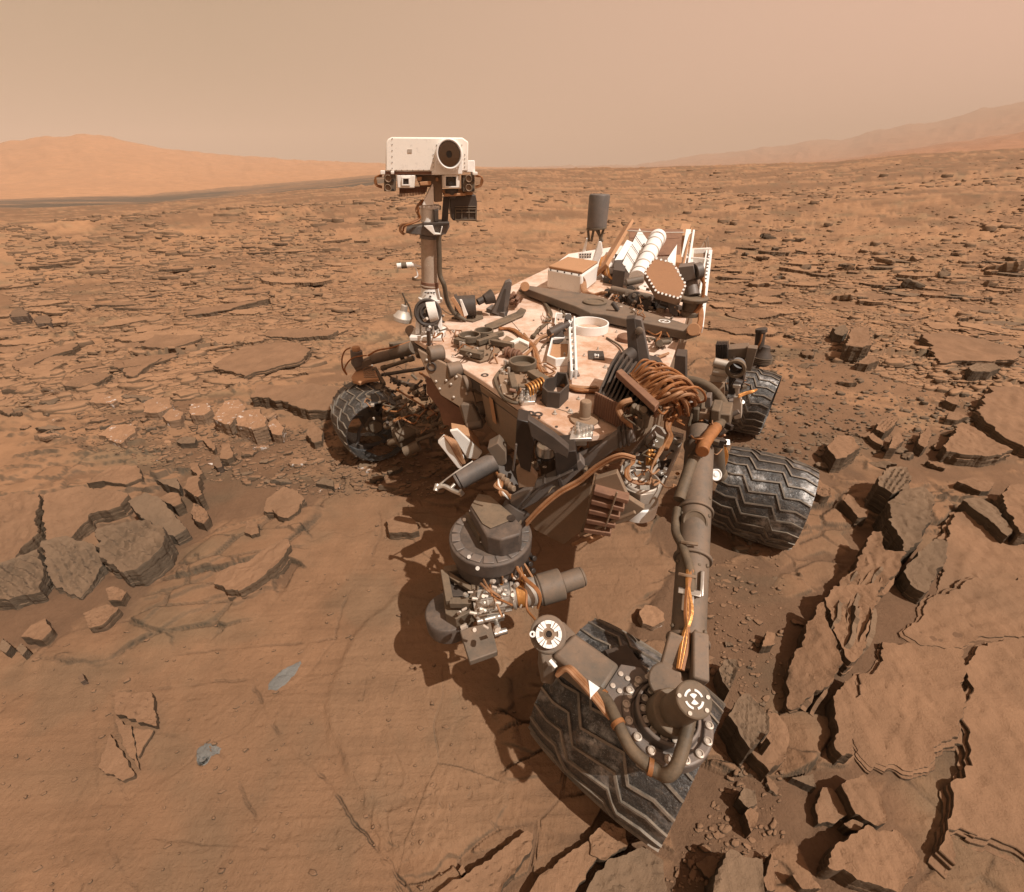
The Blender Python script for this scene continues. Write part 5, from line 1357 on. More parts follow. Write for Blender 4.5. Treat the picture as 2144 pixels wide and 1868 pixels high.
for (x0, x1, y0, y1), (a0, a1, b0, b1) in (((831, 869, 367, 394), (844, 855.5, 374.5, 386)), ((926, 963, 367, 394), (933.5, 955, 370, 390))):
    cb = part('camera_box', mprism([(x0, y0), (x1, y0), (x1 - 1, y1), (x0 + 1, y1)], .16, .115), 'white', bevel=.004, parent=head)
    # a real square bezel with a sunk lens
    part('lens_bezel', join(*[mprism(q, .02, .125) for q in ([(a0 - 3, b0 - 3), (a1 + 3, b0 - 3), (a1 + 3, b0), (a0 - 3, b0)], [(a0 - 3, b1), (a1 + 3, b1), (a1 + 3, b1 + 3), (a0 - 3, b1 + 3)], [(a0 - 3, b0), (a0, b0), (a0, b1), (a0 - 3, b1)], [(a1, b0), (a1 + 3, b0), (a1 + 3, b1), (a1, b1)])]), 'white', head, .001)
    part('lens_recess', mprism([(a0, b0), (a1, b0), (a1, b1), (a0, b1)], .004, .117), 'black', head, 0)
    part('lens', g_lathe(MP.px((a0 + a1) / 2, (b0 + b1) / 2, .118), MN, [((a1 - a0) * .42 * mp_, 0), ((a1 - a0) * .40 * mp_, .004), ((a1 - a0) * .25 * mp_, .004), (0, .002)], 24), 'glass', head, 0)
for x0, x1, y0, y1, cs in ((804, 828, 367, 401, ((812.5, 374), (812.5, 393.5))), (969, 994, 367, 402, ((981, 374), (981, 393)))):
    part('camera_pair_plate', mprism([(x0, y0), (x1, y0), (x1, y1), (x0, y1)], .09, .105), 'olive', head)
    for cx_, cy_ in cs:
        q = MP.px(cx_, cy_, .105)
        part('lens_tube', g_lathe(q, MN, [(7 * mp_, 0), (7 * mp_, .014), (5.6 * mp_, .014), (5.4 * mp_, .004), (0, .003)], 24), 'beige', head)
        part('fastener', g_cyl(MP.px(cx_ + 10.5, cy_ + 4, .103), MP.px(cx_ + 10.5, cy_ + 4, .112), 2.2 * mp_, n=12), 'black', head, 0)
part('cooling_fins', join(*[mprism([(836 + 3.4 * k, 396), (838 + 3.4 * k, 396), (838 + 3.2 * k, 413 - .35 * k), (836.4 + 3.2 * k, 413 - .35 * k)], .10, .06) for k in range(17)] + [mprism([(836, 392), (895, 392), (893, 402), (836, 406)], .1, .05)]), 'brownband', head, .001)
part('head_bracket', mprism([(870, 367), (926, 367), (926, 422), (910, 424), (909, 392), (880, 392)], .10, .05), 'beige', head)
part('bracket_boxes', join(mprism([(878, 381), (903, 379), (903, 388), (880, 389)], .05, .11), mprism([(873, 370), (883, 370), (883, 379), (873, 379)], .05, .09), mprism([(912, 372), (918, 372), (918, 380), (912, 380)], .04, .08)), 'tan', head)
part('lens_cone', g_lathe(MP.px(945, 396, .06), Vector((0, 0, -1)), [(16 * mp_, 0), (13 * mp_, .025), (7 * mp_, .045), (0, .045)], 24), 'dark', head)
part('lower_tray', join(mprism([(925, 398), (990, 396), (990, 408), (932, 412)], .12, .06), mprism([(930, 406), (975, 404), (975, 410), (930, 412)], .03, .09)), 'tan', head)
ibox = part('instrument_box', mprism([(942, 412), (996, 408), (999, 424), (998, 463), (948, 462), (944, 440)], .16, .05), 'dark', head)
part('box_slats', join(*[mprism([(953, y), (997, y), (997, y + 2), (953, y + 2)], .01, .06) for y in (432, 437, 444, 459)] + [mprism([(x, 437), (x + 2, 437), (x + 2, 461), (x, 461)], .01, .058) for x in (953, 966, 981, 995)]), 'olive', head, .001)
part('box_strut', mprism([(929, 412), (941, 412), (938, 466), (925, 466)], .04, .04), 'dark', head)
for sgn, x0 in ((-1, 800), (1, 995)):
    for k in range(3):
        q = [(x0, 366 + 2 * k), (x0 + sgn * (10 + 2 * k), 369 + k), (x0 + sgn * (16 - 2 * k), 378), (x0 + sgn * (12 - k), 389 - k), (x0, 394 - 2 * k)]
        part('cable_loop', g_tube([MP.px(x, y, .05 - .02 * k) for x, y in q], 1.3 * mp_, 6), 'cable', head, 0)
# weather boom and bell
boom = part('sensor_boom', join(mc(831, 557, 866, 554, 5.6, off=.0), mc(866, 554, 884, 560, 2.4), g_tube([MP.px(864, 552), MP.px(872, 565), MP.px(874, 578), MP.px(868, 582)], 2 * mp_, 8)), 'white_clean')
part('boom_sleeve', mc(840, 556.5, 852, 555.5, 6.0), 'olive', boom)
bell = part('bell_horn', g_lathe(MP.px(842, 672, .0), (MP.px(849, 625) - MP.px(842, 672)), [(24 * mp_, 0), (24 * mp_, .025), (21 * mp_, .03), (15 * mp_, .055), (9 * mp_, .062), (8 * mp_, .10), (0, .10)], 36), 'alu')
part('bell_cable', g_tube([MP.px(849, 640), MP.px(848, 628), MP.px(842, 613), MP.px(846, 622), MP.px(858, 645), MP.px(862, 668)], 2.2 * mp_, 8), 'cable_dark', bell)
part('front_pole', g_cyl(P(899, 735, DZ - .05), P(897, 690, DZ + .12), .012), 'bluegrey')
part('front_pole_sleeve', g_cyl(P(900, 740, DZ - .10), P(899, 722, DZ - .0), .020), 'bluegrey')
part('corner_tube', g_tube([P(858, 690, 1.06), P(866, 702, 1.04), P(875, 722, 1.0), P(882, 745, .95)], .035, 14), 'grey')

# ---------------------------------------------------------------- rear gear
def on(base_px, z0=DZ):
    b = P(base_px[0], base_px[1], z0); return b, facing(b), mpp(b)
b, pl, m = on((1240, 566))
uhf = part('drum_antenna', g_lathe(pl.px(1249, 476), UP, [(18 * m, -.012), (19.5 * m, 0), (19.5 * m, .02), (20 * m, 54 * m), (18.5 * m, 57 * m), (0, 58 * m)], 36), 'bluegrey')
part('antenna_legs', join(*[g_cyl(pl.px(x0, 476), pl.px(x1, 506), 2.6 * m, n=10) for x0, x1 in ((1231, 1233), (1244, 1238), (1252, 1258), (1265, 1256), (1246, 1262))] + [g_cyl(pl.px(1249, 480), pl.px(1249, 476), 20 * m)]), 'olive', uhf)
part('antenna_truss', join(g_prism([pl.px(x, y, .05) for x, y in ((1213, 548), (1226, 506), (1230, 506), (1222, 548))], -pl.n * .25), g_prism([pl.px(x, y, .05) for x, y in ((1238, 558), (1254, 506), (1259, 507), (1262, 530), (1246, 562))], -pl.n * .25), g_prism([pl.px(x, y, .06) for x, y in ((1211, 530), (1240, 528), (1236, 541), (1212, 543))], -pl.n * .03)), 'white_clean', uhf)
part('truss_holes', join(*[g_cyl(pl.px(1215 + 5.2 * k, 533 + 5.5 * j, .061), pl.px(1215 + 5.2 * k, 533 + 5.5 * j, .063), 1.7 * m, n=10) for k in range(5) for j in range(2)]), 'dark', uhf, 0)
# white box with a dusty top
bx = [P(1144, 604, DZ), P(1216, 619, DZ), P(1249, 592, DZ), P(1185, 580, DZ)]
hb = ztop(bx[0], 562) - DZ
wb = part('rear_box', g_prism(bx, (0, 0, hb)), 'white', bevel=.02)
part('box_lid', g_prism([p + (sum(bx, Vector()) / 4 - p) * .04 + UP * (hb) for p in bx], (0, 0, .02)), 'tan', wb, .008)
part('box_cables', join(*[g_tube([P(1209 + 3 * k, 575 + k, DZ + hb * .9), P(1216 + 3 * k, 590, DZ + hb * .6), P(1220 + 3 * k, 610, DZ + .05), P(1240 + 4 * k, 617, DZ + .02), P(1262 + 3 * k, 612, DZ + .05)], .010, 6) for k in range(4)]), 'cable_tan', wb, 0)
part('box_screws', join(*[g_cyl(bx[0].lerp(bx[1], t) + UP * hb * .96 - Vector((0, .004, 0)), bx[0].lerp(bx[1], t) + UP * hb * .96 + Vector((0, -.012, 0)), .007, n=8) for t in (.1, .3, .5, .7, .9)]), 'dark', wb, 0)
# heat source between two tilted fins
def Q(x, y, z): return P(x, y, z)
rtg = part('power_source', join(g_cyl(Q(1374, 503, 1.40), Q(1334, 583, 1.20), .070, n=30), g_cyl(Q(1377, 498, 1.41), Q(1374, 503, 1.40), .080, n=30)), 'white_clean')
a0, a1 = Q(1374, 503, 1.40), Q(1334, 583, 1.20)
part('clamp_band', join(*[g_cyl(a0.lerp(a1, t), a0.lerp(a1, t + .02), .075, n=30) for t in (.12, .32, .52, .72, .9)]), 'alu', rtg)
def panel(name, pts, mat, par, th=.018):
    pts = [Q(*p) for p in pts]; nrm = (pts[1] - pts[0]).cross(pts[2] - pts[0]).normalized()
    return part(name, g_prism(pts, nrm * th), mat, par, .002)
fa = panel('heat_fin', [(1339, 478, 1.43), (1359, 507, 1.36), (1324, 583, 1.19), (1303, 551, 1.25)], 'white_clean', rtg)
panel('heat_fin', [(1313, 502, 1.38), (1326, 508, 1.35), (1306, 561, 1.19), (1279, 558, 1.20)], 'white_clean', rtg)
panel('heat_fin', [(1416, 515, 1.38), (1396, 545, 1.30), (1398, 560, 1.26), (1412, 560, 1.26)], 'white_clean', rtg)
for t in (.28, .52, .76):
    p0 = Q(1339, 478, 1.43).lerp(Q(1303, 551, 1.25), t); p1 = Q(1359, 507, 1.36).lerp(Q(1324, 583, 1.19), t)
    part('fin_seam', g_beam(p0 + Vector((0, -.012, .012)), p1 + Vector((0, -.012, .012)), .004, .004), 'dark', rtg, 0)
for (x, y, zz), glyph in (((1347, 523, 1.32), "5"), ((1340, 540, 1.285), "13"), ((1334, 556, 1.245), "2")):
    cu = bpy.data.curves.new('number', 'FONT'); cu.body = glyph; cu.size = .05; cu.align_x = 'CENTER'; cu.extrude = .001
    me = bpy.data.meshes.new_from_object(bpy.data.objects.new('tmp', cu)); me.name = 'number'
    o = link('number', me, 'dark', rover); o.matrix_parent_inverse = INV
    o.location = Q(x, y, zz) + Vector((-.012, -.03, .03)); o.rotation_euler = (math.radians(60), 0, math.radians(-25))
part('side_plank', g_beam(Q(1316, 470, 1.42), Q(1259, 566, 1.19), .035, .14, up=(.8, -.3, .9)), 'tan', rtg, .004)
part('side_plank', g_beam(Q(1436, 474, 1.42), Q(1414, 556, 1.21), .10, .06), 'tan', rtg, .004)
panel('back_panel', [(1317, 478, 1.42), (1430, 480, 1.42), (1424, 532, 1.28), (1318, 536, 1.26)], 'brownband', rtg)
part('top_rod', g_tube([Q(1313, 483, 1.43), Q(1350, 485, 1.425), Q(1380, 487, 1.42), Q(1432, 487, 1.42)], .007, 6), 'alu', rtg)
part('fin_frame', join(g_beam(Q(1441, 484, 1.42), Q(1428, 560, 1.2), .05, .04), g_beam(Q(1452, 486, 1.42), Q(1440, 565, 1.2), .02, .05), *[g_beam(Q(1441, 484, 1.42).lerp(Q(1428, 560, 1.2), t), Q(1452, 486, 1.42).lerp(Q(1440, 565, 1.2), t), .02, .02) for t in (.05, .35, .65, .95)]), 'white_clean', rtg)
part('coolant_pipe', g_tube([Q(1447, 478, 1.44), Q(1438, 520, 1.32), Q(1428, 560, 1.22), Q(1410, 575, 1.17)], .011, 8), 'tan', rtg)
for k in range(5):
    x = 1262 + 4 * k
    part('pipe_bundle', g_tube([Q(x - 2, 540 - 2 * k, 1.24), Q(x - 6, 556, 1.2), Q(x - 2, 570 + 2 * k, 1.16), Q(x + 8, 578 + 2 * k, 1.14), Q(x + 16 - k, 590, 1.12)], .012, 7), 'cable_tan' if k % 2 else 'copper', rtg, 0)
part('pump_box', join(flat([(1280, 600), (1304, 604), (1308, 566), (1284, 562)], DZ, .14), flat([(1262, 592), (1282, 596), (1284, 586), (1266, 583)], DZ, .05)), 'dark', rtg)
part('pipe_run', join(g_cyl(P(1280, 606, DZ + .10), P(1362, 624, DZ + .08), .028), g_cyl(P(1310, 592, DZ + .1), P(1345, 585, DZ + .12), .03), *[g_cyl(P(1280 + 16 * k, 610 + 3 * k, DZ), P(1280 + 16 * k, 610 + 3 * k, DZ + .09), .016) for k in range(6)]), 'grey', rtg)
part('rear_clutter', join(*[g_cyl(P(x, y, DZ), P(x, y, DZ + h), r, n=12) for x, y, h, r in ((1300, 618, .05, .05), (1330, 628, .06, .06), (1352, 640, .05, .04), (1272, 612, .04, .03), (1320, 606, .1, .03), (1386, 636, .06, .05))] + [flat([(1288, 628), (1372, 648), (1376, 632), (1300, 615)], DZ, .045)]), 'dark', rtg)

# port rail
rail = part('side_rail', join(g_beam(P(1487, 528, 1.2), P(1466, 690, 1.03), .035, .05), g_beam(P(1478, 530, 1.16), P(1460, 640, 1.08), .015, .12)), 'white_clean')
part('rail_holes', join(*[g_cyl(P(1487, 528, 1.2).lerp(P(1466, 690, 1.03), t) + Vector((-.02, -.02, .02)), P(1487, 528, 1.2).lerp(P(1466, 690, 1.03), t) + Vector((-.02, -.022, .03)), .009, n=10) for t in [.1 + .055 * k for k in range(15)]]), 'dark', rail, 0)
part('rail_bracket', join(g_beam(P(1448, 526, 1.2), P(1488, 524, 1.21), .05, .05), g_beam(P(1446, 545, 1.17), P(1486, 548, 1.17), .03, .06), g_beam(P(1449, 526, 1.2), P(1446, 560, 1.14), .03, .05)), 'white', rail)
part('rail_screen', flat([(1446, 530), (1484, 528), (1480, 545), (1448, 547)], 1.16, .02), 'beige', rail)
part('whip', join(g_cyl(P(1478, 520, 1.2), P(1480, 498, 1.3), .008, n=8), g_cyl(P(1484, 518, 1.2), P(1482, 496, 1.3), .006, n=8), g_cyl(P(1466, 522, 1.2), P(1476, 505, 1.26), .01, n=8)), 'beige', rail, 0)
part('rail_cables', join(*[g_tube([P(1444 + 3 * k, 636 + k, DZ + .05), P(1456 + 3 * k, 640, DZ + .06), P(1464 + 2 * k, 655, DZ + .03), P(1462 + 2 * k, 680, DZ - .02), P(1450 + 4 * k, 700, DZ - .05)], .011, 7) for k in range(4)]), 'cable', rail, 0)

# hexagonal antenna
b, pl, m = on((1441, 660))
turn = part('antenna_turntable', g_lathe(b, UP, [(.075, 0), (.075, .03), (.055, .04), (.055, .10), (.105, .105), (.11, .125), (.10, .135), (0, .135)], 36), 'olive')
hc = pl.px(1391, 586, .16); hn = Vector((-.28, -.72, .62)).normalized()
hp = Plane(hc, hn)
hexpx = [(1369, 540), (1409, 550), (1437, 597), (1424, 627), (1374, 613), (1348, 570)]
hex3 = [hp.px(x, y) for x, y in hexpx]; hcc = sum(hex3, Vector()) / 6
hga = part('hexagon_antenna', g_prism(hex3, -hn * .10), 'beige', bevel=.006)
part('antenna_face', g_prism([hcc + (p - hcc) * .94 + hn * .001 for p in hex3], hn * .004), 'hga', hga, .001)
st = []
for i in range(6):
    p0, p1 = hcc + (hex3[i] - hcc) * .97, hcc + (hex3[(i + 1) % 6] - hcc) * .97
    kk = max(4, int((p1 - p0).length / .026))
    for k in range(kk):
        q = p0.lerp(p1, (k + .5) / kk); st.append(g_cyl(q, q + hn * .007, .0075, n=8))
part('edge_studs', join(*st), 'target_white', hga, 0)
gm_ = part('antenna_gimbal', join(g_prism([pl.px(x, y, .02) for x, y in ((1420, 560), (1452, 556), (1457, 583), (1428, 592))], -pl.n * .14), g_cyl(pl.px(1455, 570, -.02), pl.px(1468, 566, -.04), .055), g_cyl(pl.px(1444, 590, -.05), b + UP * .13, .05)), 'bluegrey', turn)
part('gimbal_cables', join(*[g_tube([pl.px(1452 + 4 * k, 566 + 2 * k, -.03), pl.px(1468, 574 + 3 * k, -.02), pl.px(1474, 600, 0), pl.px(1468 - k, 640, .03), pl.px(1452 - 3 * k, 662, .05)], .010, 7) for k in range(4)]), 'cable', turn, 0)
part('antenna_yoke', join(g_prism([pl.px(x, y, .10) for x, y in ((1400, 622), (1424, 626), (1418, 662), (1402, 656), (1398, 640))], -pl.n * .05), g_cyl(pl.px(1384, 630, .05), pl.px(1410, 640, .04), .03)), 'dark', turn)
part('yoke_coil', join(*[g_ring(pl.px(1414 + 6 * k, 655, .03), Vector((1, -.2, .3)), .035, .022, .012, 18) for k in range(3)]), 'cable_dark', turn, 0)
# ---------------------------------------------------------------- deck gear
b, pl, m = on((1045, 662))
br = part('stay_bracket', join(g_prism([pl.px(x, y) for x, y in ((1029, 655), (1058, 592), (1067, 588), (1072, 592), (1062, 660), (1050, 663))], -pl.n * .07), flat([(1018, 654), (1056, 665), (1064, 655), (1030, 645)], DZ, .03)), 'bluegrey')
part('bracket_slot', g_prism([pl.px(x, y, .003) for x, y in ((1040, 652), (1056, 605), (1060, 605), (1054, 655))], -pl.n * .006), 'dark', br, 0)
part('connector_nest', join(*[g_cyl(P(1070 + random.uniform(-4, 14), 630 + random.uniform(-14, 8), DZ + .02), P(1074 + random.uniform(-6, 14), 626 + random.uniform(-14, 8), DZ + random.uniform(.04, .12)), random.uniform(.008, .016), n=8) for _ in range(14)]), 'brownband', br, 0)
b, pl, m = on((972, 668))
dr = part('cable_reel', join(g_cyl(pl.px(958, 642), pl.px(996, 640), 21 * m), g_cyl(pl.px(952, 642), pl.px(958, 642), 24 * m), g_cyl(pl.px(1000, 633, -.02), pl.px(1016, 625, -.04), 7 * m), g_cyl(pl.px(1014, 628, -.03), pl.px(1032, 620, -.05), 10 * m, 15 * m)), 'dark')
part('reel_strap', join(g_prism([pl.px(x, y, .09) for x, y in ((943, 626), (950, 622), (978, 664), (970, 670))], -pl.n * .02), ), 'tan', dr)
part('reel_strap', g_prism([pl.px(x, y, .095) for x, y in ((962, 628), (967, 628), (980, 660), (972, 664))], -pl.n * .02), 'white', dr)
part('reel_foot', flat([(945, 668), (990, 676), (1012, 668), (1010, 655), (985, 652)], DZ, .012), 'olive', dr)
part('tan_strip', flat([(1014, 684), (1080, 657), (1090, 647), (1102, 652), (1096, 663), (1040, 688), (1020, 692)], DZ + .006, .014), 'olive', bevel=.006)
def inlet(cxy, r, arms, extra):
    c = P(cxy[0], cxy[1], DZ)
    o = part('inlet_cover', join(g_ring(c + UP * .03, UP, r, r * .86, .035), g_lathe(c, UP, [(r * .9, .015), (r * .88, .034), (0, .036)])), 'olive')
    for (x0, y0), (x1, y1), w in arms: part('lever', g_beam(P(x0, y0, DZ + .04), P(x1, y1, DZ + .04), w, .03), 'olive', o)
    for q in extra: part('mount_plate', flat(q, DZ + .004, .012), 'beige', o)
    for k in range(7):
        a = random.uniform(0, 6.28); q = c + Vector((math.cos(a), math.sin(a), 0)) * r * random.uniform(1.1, 1.7)
        part('bolt', g_cyl(q, q + UP * random.uniform(.02, .05), .009, n=8), 'alu', o, 0)
    return o
i1 = inlet((984, 722), .066, [((955, 712), (975, 716), .05), ((1000, 718), (1040, 705), .03), ((965, 735), (1010, 745), .035)],
           [zm([(240, 340), (330, 300), (540, 330), (560, 370), (470, 440), (400, 460), (280, 420)], *Z5)])
inlet((1014, 712), .058, [((1022, 706), (1052, 698), .03), ((1030, 716), (1075, 724), .03)], [zm([(540, 330), (610, 250), (790, 340), (690, 420), (600, 360)], *Z5)])
inlet((1094, 779), .072, [((1112, 780), (1144, 800), .05), ((1070, 785), (1078, 815), .03), ((1085, 812), (1118, 812), .03)], [zm([(540, 560), (640, 480), (760, 440), (840, 560), (940, 640), (880, 720), (700, 780), (580, 720)], *Z5)])
part('worm_motor', join(*[g_cyl(P(1056 + 5 * k, 735 + 1.5 * k, DZ + .03), P(1060 + 5 * k, 736 + 1.5 * k, DZ + .03), .030 if k % 2 else .022, n=16) for k in range(7)]), 'brownband')
part('small_tray_wall', flat([(1062, 728), (1086, 716), (1108, 726), (1106, 732), (1086, 722), (1066, 733)], DZ, .03), 'white')
part('silver_bracket', join(flat([(1084, 830), (1100, 812), (1128, 822), (1120, 848), (1090, 850)], DZ, .018)), 'silver')
parts('bracket_bolts'[:-1], [g_lathe(P(x, y, DZ + .018), UP, [(.014, 0), (.014, .010), (.009, .018), (0, .020)], 14) for x, y in ((1093, 826), (1092, 842), (1105, 836), (1104, 822), (1093, 834))], 'silver')
part('coil_spring', join(*[g_ring(P(1102 + 6 * k, 820 - 3 * k, DZ + .03), Vector((1, .5, 0)), .035, .026, .010, 20) for k in range(6)]), 'copper')
def tray(pix, z, h, t):
    p = pz(pix, z); c = sum(p, Vector()) / len(p)
    ins = [c + (q - c) * (1 - t) for q in p]; n = len(p)
    V = p + [q + UP * h for q in p] + [q + UP * h for q in ins] + ins
    F = []
    for k in range(4):
        for i in range(n): F.append((k * n + i, k * n + (i + 1) % n, ((k + 1) % 4) * n + (i + 1) % n, ((k + 1) % 4) * n + i))
    return V, F
tr = part('sample_tray', tray(zm([(930, 460), (970, 300), (1110, 300), (1110, 400), (1100, 480), (1000, 490)], *Z5), DZ, .045, .13), 'white_clean', bevel=.003)
part('tray_floor', flat(zm([(945, 455), (980, 310), (1100, 310), (1095, 470)], *Z5), DZ + .002, .004), 'tan', tr, 0)
t2 = part('sample_tray', tray(zm([(990, 200), (1000, 100), (1120, 110), (1120, 200)], *Z5), DZ, .04, .10), 'white_clean', bevel=.003)
lad = part('ladder_strip', join(g_beam(P(1191, 672, DZ + .06), P(1196, 786, DZ + .06), .012, .05), g_beam(P(1202, 670, DZ + .06), P(1206, 784, DZ + .06), .012, .05), *[g_beam(P(1191 + .6 * k, 676 + 13 * k, DZ + .06), P(1203 + .5 * k, 675 + 13 * k, DZ + .06), .012, .02) for k in range(9)]), 'white_clean')
part('ladder_foot', join(flat([(1178, 786), (1208, 776), (1214, 789), (1182, 794)], DZ, .012), flat([(1187, 780), (1200, 776), (1204, 784), (1191, 788)], DZ + .012, .06)), 'bluegrey', lad)
bc = P(1233, 692, DZ)
rg_ = part('round_tray', g_ring(bc, UP, .122, .112, .055, 56), 'white_clean', bevel=.002)
part('tray_floor', g_lathe(bc, UP, [(.111, .004), (0, .005)], 48), 'deck', rg_, 0)
part('dark_motor', join(g_cyl(P(1150, 700, DZ + .06), P(1180, 684, DZ + .09), .030), g_cyl(P(1164, 708, DZ), P(1166, 704, DZ + .05), .045), g_cyl(P(1186, 682, DZ), P(1190, 664, DZ + .10), .022), g_cyl(P(1180, 684, DZ + .09), P(1190, 678, DZ + .1), .018)), 'dark')
pl_ = part('printed_plate', flat([(1231, 736), (1263, 737), (1266, 755), (1232, 753)], DZ, .006), 'dark', bevel=.001)
part('plate_print', join(*[flat(q, DZ + .006, .0015) for q in ([(1245, 741), (1247, 741), (1247, 750), (1245, 750)], [(1247, 748), (1254, 748), (1254, 750), (1247, 750)], [(1252, 742), (1254, 742), (1254, 748), (1252, 748)], [(1248.5, 742), (1250.5, 742), (1250.5, 745), (1248.5, 745)])]), 'target_white', pl_, 0)
b, pl, m = on((1340, 772))
pst = part('stay_post', g_prism([pl.px(x, y) for x, y in ((1328, 667), (1343, 670), (1361, 762), (1352, 772), (1338, 770))], -pl.n * .06), 'bluegrey')
part('post_side', g_prism([pl.px(x, y, .01) for x, y in ((1311, 668), (1329, 666), (1340, 768), (1330, 772), (1316, 760))], -pl.n * .06), 'dark', pst)
part('post_knob', g_lathe(pl.px(1338, 692, .002), pl.n, [(8 * m, 0), (8 * m, .010), (6 * m, .014), (0, .014)], 20), 'grey', pst)
part('post_base', flat([(1290, 762), (1308, 744), (1378, 758), (1386, 770), (1342, 782), (1318, 778)], DZ, .03), 'dark', pst)
part('post_motor', join(g_cyl(P(1306, 752, DZ + .07), P(1322, 740, DZ + .08), .035), g_cyl(P(1300, 756, DZ + .06), P(1306, 752, DZ + .07), .028), g_cyl(P(1372, 764, DZ), P(1372, 762, DZ + .05), .022)), 'dark', pst)
part('disc_mount', g_lathe(P(1312, 713, DZ), UP, [(.06, 0), (.06, .025), (.045, .035), (0, .035)], 28), 'brownband')
part('frog_bracket', join(g_tube([P(1360, 716, DZ + .04), P(1358, 708, DZ + .05), P(1374, 712, DZ + .03), P(1380, 720, DZ + .02)], .008, 6), g_tube([P(1402, 718, DZ + .04), P(1404, 710, DZ + .05), P(1386, 712, DZ + .03), P(1382, 722, DZ + .02)], .008, 6), g_cyl(P(1381, 724, DZ), P(1381, 718, DZ + .06), .018), g_cyl(P(1374, 718, DZ + .04), P(1400, 716, DZ + .04), .016)), 'olive', None, 0)
part('target_dots', join(*[g_ring(P(x, y, DZ), UP, .020, .011, .003, 16) for x, y in ((1372, 782), (1387, 787), (1366, 788), (1377, 746), (1110, 866), (1127, 868), (912, 704), (1015, 786))]), 'dark', None, 0)
cup = part('shaped_cup', tray(zm([(890, 770), (915, 700), (985, 680), (1010, 640), (1085, 650), (1105, 745), (1030, 820), (930, 810)], *Z5), DZ, .075, .12), 'dark', bevel=.002)
pc = P(1223, 880, DZ)
po = part('post_pad', join(g_lathe(pc, UP, [(.060, 0), (.060, .010), (.028, .012), (.028, .02), (.024, .022), (.024, .085), (.020, .092), (0, .092)], 30)), 'beige')
sb = part('silver_bracket', join(flat(zm([(1110, 1090), (1130, 1010), (1180, 950), (1290, 980), (1300, 1040), (1290, 1085)], *Z5), DZ, .016), flat([(1191, 928), (1228, 928), (1228, 934), (1190, 934)], DZ - .05, .06)), 'silver')
parts('bracket_bolts'[:-1], [g_lathe(P(*z1(x, y, Z5), DZ + .016), UP, [(.013, 0), (.013, .012), (.008, .02), (0, .022)], 14) for x, y in ((1178, 965), (1183, 1022), (1220, 1010), (1283, 990), (1246, 1000), (1178, 995))], 'silver', sb)

# cable runs over the deck
def run(path, n, spread, r, mat, name='deck_cable'):
    for k in range(n):
        j = [(x + random.uniform(-spread, spread), y + random.uniform(-spread, spread) * .6) for x, y in path]
        part(name, g_tube([P(x, y, DZ + r + random.uniform(0, .012)) for x, y in j], r, 7), mat, None, 0)
run([(1047, 688), (1075, 690), (1100, 712), (1116, 728), (1122, 752), (1130, 772), (1150, 790), (1180, 806), (1212, 816), (1262, 818), (1284, 800)], 11, 3.4, .0065, 'cable')
run([(1100, 700), (1118, 728), (1125, 755), (1140, 780), (1165, 798), (1200, 810), (1250, 812)], 5, 4.0, .006, 'cable_tan')
run([(1090, 608), (1130, 625), (1150, 650), (1148, 670), (1130, 690), (1115, 705)], 3, 3, .009, 'cable_dark')
run([(1094, 755), (1060, 768), (1040, 785), (1038, 800), (1050, 830), (1070, 842), (1085, 845)], 2, 1.5, .008, 'cable_dark')
run([(1115, 728), (1100, 742), (1080, 756), (1062, 766)], 4, 3, .006, 'cable_tan')
run([(1118, 722), (1132, 708), (1150, 700)], 3, 3, .008, 'cable_tan')
run([(1270, 708), (1295, 722), (1305, 735), (1306, 745)], 1, 1, .006, 'cable_dark')
run([(1400, 740), (1372, 752), (1340, 778), (1310, 790)], 2, 3, .007, 'cable_tan')

# connector rack at the port front corner
rk_px = [(1246, 868), (1318, 908), (1372, 862), (1302, 802)]
rack = part('connector_rack', flat(rk_px, DZ + .002, .10), 'black', bevel=.006)
part('rack_top_rail', g_prism(pz([(1290, 777), (1301, 771), (1381, 842), (1372, 852)], DZ + .20), (0, 0, -.025)), 'brownband', rack)
part('rack_plate', g_prism([P(1374, 850, DZ + .19), P(1296, 778, DZ + .19), P(1304, 800, DZ), P(1372, 872, DZ)], FWD * .012), 'dark', rack)
for k in range(10):
    t = k / 9
    p0 = P(1246, 868, DZ).lerp(P(1318, 908, DZ), t); p1 = P(1292, 792, DZ).lerp(P(1372, 858, DZ), t)
    p1 = p0.lerp(p1, .85)
    part('rack_fin', g_prism([p0, p1, p1 + UP * (.17), p0.lerp(p1, .55) + UP * .165, p0 + UP * .10], PORT * .010), 'dark', rack, .002)
part('rack_front_pins', join(*[g_cyl(P(1246, 868, DZ).lerp(P(1318, 908, DZ), k / 15) + FWD * .012 + UP * .01, P(1246, 868, DZ).lerp(P(1318, 908, DZ), k / 15) + FWD * .012 + UP * .11, .006, n=6) for k in range(16)]), 'brownband', rack, 0)
part('rack_ribbon', g_tube([P(1322, 838, DZ + .16), P(1304, 844, DZ + .15), P(1296, 856, DZ + .12), P(1302, 872, DZ + .1), P(1316, 886, DZ + .07), P(1320, 900, DZ + .02)], .012, 8), 'cable_tan', rack)
part('rack_ribbon', join(*[g_tube([P(1330 + 9 * k, 850 + 4 * k, DZ + .16), P(1326 + 9 * k, 864, DZ + .12), P(1336 + 8 * k, 876, DZ + .08), P(1334 + 8 * k, 892, DZ + .0)], .014, 8) for k in range(3)]), 'olive', rack)
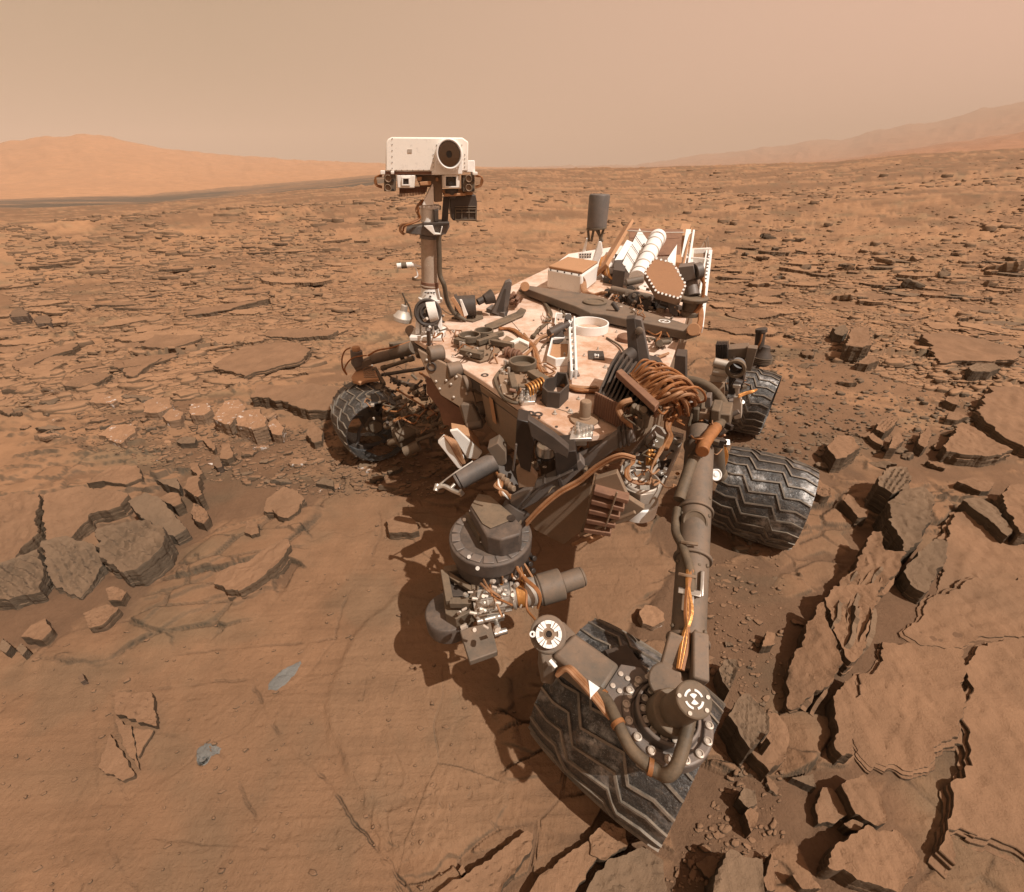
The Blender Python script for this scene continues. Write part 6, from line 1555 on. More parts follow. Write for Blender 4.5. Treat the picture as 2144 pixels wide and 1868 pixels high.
for k in range(46):
    t = k / 45
    s = P(1318 + 60 * t, 784 + 64 * t, DZ + .17)
    bend = Vector((random.uniform(.05, .12), random.uniform(-.02, .02), random.uniform(-.02, .05)))
    e = P(1392 + random.uniform(-6, 28), 850 + random.uniform(-26, 36), DZ - .06)
    part('harness_cable', g_tube([s, s + bend + UP * .02, s.lerp(e, .6) + bend * 1.2, e + UP * .06 + Vector((.02, 0, 0)), e], random.uniform(.004, .008), 7), random.choice(['cable', 'cable', 'cable_tan']), rack, 0)
part('cable_trunk', join(*[g_tube([P(1398 + 2 * k, 872 + 2 * k, .98), P(1396 + k, 896, .95), P(1404 - k, 915, .92), P(1394 - 2 * k, 940, .90)], .013, 7) for k in range(4)]), 'cable', rack, 0)
b, pl, m = on((1420, 838), .98)
part('purple_box', g_prism([pl.px(x, y) for x, y in ((1414, 744), (1436, 746), (1436, 800), (1430, 832), (1406, 838), (1409, 790))], -pl.n * .10), 'dark')
part('side_foil', join(g_prism([pl.px(x, y, -.02) for x, y in ((1428, 818), (1444, 812), (1438, 848), (1424, 846))], -pl.n * .03)), 'copper')
part('white_stub', g_cyl(pl.px(1452, 818, .0), pl.px(1443, 846, .0), 7 * m), 'white_clean')

# ---------------------------------------------------------------- front of the body
b, pl, m = on((1250, 960), 1.0)
def vp(plane, pix, depth, off=0.0): return g_prism([plane.px(x, y, off) for x, y in pix], -plane.n * depth)
fb = part('front_beam', vp(pl, [(1188, 962), (1240, 944), (1292, 908), (1322, 900), (1332, 926), (1298, 936), (1244, 976), (1190, 1000)], .04), 'bluegrey', bevel=.005)
part('beam_clamp', join(*[vp(pl, [(1292 + 9 * k, 906 - 2 * k), (1299 + 9 * k, 903 - 2 * k), (1302 + 9 * k, 938 - 2 * k), (1296 + 9 * k, 940 - 2 * k)], .05, .008) for k in range(3)]), 'dark', fb)
b, pl, m = on((1130, 1050), .86)
AP = pl
arm = part('stow_beam', vp(pl, [(1068, 1052), (1120, 1022), (1165, 1000), (1215, 962), (1226, 976), (1180, 1020), (1128, 1050), (1076, 1078)], .05), 'bluegrey', bevel=.004)
part('beam_web', join(vp(pl, [(1165, 1000), (1172, 996), (1180, 1018), (1172, 1022)], .06, .01), vp(pl, [(1120, 1022), (1200, 985), (1201, 989), (1121, 1026)], .06, .012), vp(pl, [(1090, 1060), (1140, 1010), (1144, 1013), (1096, 1064)], .06, .012)), 'dark', arm)
for dy, mt, r in ((0, 'cable_tan', .006), (4, 'cable', .005), (8, 'cable_tan', .006)):
    part('beam_cable', g_tube([pl.px(1330, 958 + dy * .5, .1), pl.px(1296, 952 + dy * .6, .09), pl.px(1250, 974 + dy, .07), pl.px(1212, 1004 + dy, .06), pl.px(1170, 1028 + dy, .06), pl.px(1130, 1062 + dy, .06), pl.px(1102, 1092 + dy, .06)], r, 7), mt, arm, 0)
# vertical actuators and dark fittings below the front lip
part('front_actuator', join(g_cyl(P(1143, 948, .93), P(1150, 995, .66), .040), g_cyl(P(1143, 944, .95), P(1143, 948, .93), .048)), 'black', arm)
part('actuator_cap', g_lathe(P(1144, 931, .98), UP, [(.042, -.05), (.042, 0), (.03, .012), (.022, .012), (.020, .004), (0, .004)], 24), 'silver', arm)
part('front_fitting', join(vp(pl, [(1082, 878), (1108, 884), (1118, 930), (1110, 990), (1090, 980), (1078, 940)], .08, .05), vp(pl, [(1160, 948), (1206, 944), (1212, 985), (1165, 1000)], .12, .0)), 'black', arm)
part('front_bracket', vp(pl, [(1104, 878), (1160, 915), (1192, 942), (1188, 960), (1150, 940), (1112, 915)], .04, .10), 'dark', arm)
part('brown_panel', vp(pl, [(1080, 985), (1098, 968), (1126, 1000), (1118, 1020), (1086, 1022)], .03, .04), 'beige', arm)
part('green_wire', g_tube([pl.px(1081, 930, .09), pl.px(1078, 955, .09), pl.px(1074, 985, .08)], .004, 6), 'bluegrey', arm, 0)
# caging tube with hook
tb = part('caging_tube', join(g_cyl(P(961, 1006, .76), P(1036, 965, .82), .046, n=30), g_cyl(P(956, 1009, .755), P(961, 1006, .76), .040)), 'bluegrey')
part('tube_cap', vp(Plane(P(1042, 962, .82), AP.n), [(1020, 940), (1042, 928), (1058, 946), (1060, 972), (1044, 980)], .08, .03), 'grey', tb)
part('hook', join(g_tube([P(914, 1022, .74), P(930, 1018, .75), P(950, 1028, .74), P(966, 1034, .74)], .011, 8), g_cyl(P(916, 1014, .75), P(912, 1028, .73), .012), g_cyl(P(962, 1028, .75), P(968, 1036, .73), .013), g_tube([P(918, 1016, .75), P(950, 992, .80), P(990, 966, .84)], .004, 6), g_cyl(P(944, 1022, .75), P(952, 1014, .76), .008)), 'silver', tb, 0)
part('tube_arm', g_beam(P(1048, 962, .80), P(1092, 1058, .68), .09, .06), 'dark', tb, .006)
part('arm_joint', join(g_lathe(P(1082, 1056, .72), UP, [(.03, 0), (.03, .012), (.014, .014), (0, .014)], 20)), 'alu', tb)
for k in range(5):
    part('joint_wire', g_tube([P(1040 + 3 * k, 990 + 3 * k, .80), P(1052 - 4 * k, 1010 + 2 * k, .82), P(1046 + 5 * k, 1034, .80), P(1066 + 4 * k, 1046 + 3 * k, .76), P(1090 + 3 * k, 1080 + k, .70)], .006, 6), ('cable', 'cable_tan', 'white')[k % 3], tb, 0)
part('joint_connectors', join(*[g_cyl(P(1046 + 7 * k, 996 + 8 * k, .82), P(1056 + 7 * k, 1000 + 8 * k, .83), .014, n=10) for k in range(4)]), 'beige', tb)
# open tray under the front edge
b, pl, m = on((950, 960), .72)
tr2 = part('belly_tray', join(vp(pl, [(917, 928), (930, 915), (972, 960), (966, 984), (958, 980)], .03), vp(pl, [(942, 903), (958, 900), (1010, 948), (1000, 962), (978, 960)], .02, -.03)), 'white')
part('belly_wires', join(*[g_tube([pl.px(930 + 4 * k, 912 + 2 * k, -.01), pl.px(944 + 3 * k, 930, .01), pl.px(955 + 3 * k, 950 + 2 * k, .0), pl.px(968 + k, 970, .0)], .009, 6) for k in range(5)]), 'cable_tan', tr2, 0)
part('belly_box', vp(pl, [(946, 905), (984, 912), (1006, 940), (994, 966), (966, 948)], .10, -.06), 'tan', tr2)

# ---------------------------------------------------------------- tool turret
def PT(x, y, z): return P(x, y, z + .16)
def pzT(pix, z): return pz(pix, z + .16)
def flatT(pix, z, h): return flat(pix, z + .16, h)
tz = .56
tc = PT(1027, 1118, tz); tm = mpp(tc)
tr3 = part('turret_ring', g_lathe(tc, UP, [(70 * tm, -.16), (78 * tm, -.15), (80 * tm, -.075), (86 * tm, -.07), (87 * tm, -.005), (84 * tm, 0), (58 * tm, .004), (0, .004)], 64), 'turret')
pk = []
for k in range(13):
    a = math.radians(150 + 20 * k) ; q = tc + Vector((math.cos(a), math.sin(a), 0)) * 72 * tm
    rad = Vector((math.cos(a), math.sin(a), 0)); tan_ = Vector((-math.sin(a), math.cos(a), 0))
    part('ring_pocket', g_box(q + UP * .004, rad * 9 * tm, tan_ * 11 * tm, UP * .003), 'bluegrey', tr3, .003)
part('turret_housing', g_prism(pzT([(983, 1062), (1000, 1034), (1028, 1038), (1074, 1078), (1094, 1100), (1090, 1118), (1050, 1130), (1018, 1122), (1000, 1090)], tz + .10), (0, 0, -.10)), 'turret', tr3, .008)
part('housing_lid', g_prism(pzT([(986, 1060), (1002, 1036), (1026, 1040), (1072, 1079), (1066, 1092), (1027, 1108), (1010, 1098)], tz + .101), (0, 0, .006)), 'olive', tr3, .002)
part('lid_hole', g_lathe(PT(1070, 1086, tz + .104), UP, [(.018, .001), (.018, .004), (.010, .004), (0, .002)], 18), 'black', tr3, 0)
parts('housing_rib', [g_beam(PT(978, 1080, tz + .02), PT(1006, 1130, tz + .02), .012, .04), g_beam(PT(1086, 1112, tz + .02), PT(1092, 1090, tz + .05), .012, .05)], 'olive', tr3)
parts('ring_bolt', [g_cyl(PT(x, y, tz + .002), PT(x, y, tz + .012), .008, n=10) for x, y in ((972, 1088), (1007, 1132), (1088, 1117), (982, 1166), (1000, 1190))], 'silver', tr3)
part('turret_cover', g_prism(pzT([(1103, 1150), (1102, 1180), (1052, 1227), (1034, 1192), (1060, 1170)], .42), (0, 0, -.012)), 'beige', tr3, .003)
part('cover_edge', g_tube([PT(1034, 1192, .43), PT(1044, 1212, .43), PT(1052, 1228, .43)], .006, 6), 'copper', tr3, 0)
frm = [(930, 1196), (990, 1188), (996, 1240), (988, 1262), (942, 1262)]
fr3 = part('tool_frame', join(*[g_beam(PT(*frm[i], .40), PT(*frm[(i + 1) % 5], .40), .030, .03) for i in range(5)] + [g_beam(PT(932, 1200, .40), PT(990, 1236, .40), .022, .02), g_beam(PT(985, 1165, .46), PT(998, 1242, .38), .028, .03)]), 'olive', tr3, .003)
part('frame_back', flatT([(934, 1198), (986, 1192), (990, 1258), (944, 1258)], .34, .03), 'dark', tr3)
disc_c = PT(940, 1278, .30)
part('brush_drum', g_lathe(disc_c, UP, [(.085, -.09), (.098, -.085), (.10, -.01), (.094, 0), (.05, .006), (0, .006)], 48), 'turret', tr3)
part('tool_plate', g_prism(pzT([(962, 1318), (1027, 1302), (1042, 1364), (983, 1385)], .32), (0, 0, -.03)), 'grey', tr3, .004)
part('tool_block', flatT([(930, 1262), (992, 1250), (1000, 1300), (958, 1322), (936, 1310)], .28, .08), 'olive', tr3)
s0, s1 = PT(994, 1260, .36), PT(1128, 1236, .40)
sm = mpp(s0)
cyl = part('drill_body', g_cyl(s0, s1, 27 * sm, n=40), 'silver')
part('drill_band', join(*[g_cyl(s0.lerp(s1, t), s0.lerp(s1, t + w), 29.5 * sm, n=40) for t, w in ((0, .06), (.2, .04), (.36, .10), (.58, .05), (.80, .16))]), 'alu', cyl)
part('drill_ribs', join(*[g_cyl(s0.lerp(s1, .05) + _frame(s1 - s0)[0] * math.cos(a) * 29 * sm + _frame(s1 - s0)[1] * math.sin(a) * 29 * sm, s0.lerp(s1, .55) + _frame(s1 - s0)[0] * math.cos(a) * 29 * sm + _frame(s1 - s0)[1] * math.sin(a) * 29 * sm, .005, n=6) for a in [k * .7 for k in range(9)]]), 'silver', cyl, 0)
part('drill_foil', join(g_cyl(s0.lerp(s1, .66), s0.lerp(s1, .80), 28.5 * sm, n=40)), 'copper', cyl)
s2, s3 = PT(1176, 1222, .41), PT(1217, 1208, .42)
part('motor_can', join(g_cyl(s1, s2, 33 * sm, n=40), g_cyl(s1.lerp(s2, -.12), s1, 28 * sm, 33 * sm, n=40)), 'grey', cyl, .006)
part('motor_cap', join(g_cyl(s2, s3, 21.5 * sm, n=36), g_cyl(s3, s3.lerp(s2, -.14), 21.5 * sm, 18 * sm, n=36)), 'grey', cyl, .005)
part('motor_wires', join(*[g_tube([PT(1090 - k, 1188 + 3 * k, .47), PT(1098 + 2 * k, 1212, .48), PT(1120 + 2 * k, 1232, .48), PT(1130 + k, 1252, .45), PT(1126, 1272 + k, .40)], .005, 6) for k in range(3)]), 'cable', cyl, 0)
part('guide_rod', join(g_cyl(PT(998, 1302, .33), PT(1056, 1288, .33), .012), g_cyl(PT(1034, 1328, .30), PT(1062, 1320, .30), .012), g_cyl(PT(1040, 1298, .30), PT(1044, 1326, .30), .012), flatT([(1022, 1290), (1052, 1284), (1056, 1300), (1028, 1306)], .30, .04)), 'silver', cyl)
part('cam_lugs', join(*[g_cyl(PT(x, y, .45), PT(x + 6, y + 2, .46), .012, n=10) for x, y in ((1098, 1172), (1106, 1180), (1112, 1194), (1104, 1160), (1114, 1168))]), 'black', cyl)
# stem that carries the turret from the stow beam
part('turret_stem', g_cyl(PT(1070, 1085, .60), P(1084, 1062, .80), .06), 'dark', tr3)

tf = []
for k in range(70):
    x, y = random.choice([(random.uniform(985, 1085), random.uniform(1060, 1125)), (random.uniform(940, 1060), random.uniform(1200, 1320)), (random.uniform(1000, 1130), random.uniform(1205, 1280))])
    q = PT(x, y, random.uniform(.36, .50)); d_ = Vector((random.uniform(-1, 1), random.uniform(-1, .2), random.uniform(0, 1))).normalized()
    tf.append(g_cyl(q, q + d_ * random.uniform(.01, .03), random.uniform(.004, .010), n=8))
part('turret_fittings', join(*tf), 'alu', tr3, 0)
for k in range(9):
    x0, y0 = random.uniform(1000, 1090), random.uniform(1130, 1230)
    part('turret_wire', g_tube([PT(x0, y0, .48), PT(x0 + random.uniform(-10, 22), y0 + random.uniform(8, 20), .52), PT(x0 + random.uniform(0, 34), y0 + random.uniform(24, 44), .50), PT(x0 + random.uniform(10, 50), y0 + random.uniform(40, 70), .44)], .0045, 6), random.choice(['cable', 'cable_tan', 'cable_dark']), tr3, 0)

# ---------------------------------------------------------------- bright shoulder bracket and louvred panel
bk_px = [(1355, 922), (1368, 909), (1400, 922), (1427, 929), (1424, 944), (1399, 1000), (1379, 1042), (1362, 1056), (1338, 1060), (1308, 1048), (1292, 1024), (1297, 998), (1312, 971), (1336, 944)]
bz = .86
sh = part('shoulder_bracket', tray(bk_px, bz - .05, .06, .10), 'alu', bevel=.003)
part('bracket_floor', flat([(1358, 924), (1370, 912), (1424, 932), (1398, 998), (1376, 1040), (1340, 1056), (1300, 1030), (1304, 990), (1336, 946)], bz - .045, .012), 'alu', sh)
kc = P(1342, 1012, bz); km = mpp(kc)
part('shoulder_cup', g_lathe(kc, UP, [(38 * km, -.10), (40 * km, -.09), (40 * km, .012), (37 * km, .02), (34 * km, .02), (32 * km, -.02), (20 * km, -.03), (0, -.03)], 48), 'alu', sh)
part('cup_skirt', g_lathe(kc, UP, [(36 * km, -.16), (43 * km, -.15), (43.5 * km, -.085), (40 * km, -.08)], 48), 'white_clean', sh)
part('bracket_pocket', flat([(1378, 968), (1406, 962), (1392, 1000), (1380, 1002)], bz - .034, .004), 'dark', sh, 0)
part('lidded_box', flat(zm([(450, 790), (530, 690), (645, 740), (590, 830)], *Z6), bz, .05), 'alu', sh)
part('box_lid', flat(zm([(470, 785), (535, 705), (630, 745), (580, 815)], *Z6), bz + .05, .004), 'olive', sh)
part('lid_print', join(*[flat(zm(q, *Z6), bz + .0545, .0012) for q in ([(520, 742), (545, 735), (547, 741), (522, 748)], [(518, 745), (524, 743), (530, 765), (524, 767)], [(540, 752), (560, 746), (562, 752), (542, 758)], [(512, 775), (530, 785), (528, 790), (510, 780)], [(528, 774), (532, 778), (514, 792), (510, 788)])]), 'target_white', sh, 0)
part('bracket_eye', g_ring(P(1417, 927, bz), UP, .024, .012, .03, 24), 'alu', sh)
part('bracket_bulbs', join(*[g_lathe(P(1356 + 6 * (k % 3), 955 + 9 * (k // 3), bz), UP, [(.010, 0), (.012, .02), (.008, .035), (0, .04)], 12) for k in range(9)]), 'copper', sh, 0)
for k in range(4):
    part('bracket_wire', g_tube([P(1250 + 2 * k, 972 - 2 * k, bz - .02), P(1282, 953 - 2 * k, bz + .03), P(1312, 952, bz + .05), P(1328 - 2 * k, 966, bz + .05), P(1310 + 2 * k, 985, bz + .04), P(1314 + 2 * k, 1004, bz + .03), P(1340, 1014 - 2 * k, bz + .02), P(1360, 1006 + 2 * k, bz + .03), P(1366, 975, bz + .05), P(1382 + 2 * k, 940, bz + .05), P(1392 + 2 * k, 905, bz + .04)], .005, 6), 'cable_tan' if k % 2 else 'cable', sh, 0)
b, pl, m = on((1262, 1118), .66)
lv = part('louvre_panel', vp(pl, [(1246, 1004), (1292, 990), (1316, 1044), (1350, 1066), (1316, 1092), (1268, 1104), (1214, 1118)], .03), 'beige')
for k in range(5):
    x0, y0 = 1240 - 5 * k, 1024 + 20 * k
    part('slat', g_beam(pl.px(x0 + 4, y0, .02), pl.px(x0 + 76 - 4 * k, y0 + 20 - 3 * k, .02), .05, .022), 'brownband', lv, .003)
part('louvre_rod', join(g_cyl(pl.px(1214, 1120, .02), pl.px(1330, 1072, .03), .008), g_cyl(pl.px(1266, 1108, .04), pl.px(1292, 1030, .05), .004)), 'beige', lv)
part('hanging_block', join(g_cyl(pl.px(1232, 1132, .02), pl.px(1262, 1116, .03), .016), g_tube([pl.px(1200, 1140, 0), pl.px(1218, 1132, .02), pl.px(1240, 1124, .04)], .010, 8)), 'cable_tan', lv)
part('belly_shadow_box', vp(pl, [(1090, 1070), (1140, 1040), (1240, 1010), (1220, 1110), (1180, 1140), (1120, 1110)], .25, -.25), 'beige', lv)

# ---------------------------------------------------------------- forward rocker tube and front steering
t0, t1 = P(1466, 905, .98), P(1436, 1412, .72)
def along(t): return t0.lerp(t1, t)
rk1 = part('rocker_tube', join(g_cyl(t0, t1, .060, .052, n=36), *[g_cyl(along(t), along(t + .012), .066, n=36) for t in (.08, .42, .62, .90)]), 'grey', bevel=.003)
mid = along(.47); axm = (CAMP - mid).normalized(); side = (t1 - t0).normalized().cross(axm).normalized()
part('round_cap', g_lathe(mid + axm * .045, axm, [(.045, -.02), (.045, .010), (.038, .016), (.036, .012), (0, .012)], 32), 'olive', rk1)
rv = []
for t in (.36, .44, .60, .64, .86, .93):
    for a in (-.9, -.35, .35, .9):
        q = along(t) + axm * math.cos(a) * .061 + side * math.sin(a) * .061; rv.append(g_lathe(q, q - along(t), [(.007, -.004), (.007, .002), (.004, .005), (0, .006)], 10))
part('tube_rivets', join(*rv), 'olive', rk1, 0)
def tubept(t, a, r=.072): return along(t) + axm * math.cos(a) * r + side * math.sin(a) * r
part('hose', g_tube([P(1430, 796, 1.05), P(1460, 800, 1.06), P(1490, 815, 1.05), P(1514, 845, 1.02), P(1514, 878, 1.0), P(1495, 900, 1.02), P(1474, 930, 1.03), tubept(.10, -.2), tubept(.18, .3), tubept(.30, .7), tubept(.38, 1.0)], .024, 12), 'cable_dark', rk1)
part('hose', g_tube([P(1434, 792, 1.03), P(1470, 802, 1.02), P(1496, 826, 1.0), P(1500, 856, .98), P(1488, 880, .98)], .02, 12), 'cable_dark', rk1)
part('hose_wrap', g_tube([P(1499, 895, 1.025), P(1486, 912, 1.03), P(1474, 930, 1.035), P(1470, 946, 1.035)], .0265, 12), 'cable', rk1)
part('hose', g_tube([tubept(.42, 1.15), tubept(.52, 1.1), tubept(.58, .5), tubept(.66, .1), tubept(.74, .0)], .016, 10), 'cable_dark', rk1)
parts('hose_tie', [g_tube([tubept(t, -.15 + .3 * k, .09 + .004 * (k % 2)) for k in range(3)], .006, 6) for t in (.16, .56, .68)], 'beige', rk1)
part('connector_bracket', join(g_box(tubept(.735, .05, .075), side * .035, (t1 - t0).normalized() * .010, axm * .012), g_box(tubept(.70, -.45, .075), side * .006, (t1 - t0).normalized() * .045, axm * .012), g_box(tubept(.77, .1, .07), side * .018, (t1 - t0).normalized() * .03, axm * .012)), 'silver', rk1)
for k in range(4):
    part('connector_wire', g_tube([tubept(.66, .0 + .05 * k, .08), tubept(.72, .1, .09), tubept(.80, .12 - .06 * k, .085), tubept(.88, .0 + .05 * k, .082), tubept(.97, .15 + .04 * k, .075)], .008, 6), 'copper' if k % 2 else 'cable', rk1, 0)
# upper mount where the rocker meets the body
b, pl, m = on((1478, 905), .93)
mt = part('rocker_mount', join(vp(pl, [(1446, 862), (1530, 868), (1528, 900), (1500, 925), (1456, 915), (1444, 890)], .14, .02), vp(pl, [(1450, 856), (1464, 856), (1462, 886), (1448, 884)], .12, .06), vp(pl, [(1488, 858), (1508, 860), (1506, 888), (1486, 886)], .12, .06)), 'olive', bevel=.006)
part('mount_pad', vp(pl, [(1464, 864), (1487, 866), (1485, 886), (1462, 884)], .05, .05), 'beige', mt)
part('mount_block', vp(pl, [(1476, 832), (1488, 832), (1488, 854), (1476, 854)], .06, .04), 'bluegrey', mt)
part('mount_lugs', join(*[g_cyl(pl.px(x, y, .06), pl.px(x, y, .11), 6 * m) for x, y in ((1455, 928), (1486, 930), (1463, 893), (1444, 930))]), 'olive', mt)
part('mount_wire', join(*[g_tube([pl.px(1448, 866 + 4 * k, .08), pl.px(1444 - k, 890, .10), pl.px(1452, 912 + 2 * k, .11), pl.px(1474, 912 + 3 * k, .12)], .006, 6) for k in range(3)]), 'cable_dark', mt, 0)
# fork and steering drive above the front wheel
jz = .66
jc = P(1396, 1498, jz); jm = mpp(jc)
jt = part('steering_flange', g_lathe(jc, UP, [(78 * jm, -.06), (92 * jm, -.05), (93 * jm, -.005), (90 * jm, 0), (74 * jm, .0), (72 * jm, -.014), (66 * jm, -.014), (65 * jm, .022), (58 * jm, .026), (57 * jm, .004), (40 * jm, .004), (0, .004)], 72), 'bluegrey')
for k in range(16):
    a = math.radians(22.5 * k + 8); q = jc + Vector((math.cos(a), math.sin(a), 0)) * 83 * jm
    part('flange_bolt', g_lathe(q, UP, [(.0115, -.002), (.0115, .008), (.0075, .010), (.006, .006), (0, .006)], 14), 'alu', jt, 0)
for k in range(14):
    a = math.radians(25.7 * k + 14); q = jc + Vector((math.cos(a), math.sin(a), 0)) * 50 * jm + UP * .004
    part('flange_bolt', g_lathe(q, UP, [(.0105, -.002), (.0105, .012), (.007, .014), (.005, .010), (0, .010)], 14), 'alu', jt, 0)
for k in range(14):
    a = math.radians(25.7 * k); q = jc + Vector((math.cos(a), math.sin(a), 0)) * 50 * jm + UP * .008
    part('flange_rib', g_box(q, Vector((math.cos(a), math.sin(a), 0)) * 8 * jm, Vector((-math.sin(a), math.cos(a), 0)) * .004, UP * .008), 'dark', jt, .001)
k0, k1 = P(1394, 1500, jz), P(1453, 1464, .88)
km2 = mpp(k1)
act = part('steering_drive', join(g_cyl(k0, k0.lerp(k1, .35), 44 * jm, 42 * jm, n=40), g_cyl(k0.lerp(k1, .30), k0.lerp(k1, .9), 35 * km2, 34 * km2, n=40)), 'olive', bevel=.004)
kax = (k1 - k0).normalized() * .55 + (CAMP - k1).normalized() * .45; kax.normalize()
part('drive_cap', g_lathe(k1, kax, [(34 * km2, -.05), (36 * km2, -.045), (36.5 * km2, -.004), (35 * km2, 0), (0, 0)], 48), 'olive', act)
ku, kv, kw = _frame(kax)
ref = (Vector((1, 0, 0)) - kax * kax.x).normalized(); rup = kax.cross(ref)
def sector(a0, a1, r0, r1, o, th, ru=ref, rv_=rup, nn=kax):
    st_ = 8; V = []
    for r in (r0, r1):
        for i in range(st_ + 1):
            a = a0 + (a1 - a0) * i / st_; V.append(o + (ru * math.cos(a) + rv_ * math.sin(a)) * r)
    pts = V[:st_ + 1] + V[st_ + 1:][::-1]
    if r0 < 1e-5: pts = [o] + V[st_ + 1:]
    return g_prism(pts, nn * th)
tq = []
for k in range(4):
    a = math.pi / 2 * k + .2
    tq.append(sector(a, a + math.radians(62), 15 * km2, 19.5 * km2, k1 + kax * .0005, .0015))
for k in range(2): tq.append(sector(math.pi * k + .75, math.pi * k + .75 + math.pi / 2, 0, 10.5 * km2, k1 + kax * .0005, .0015))
part('round_target', join(*tq), 'target_white', act, 0)
part('cap_screws', join(*[g_lathe(k1 + (ref * math.cos(a) + rup * math.sin(a)) * 29 * km2, kax, [(.005, -.001), (.005, .003), (0, .003)], 10) for a in (.1, 2.9, 4.2, 5.5)]), 'alu', act, 0)
part('fork', join(g_beam(P(1420, 1330, .78), P(1392, 1432, .70), .055, .07), g_beam(P(1462, 1330, .80), P(1462, 1430, .76), .045, .07), g_cyl(P(1394, 1430, .66), P(1394, 1425, .74), .05), g_beam(P(1400, 1424, .70), P(1462, 1428, .72), .05, .05)), 'grey', act, .006)
part('drive_hose', g_tube([P(1445, 1500, .76), P(1434, 1550, .74), P(1418, 1600, .72), P(1400, 1622, .70), P(1380, 1618, .68), P(1352, 1598, .68), P(1318, 1564, .68), P(1292, 1510, .68), P(1272, 1470, .67), P(1250, 1446, .66)], .017, 12), 'cable_dark', act)
parts('hose_tie', [g_lathe(P(x, y, zz), d, [(.021, -.006), (.021, .006)], 14) for x, y, zz, d in ((1362, 1606, .68, (1, -.4, 0)), (1294, 1516, .68, (.4, -1, 0)), (1262, 1458, .66, (1, -1, 0)))], 'cable', act)
for k in range(5):
    part('link_cable', g_tube([P(1166 + 2 * k, 1414 - 3 * k, .62), P(1186 + 2 * k, 1402 - k, .66), P(1206 + 2 * k, 1420 - k, .66), P(1230 + 2 * k, 1446 - k, .67), P(1256 + 2 * k, 1478 - k, .67), P(1278 + k, 1504, .66)], .008, 7), 'cable' if k % 2 else 'cable_tan', act, 0)
# wheel link with white reference disc at its elbow
lk = part('wheel_link', g_prism(pz([(1156, 1370), (1203, 1323), (1298, 1391), (1260, 1450)], .66), (0, 0, -.09)), 'grey', bevel=.012)
part('link_plate', g_prism(pz([(1262, 1448), (1300, 1390), (1342, 1397), (1360, 1420), (1322, 1470), (1318, 1520), (1296, 1530)], .655), (0, 0, -.035)), 'bluegrey', lk)
parts('plate_bolt', [g_lathe(P(*z1(x, y, Z8), .656), UP, [(.008, 0), (.008, .004), (.005, .005), (0, .004)], 12) for x, y in ((795, 570), (843, 602), (740, 652), (787, 688), (857, 725), (833, 818), (905, 645), (978, 592))], 'alu', lk)
part('link_elbow', join(g_prism(pz([(1128, 1350), (1150, 1305), (1180, 1300), (1206, 1326), (1160, 1394), (1136, 1390)], .64), (0, 0, -.12)), g_cyl(P(1148, 1332, .50), P(1148, 1328, .68), .062)), 'grey', lk, .006)
wd = P(1149, 1328, .70); wm = mpp(wd); wax = (CAMP - wd).normalized()
wref = (Vector((1, 0, 0)) - wax * wax.x).normalized(); wup = wax.cross(wref)
disc = part('reference_disc', g_lathe(wd, wax, [(26 * wm, -.03), (28 * wm, -.02), (28 * wm, -.002), (27 * wm, 0), (8.5 * wm, 0), (8 * wm, .004), (6.5 * wm, .004), (6 * wm, -.02), (0, -.022)], 48), 'beige', lk)
ws = []
for k in range(4):
    a = math.pi / 2 * k + math.pi / 4
    for da in (-.47, -.04, .26):
        ws.append(sector(a + da, a + da + (.36 if da == -.47 else .22), 13 * wm, 27.2 * wm, wd + wax * .0005, .004, wref, wup, wax))
    ws.append(sector(a + .5, a + math.pi / 2 - .5, 20 * wm, 27.2 * wm, wd + wax * .0005, .004, wref, wup, wax))
part('disc_segments', join(*ws), 'target_white', lk, 0)
part('disc_bore', g_lathe(wd + wax * .002, wax, [(6 * wm, -.001), (0, -.001)], 20), 'black', lk, 0)
part('disc_lug', g_ring(wd - wref * 34 * wm + wax * -.006, wax, 6.5 * wm, 3 * wm, .008, 20), 'target_white', lk, .001)
part('lug_arm', g_box(wd - wref * 29.5 * wm + wax * -.002, wref * 3 * wm, wup * 3.4 * wm, wax * .004), 'target_white', lk, .001)
part('white_tab', g_prism(pz([(1149, 1386), (1154, 1381), (1167, 1396), (1161, 1400)], .668), (0, 0, .004)), 'target_white', lk, 0)
part('white_triangle', g_prism(pz([(1232, 1423), (1256, 1440), (1236, 1461)], .68), (0, 0, -.012)), 'target_white', lk, .001)
# axle bracket down from the drive to the wheel
part('wheel_fork', join(g_beam(jc - UP * .04, Vector((FL.x - .05, FL.y + .1, .50)), .09, .06), g_cyl(jc + UP * -.08, jc, .07)), 'dark', jt)

# ---------------------------------------------------------------- port side bogie
b, pl, m = on((1510, 850), .80)
bg = part('bogie_drive', join(g_cyl(pl.px(1494, 758), pl.px(1526, 766), 9 * m), g_cyl(pl.px(1492, 776), pl.px(1526, 782), 9 * m), vp(pl, [(1488, 786), (1524, 790), (1516, 808), (1484, 804)], .1, -.0)), 'alu', bevel=.004)
part('bogie_leg', join(g_cyl(pl.px(1503, 800), pl.px(1503, 850), 13 * m), g_cyl(pl.px(1500, 850), pl.px(1506, 862), 17 * m)), 'beige', bg)
part('bogie_black', join(vp(pl, [(1530, 760), (1556, 764), (1558, 800), (1546, 828), (1524, 826), (1526, 790)], .12, -.02), g_cyl(pl.px(1540, 768, .04), pl.px(1548, 760, .06), 13 * m), g_cyl(pl.px(1534, 800, .04), pl.px(1552, 806, .04), 10 * m)), 'black', bg)
part('bogie_ring', g_ring(pl.px(1541, 770, .05), pl.n, 18 * m, 12 * m, .03, 28), 'olive', bg)
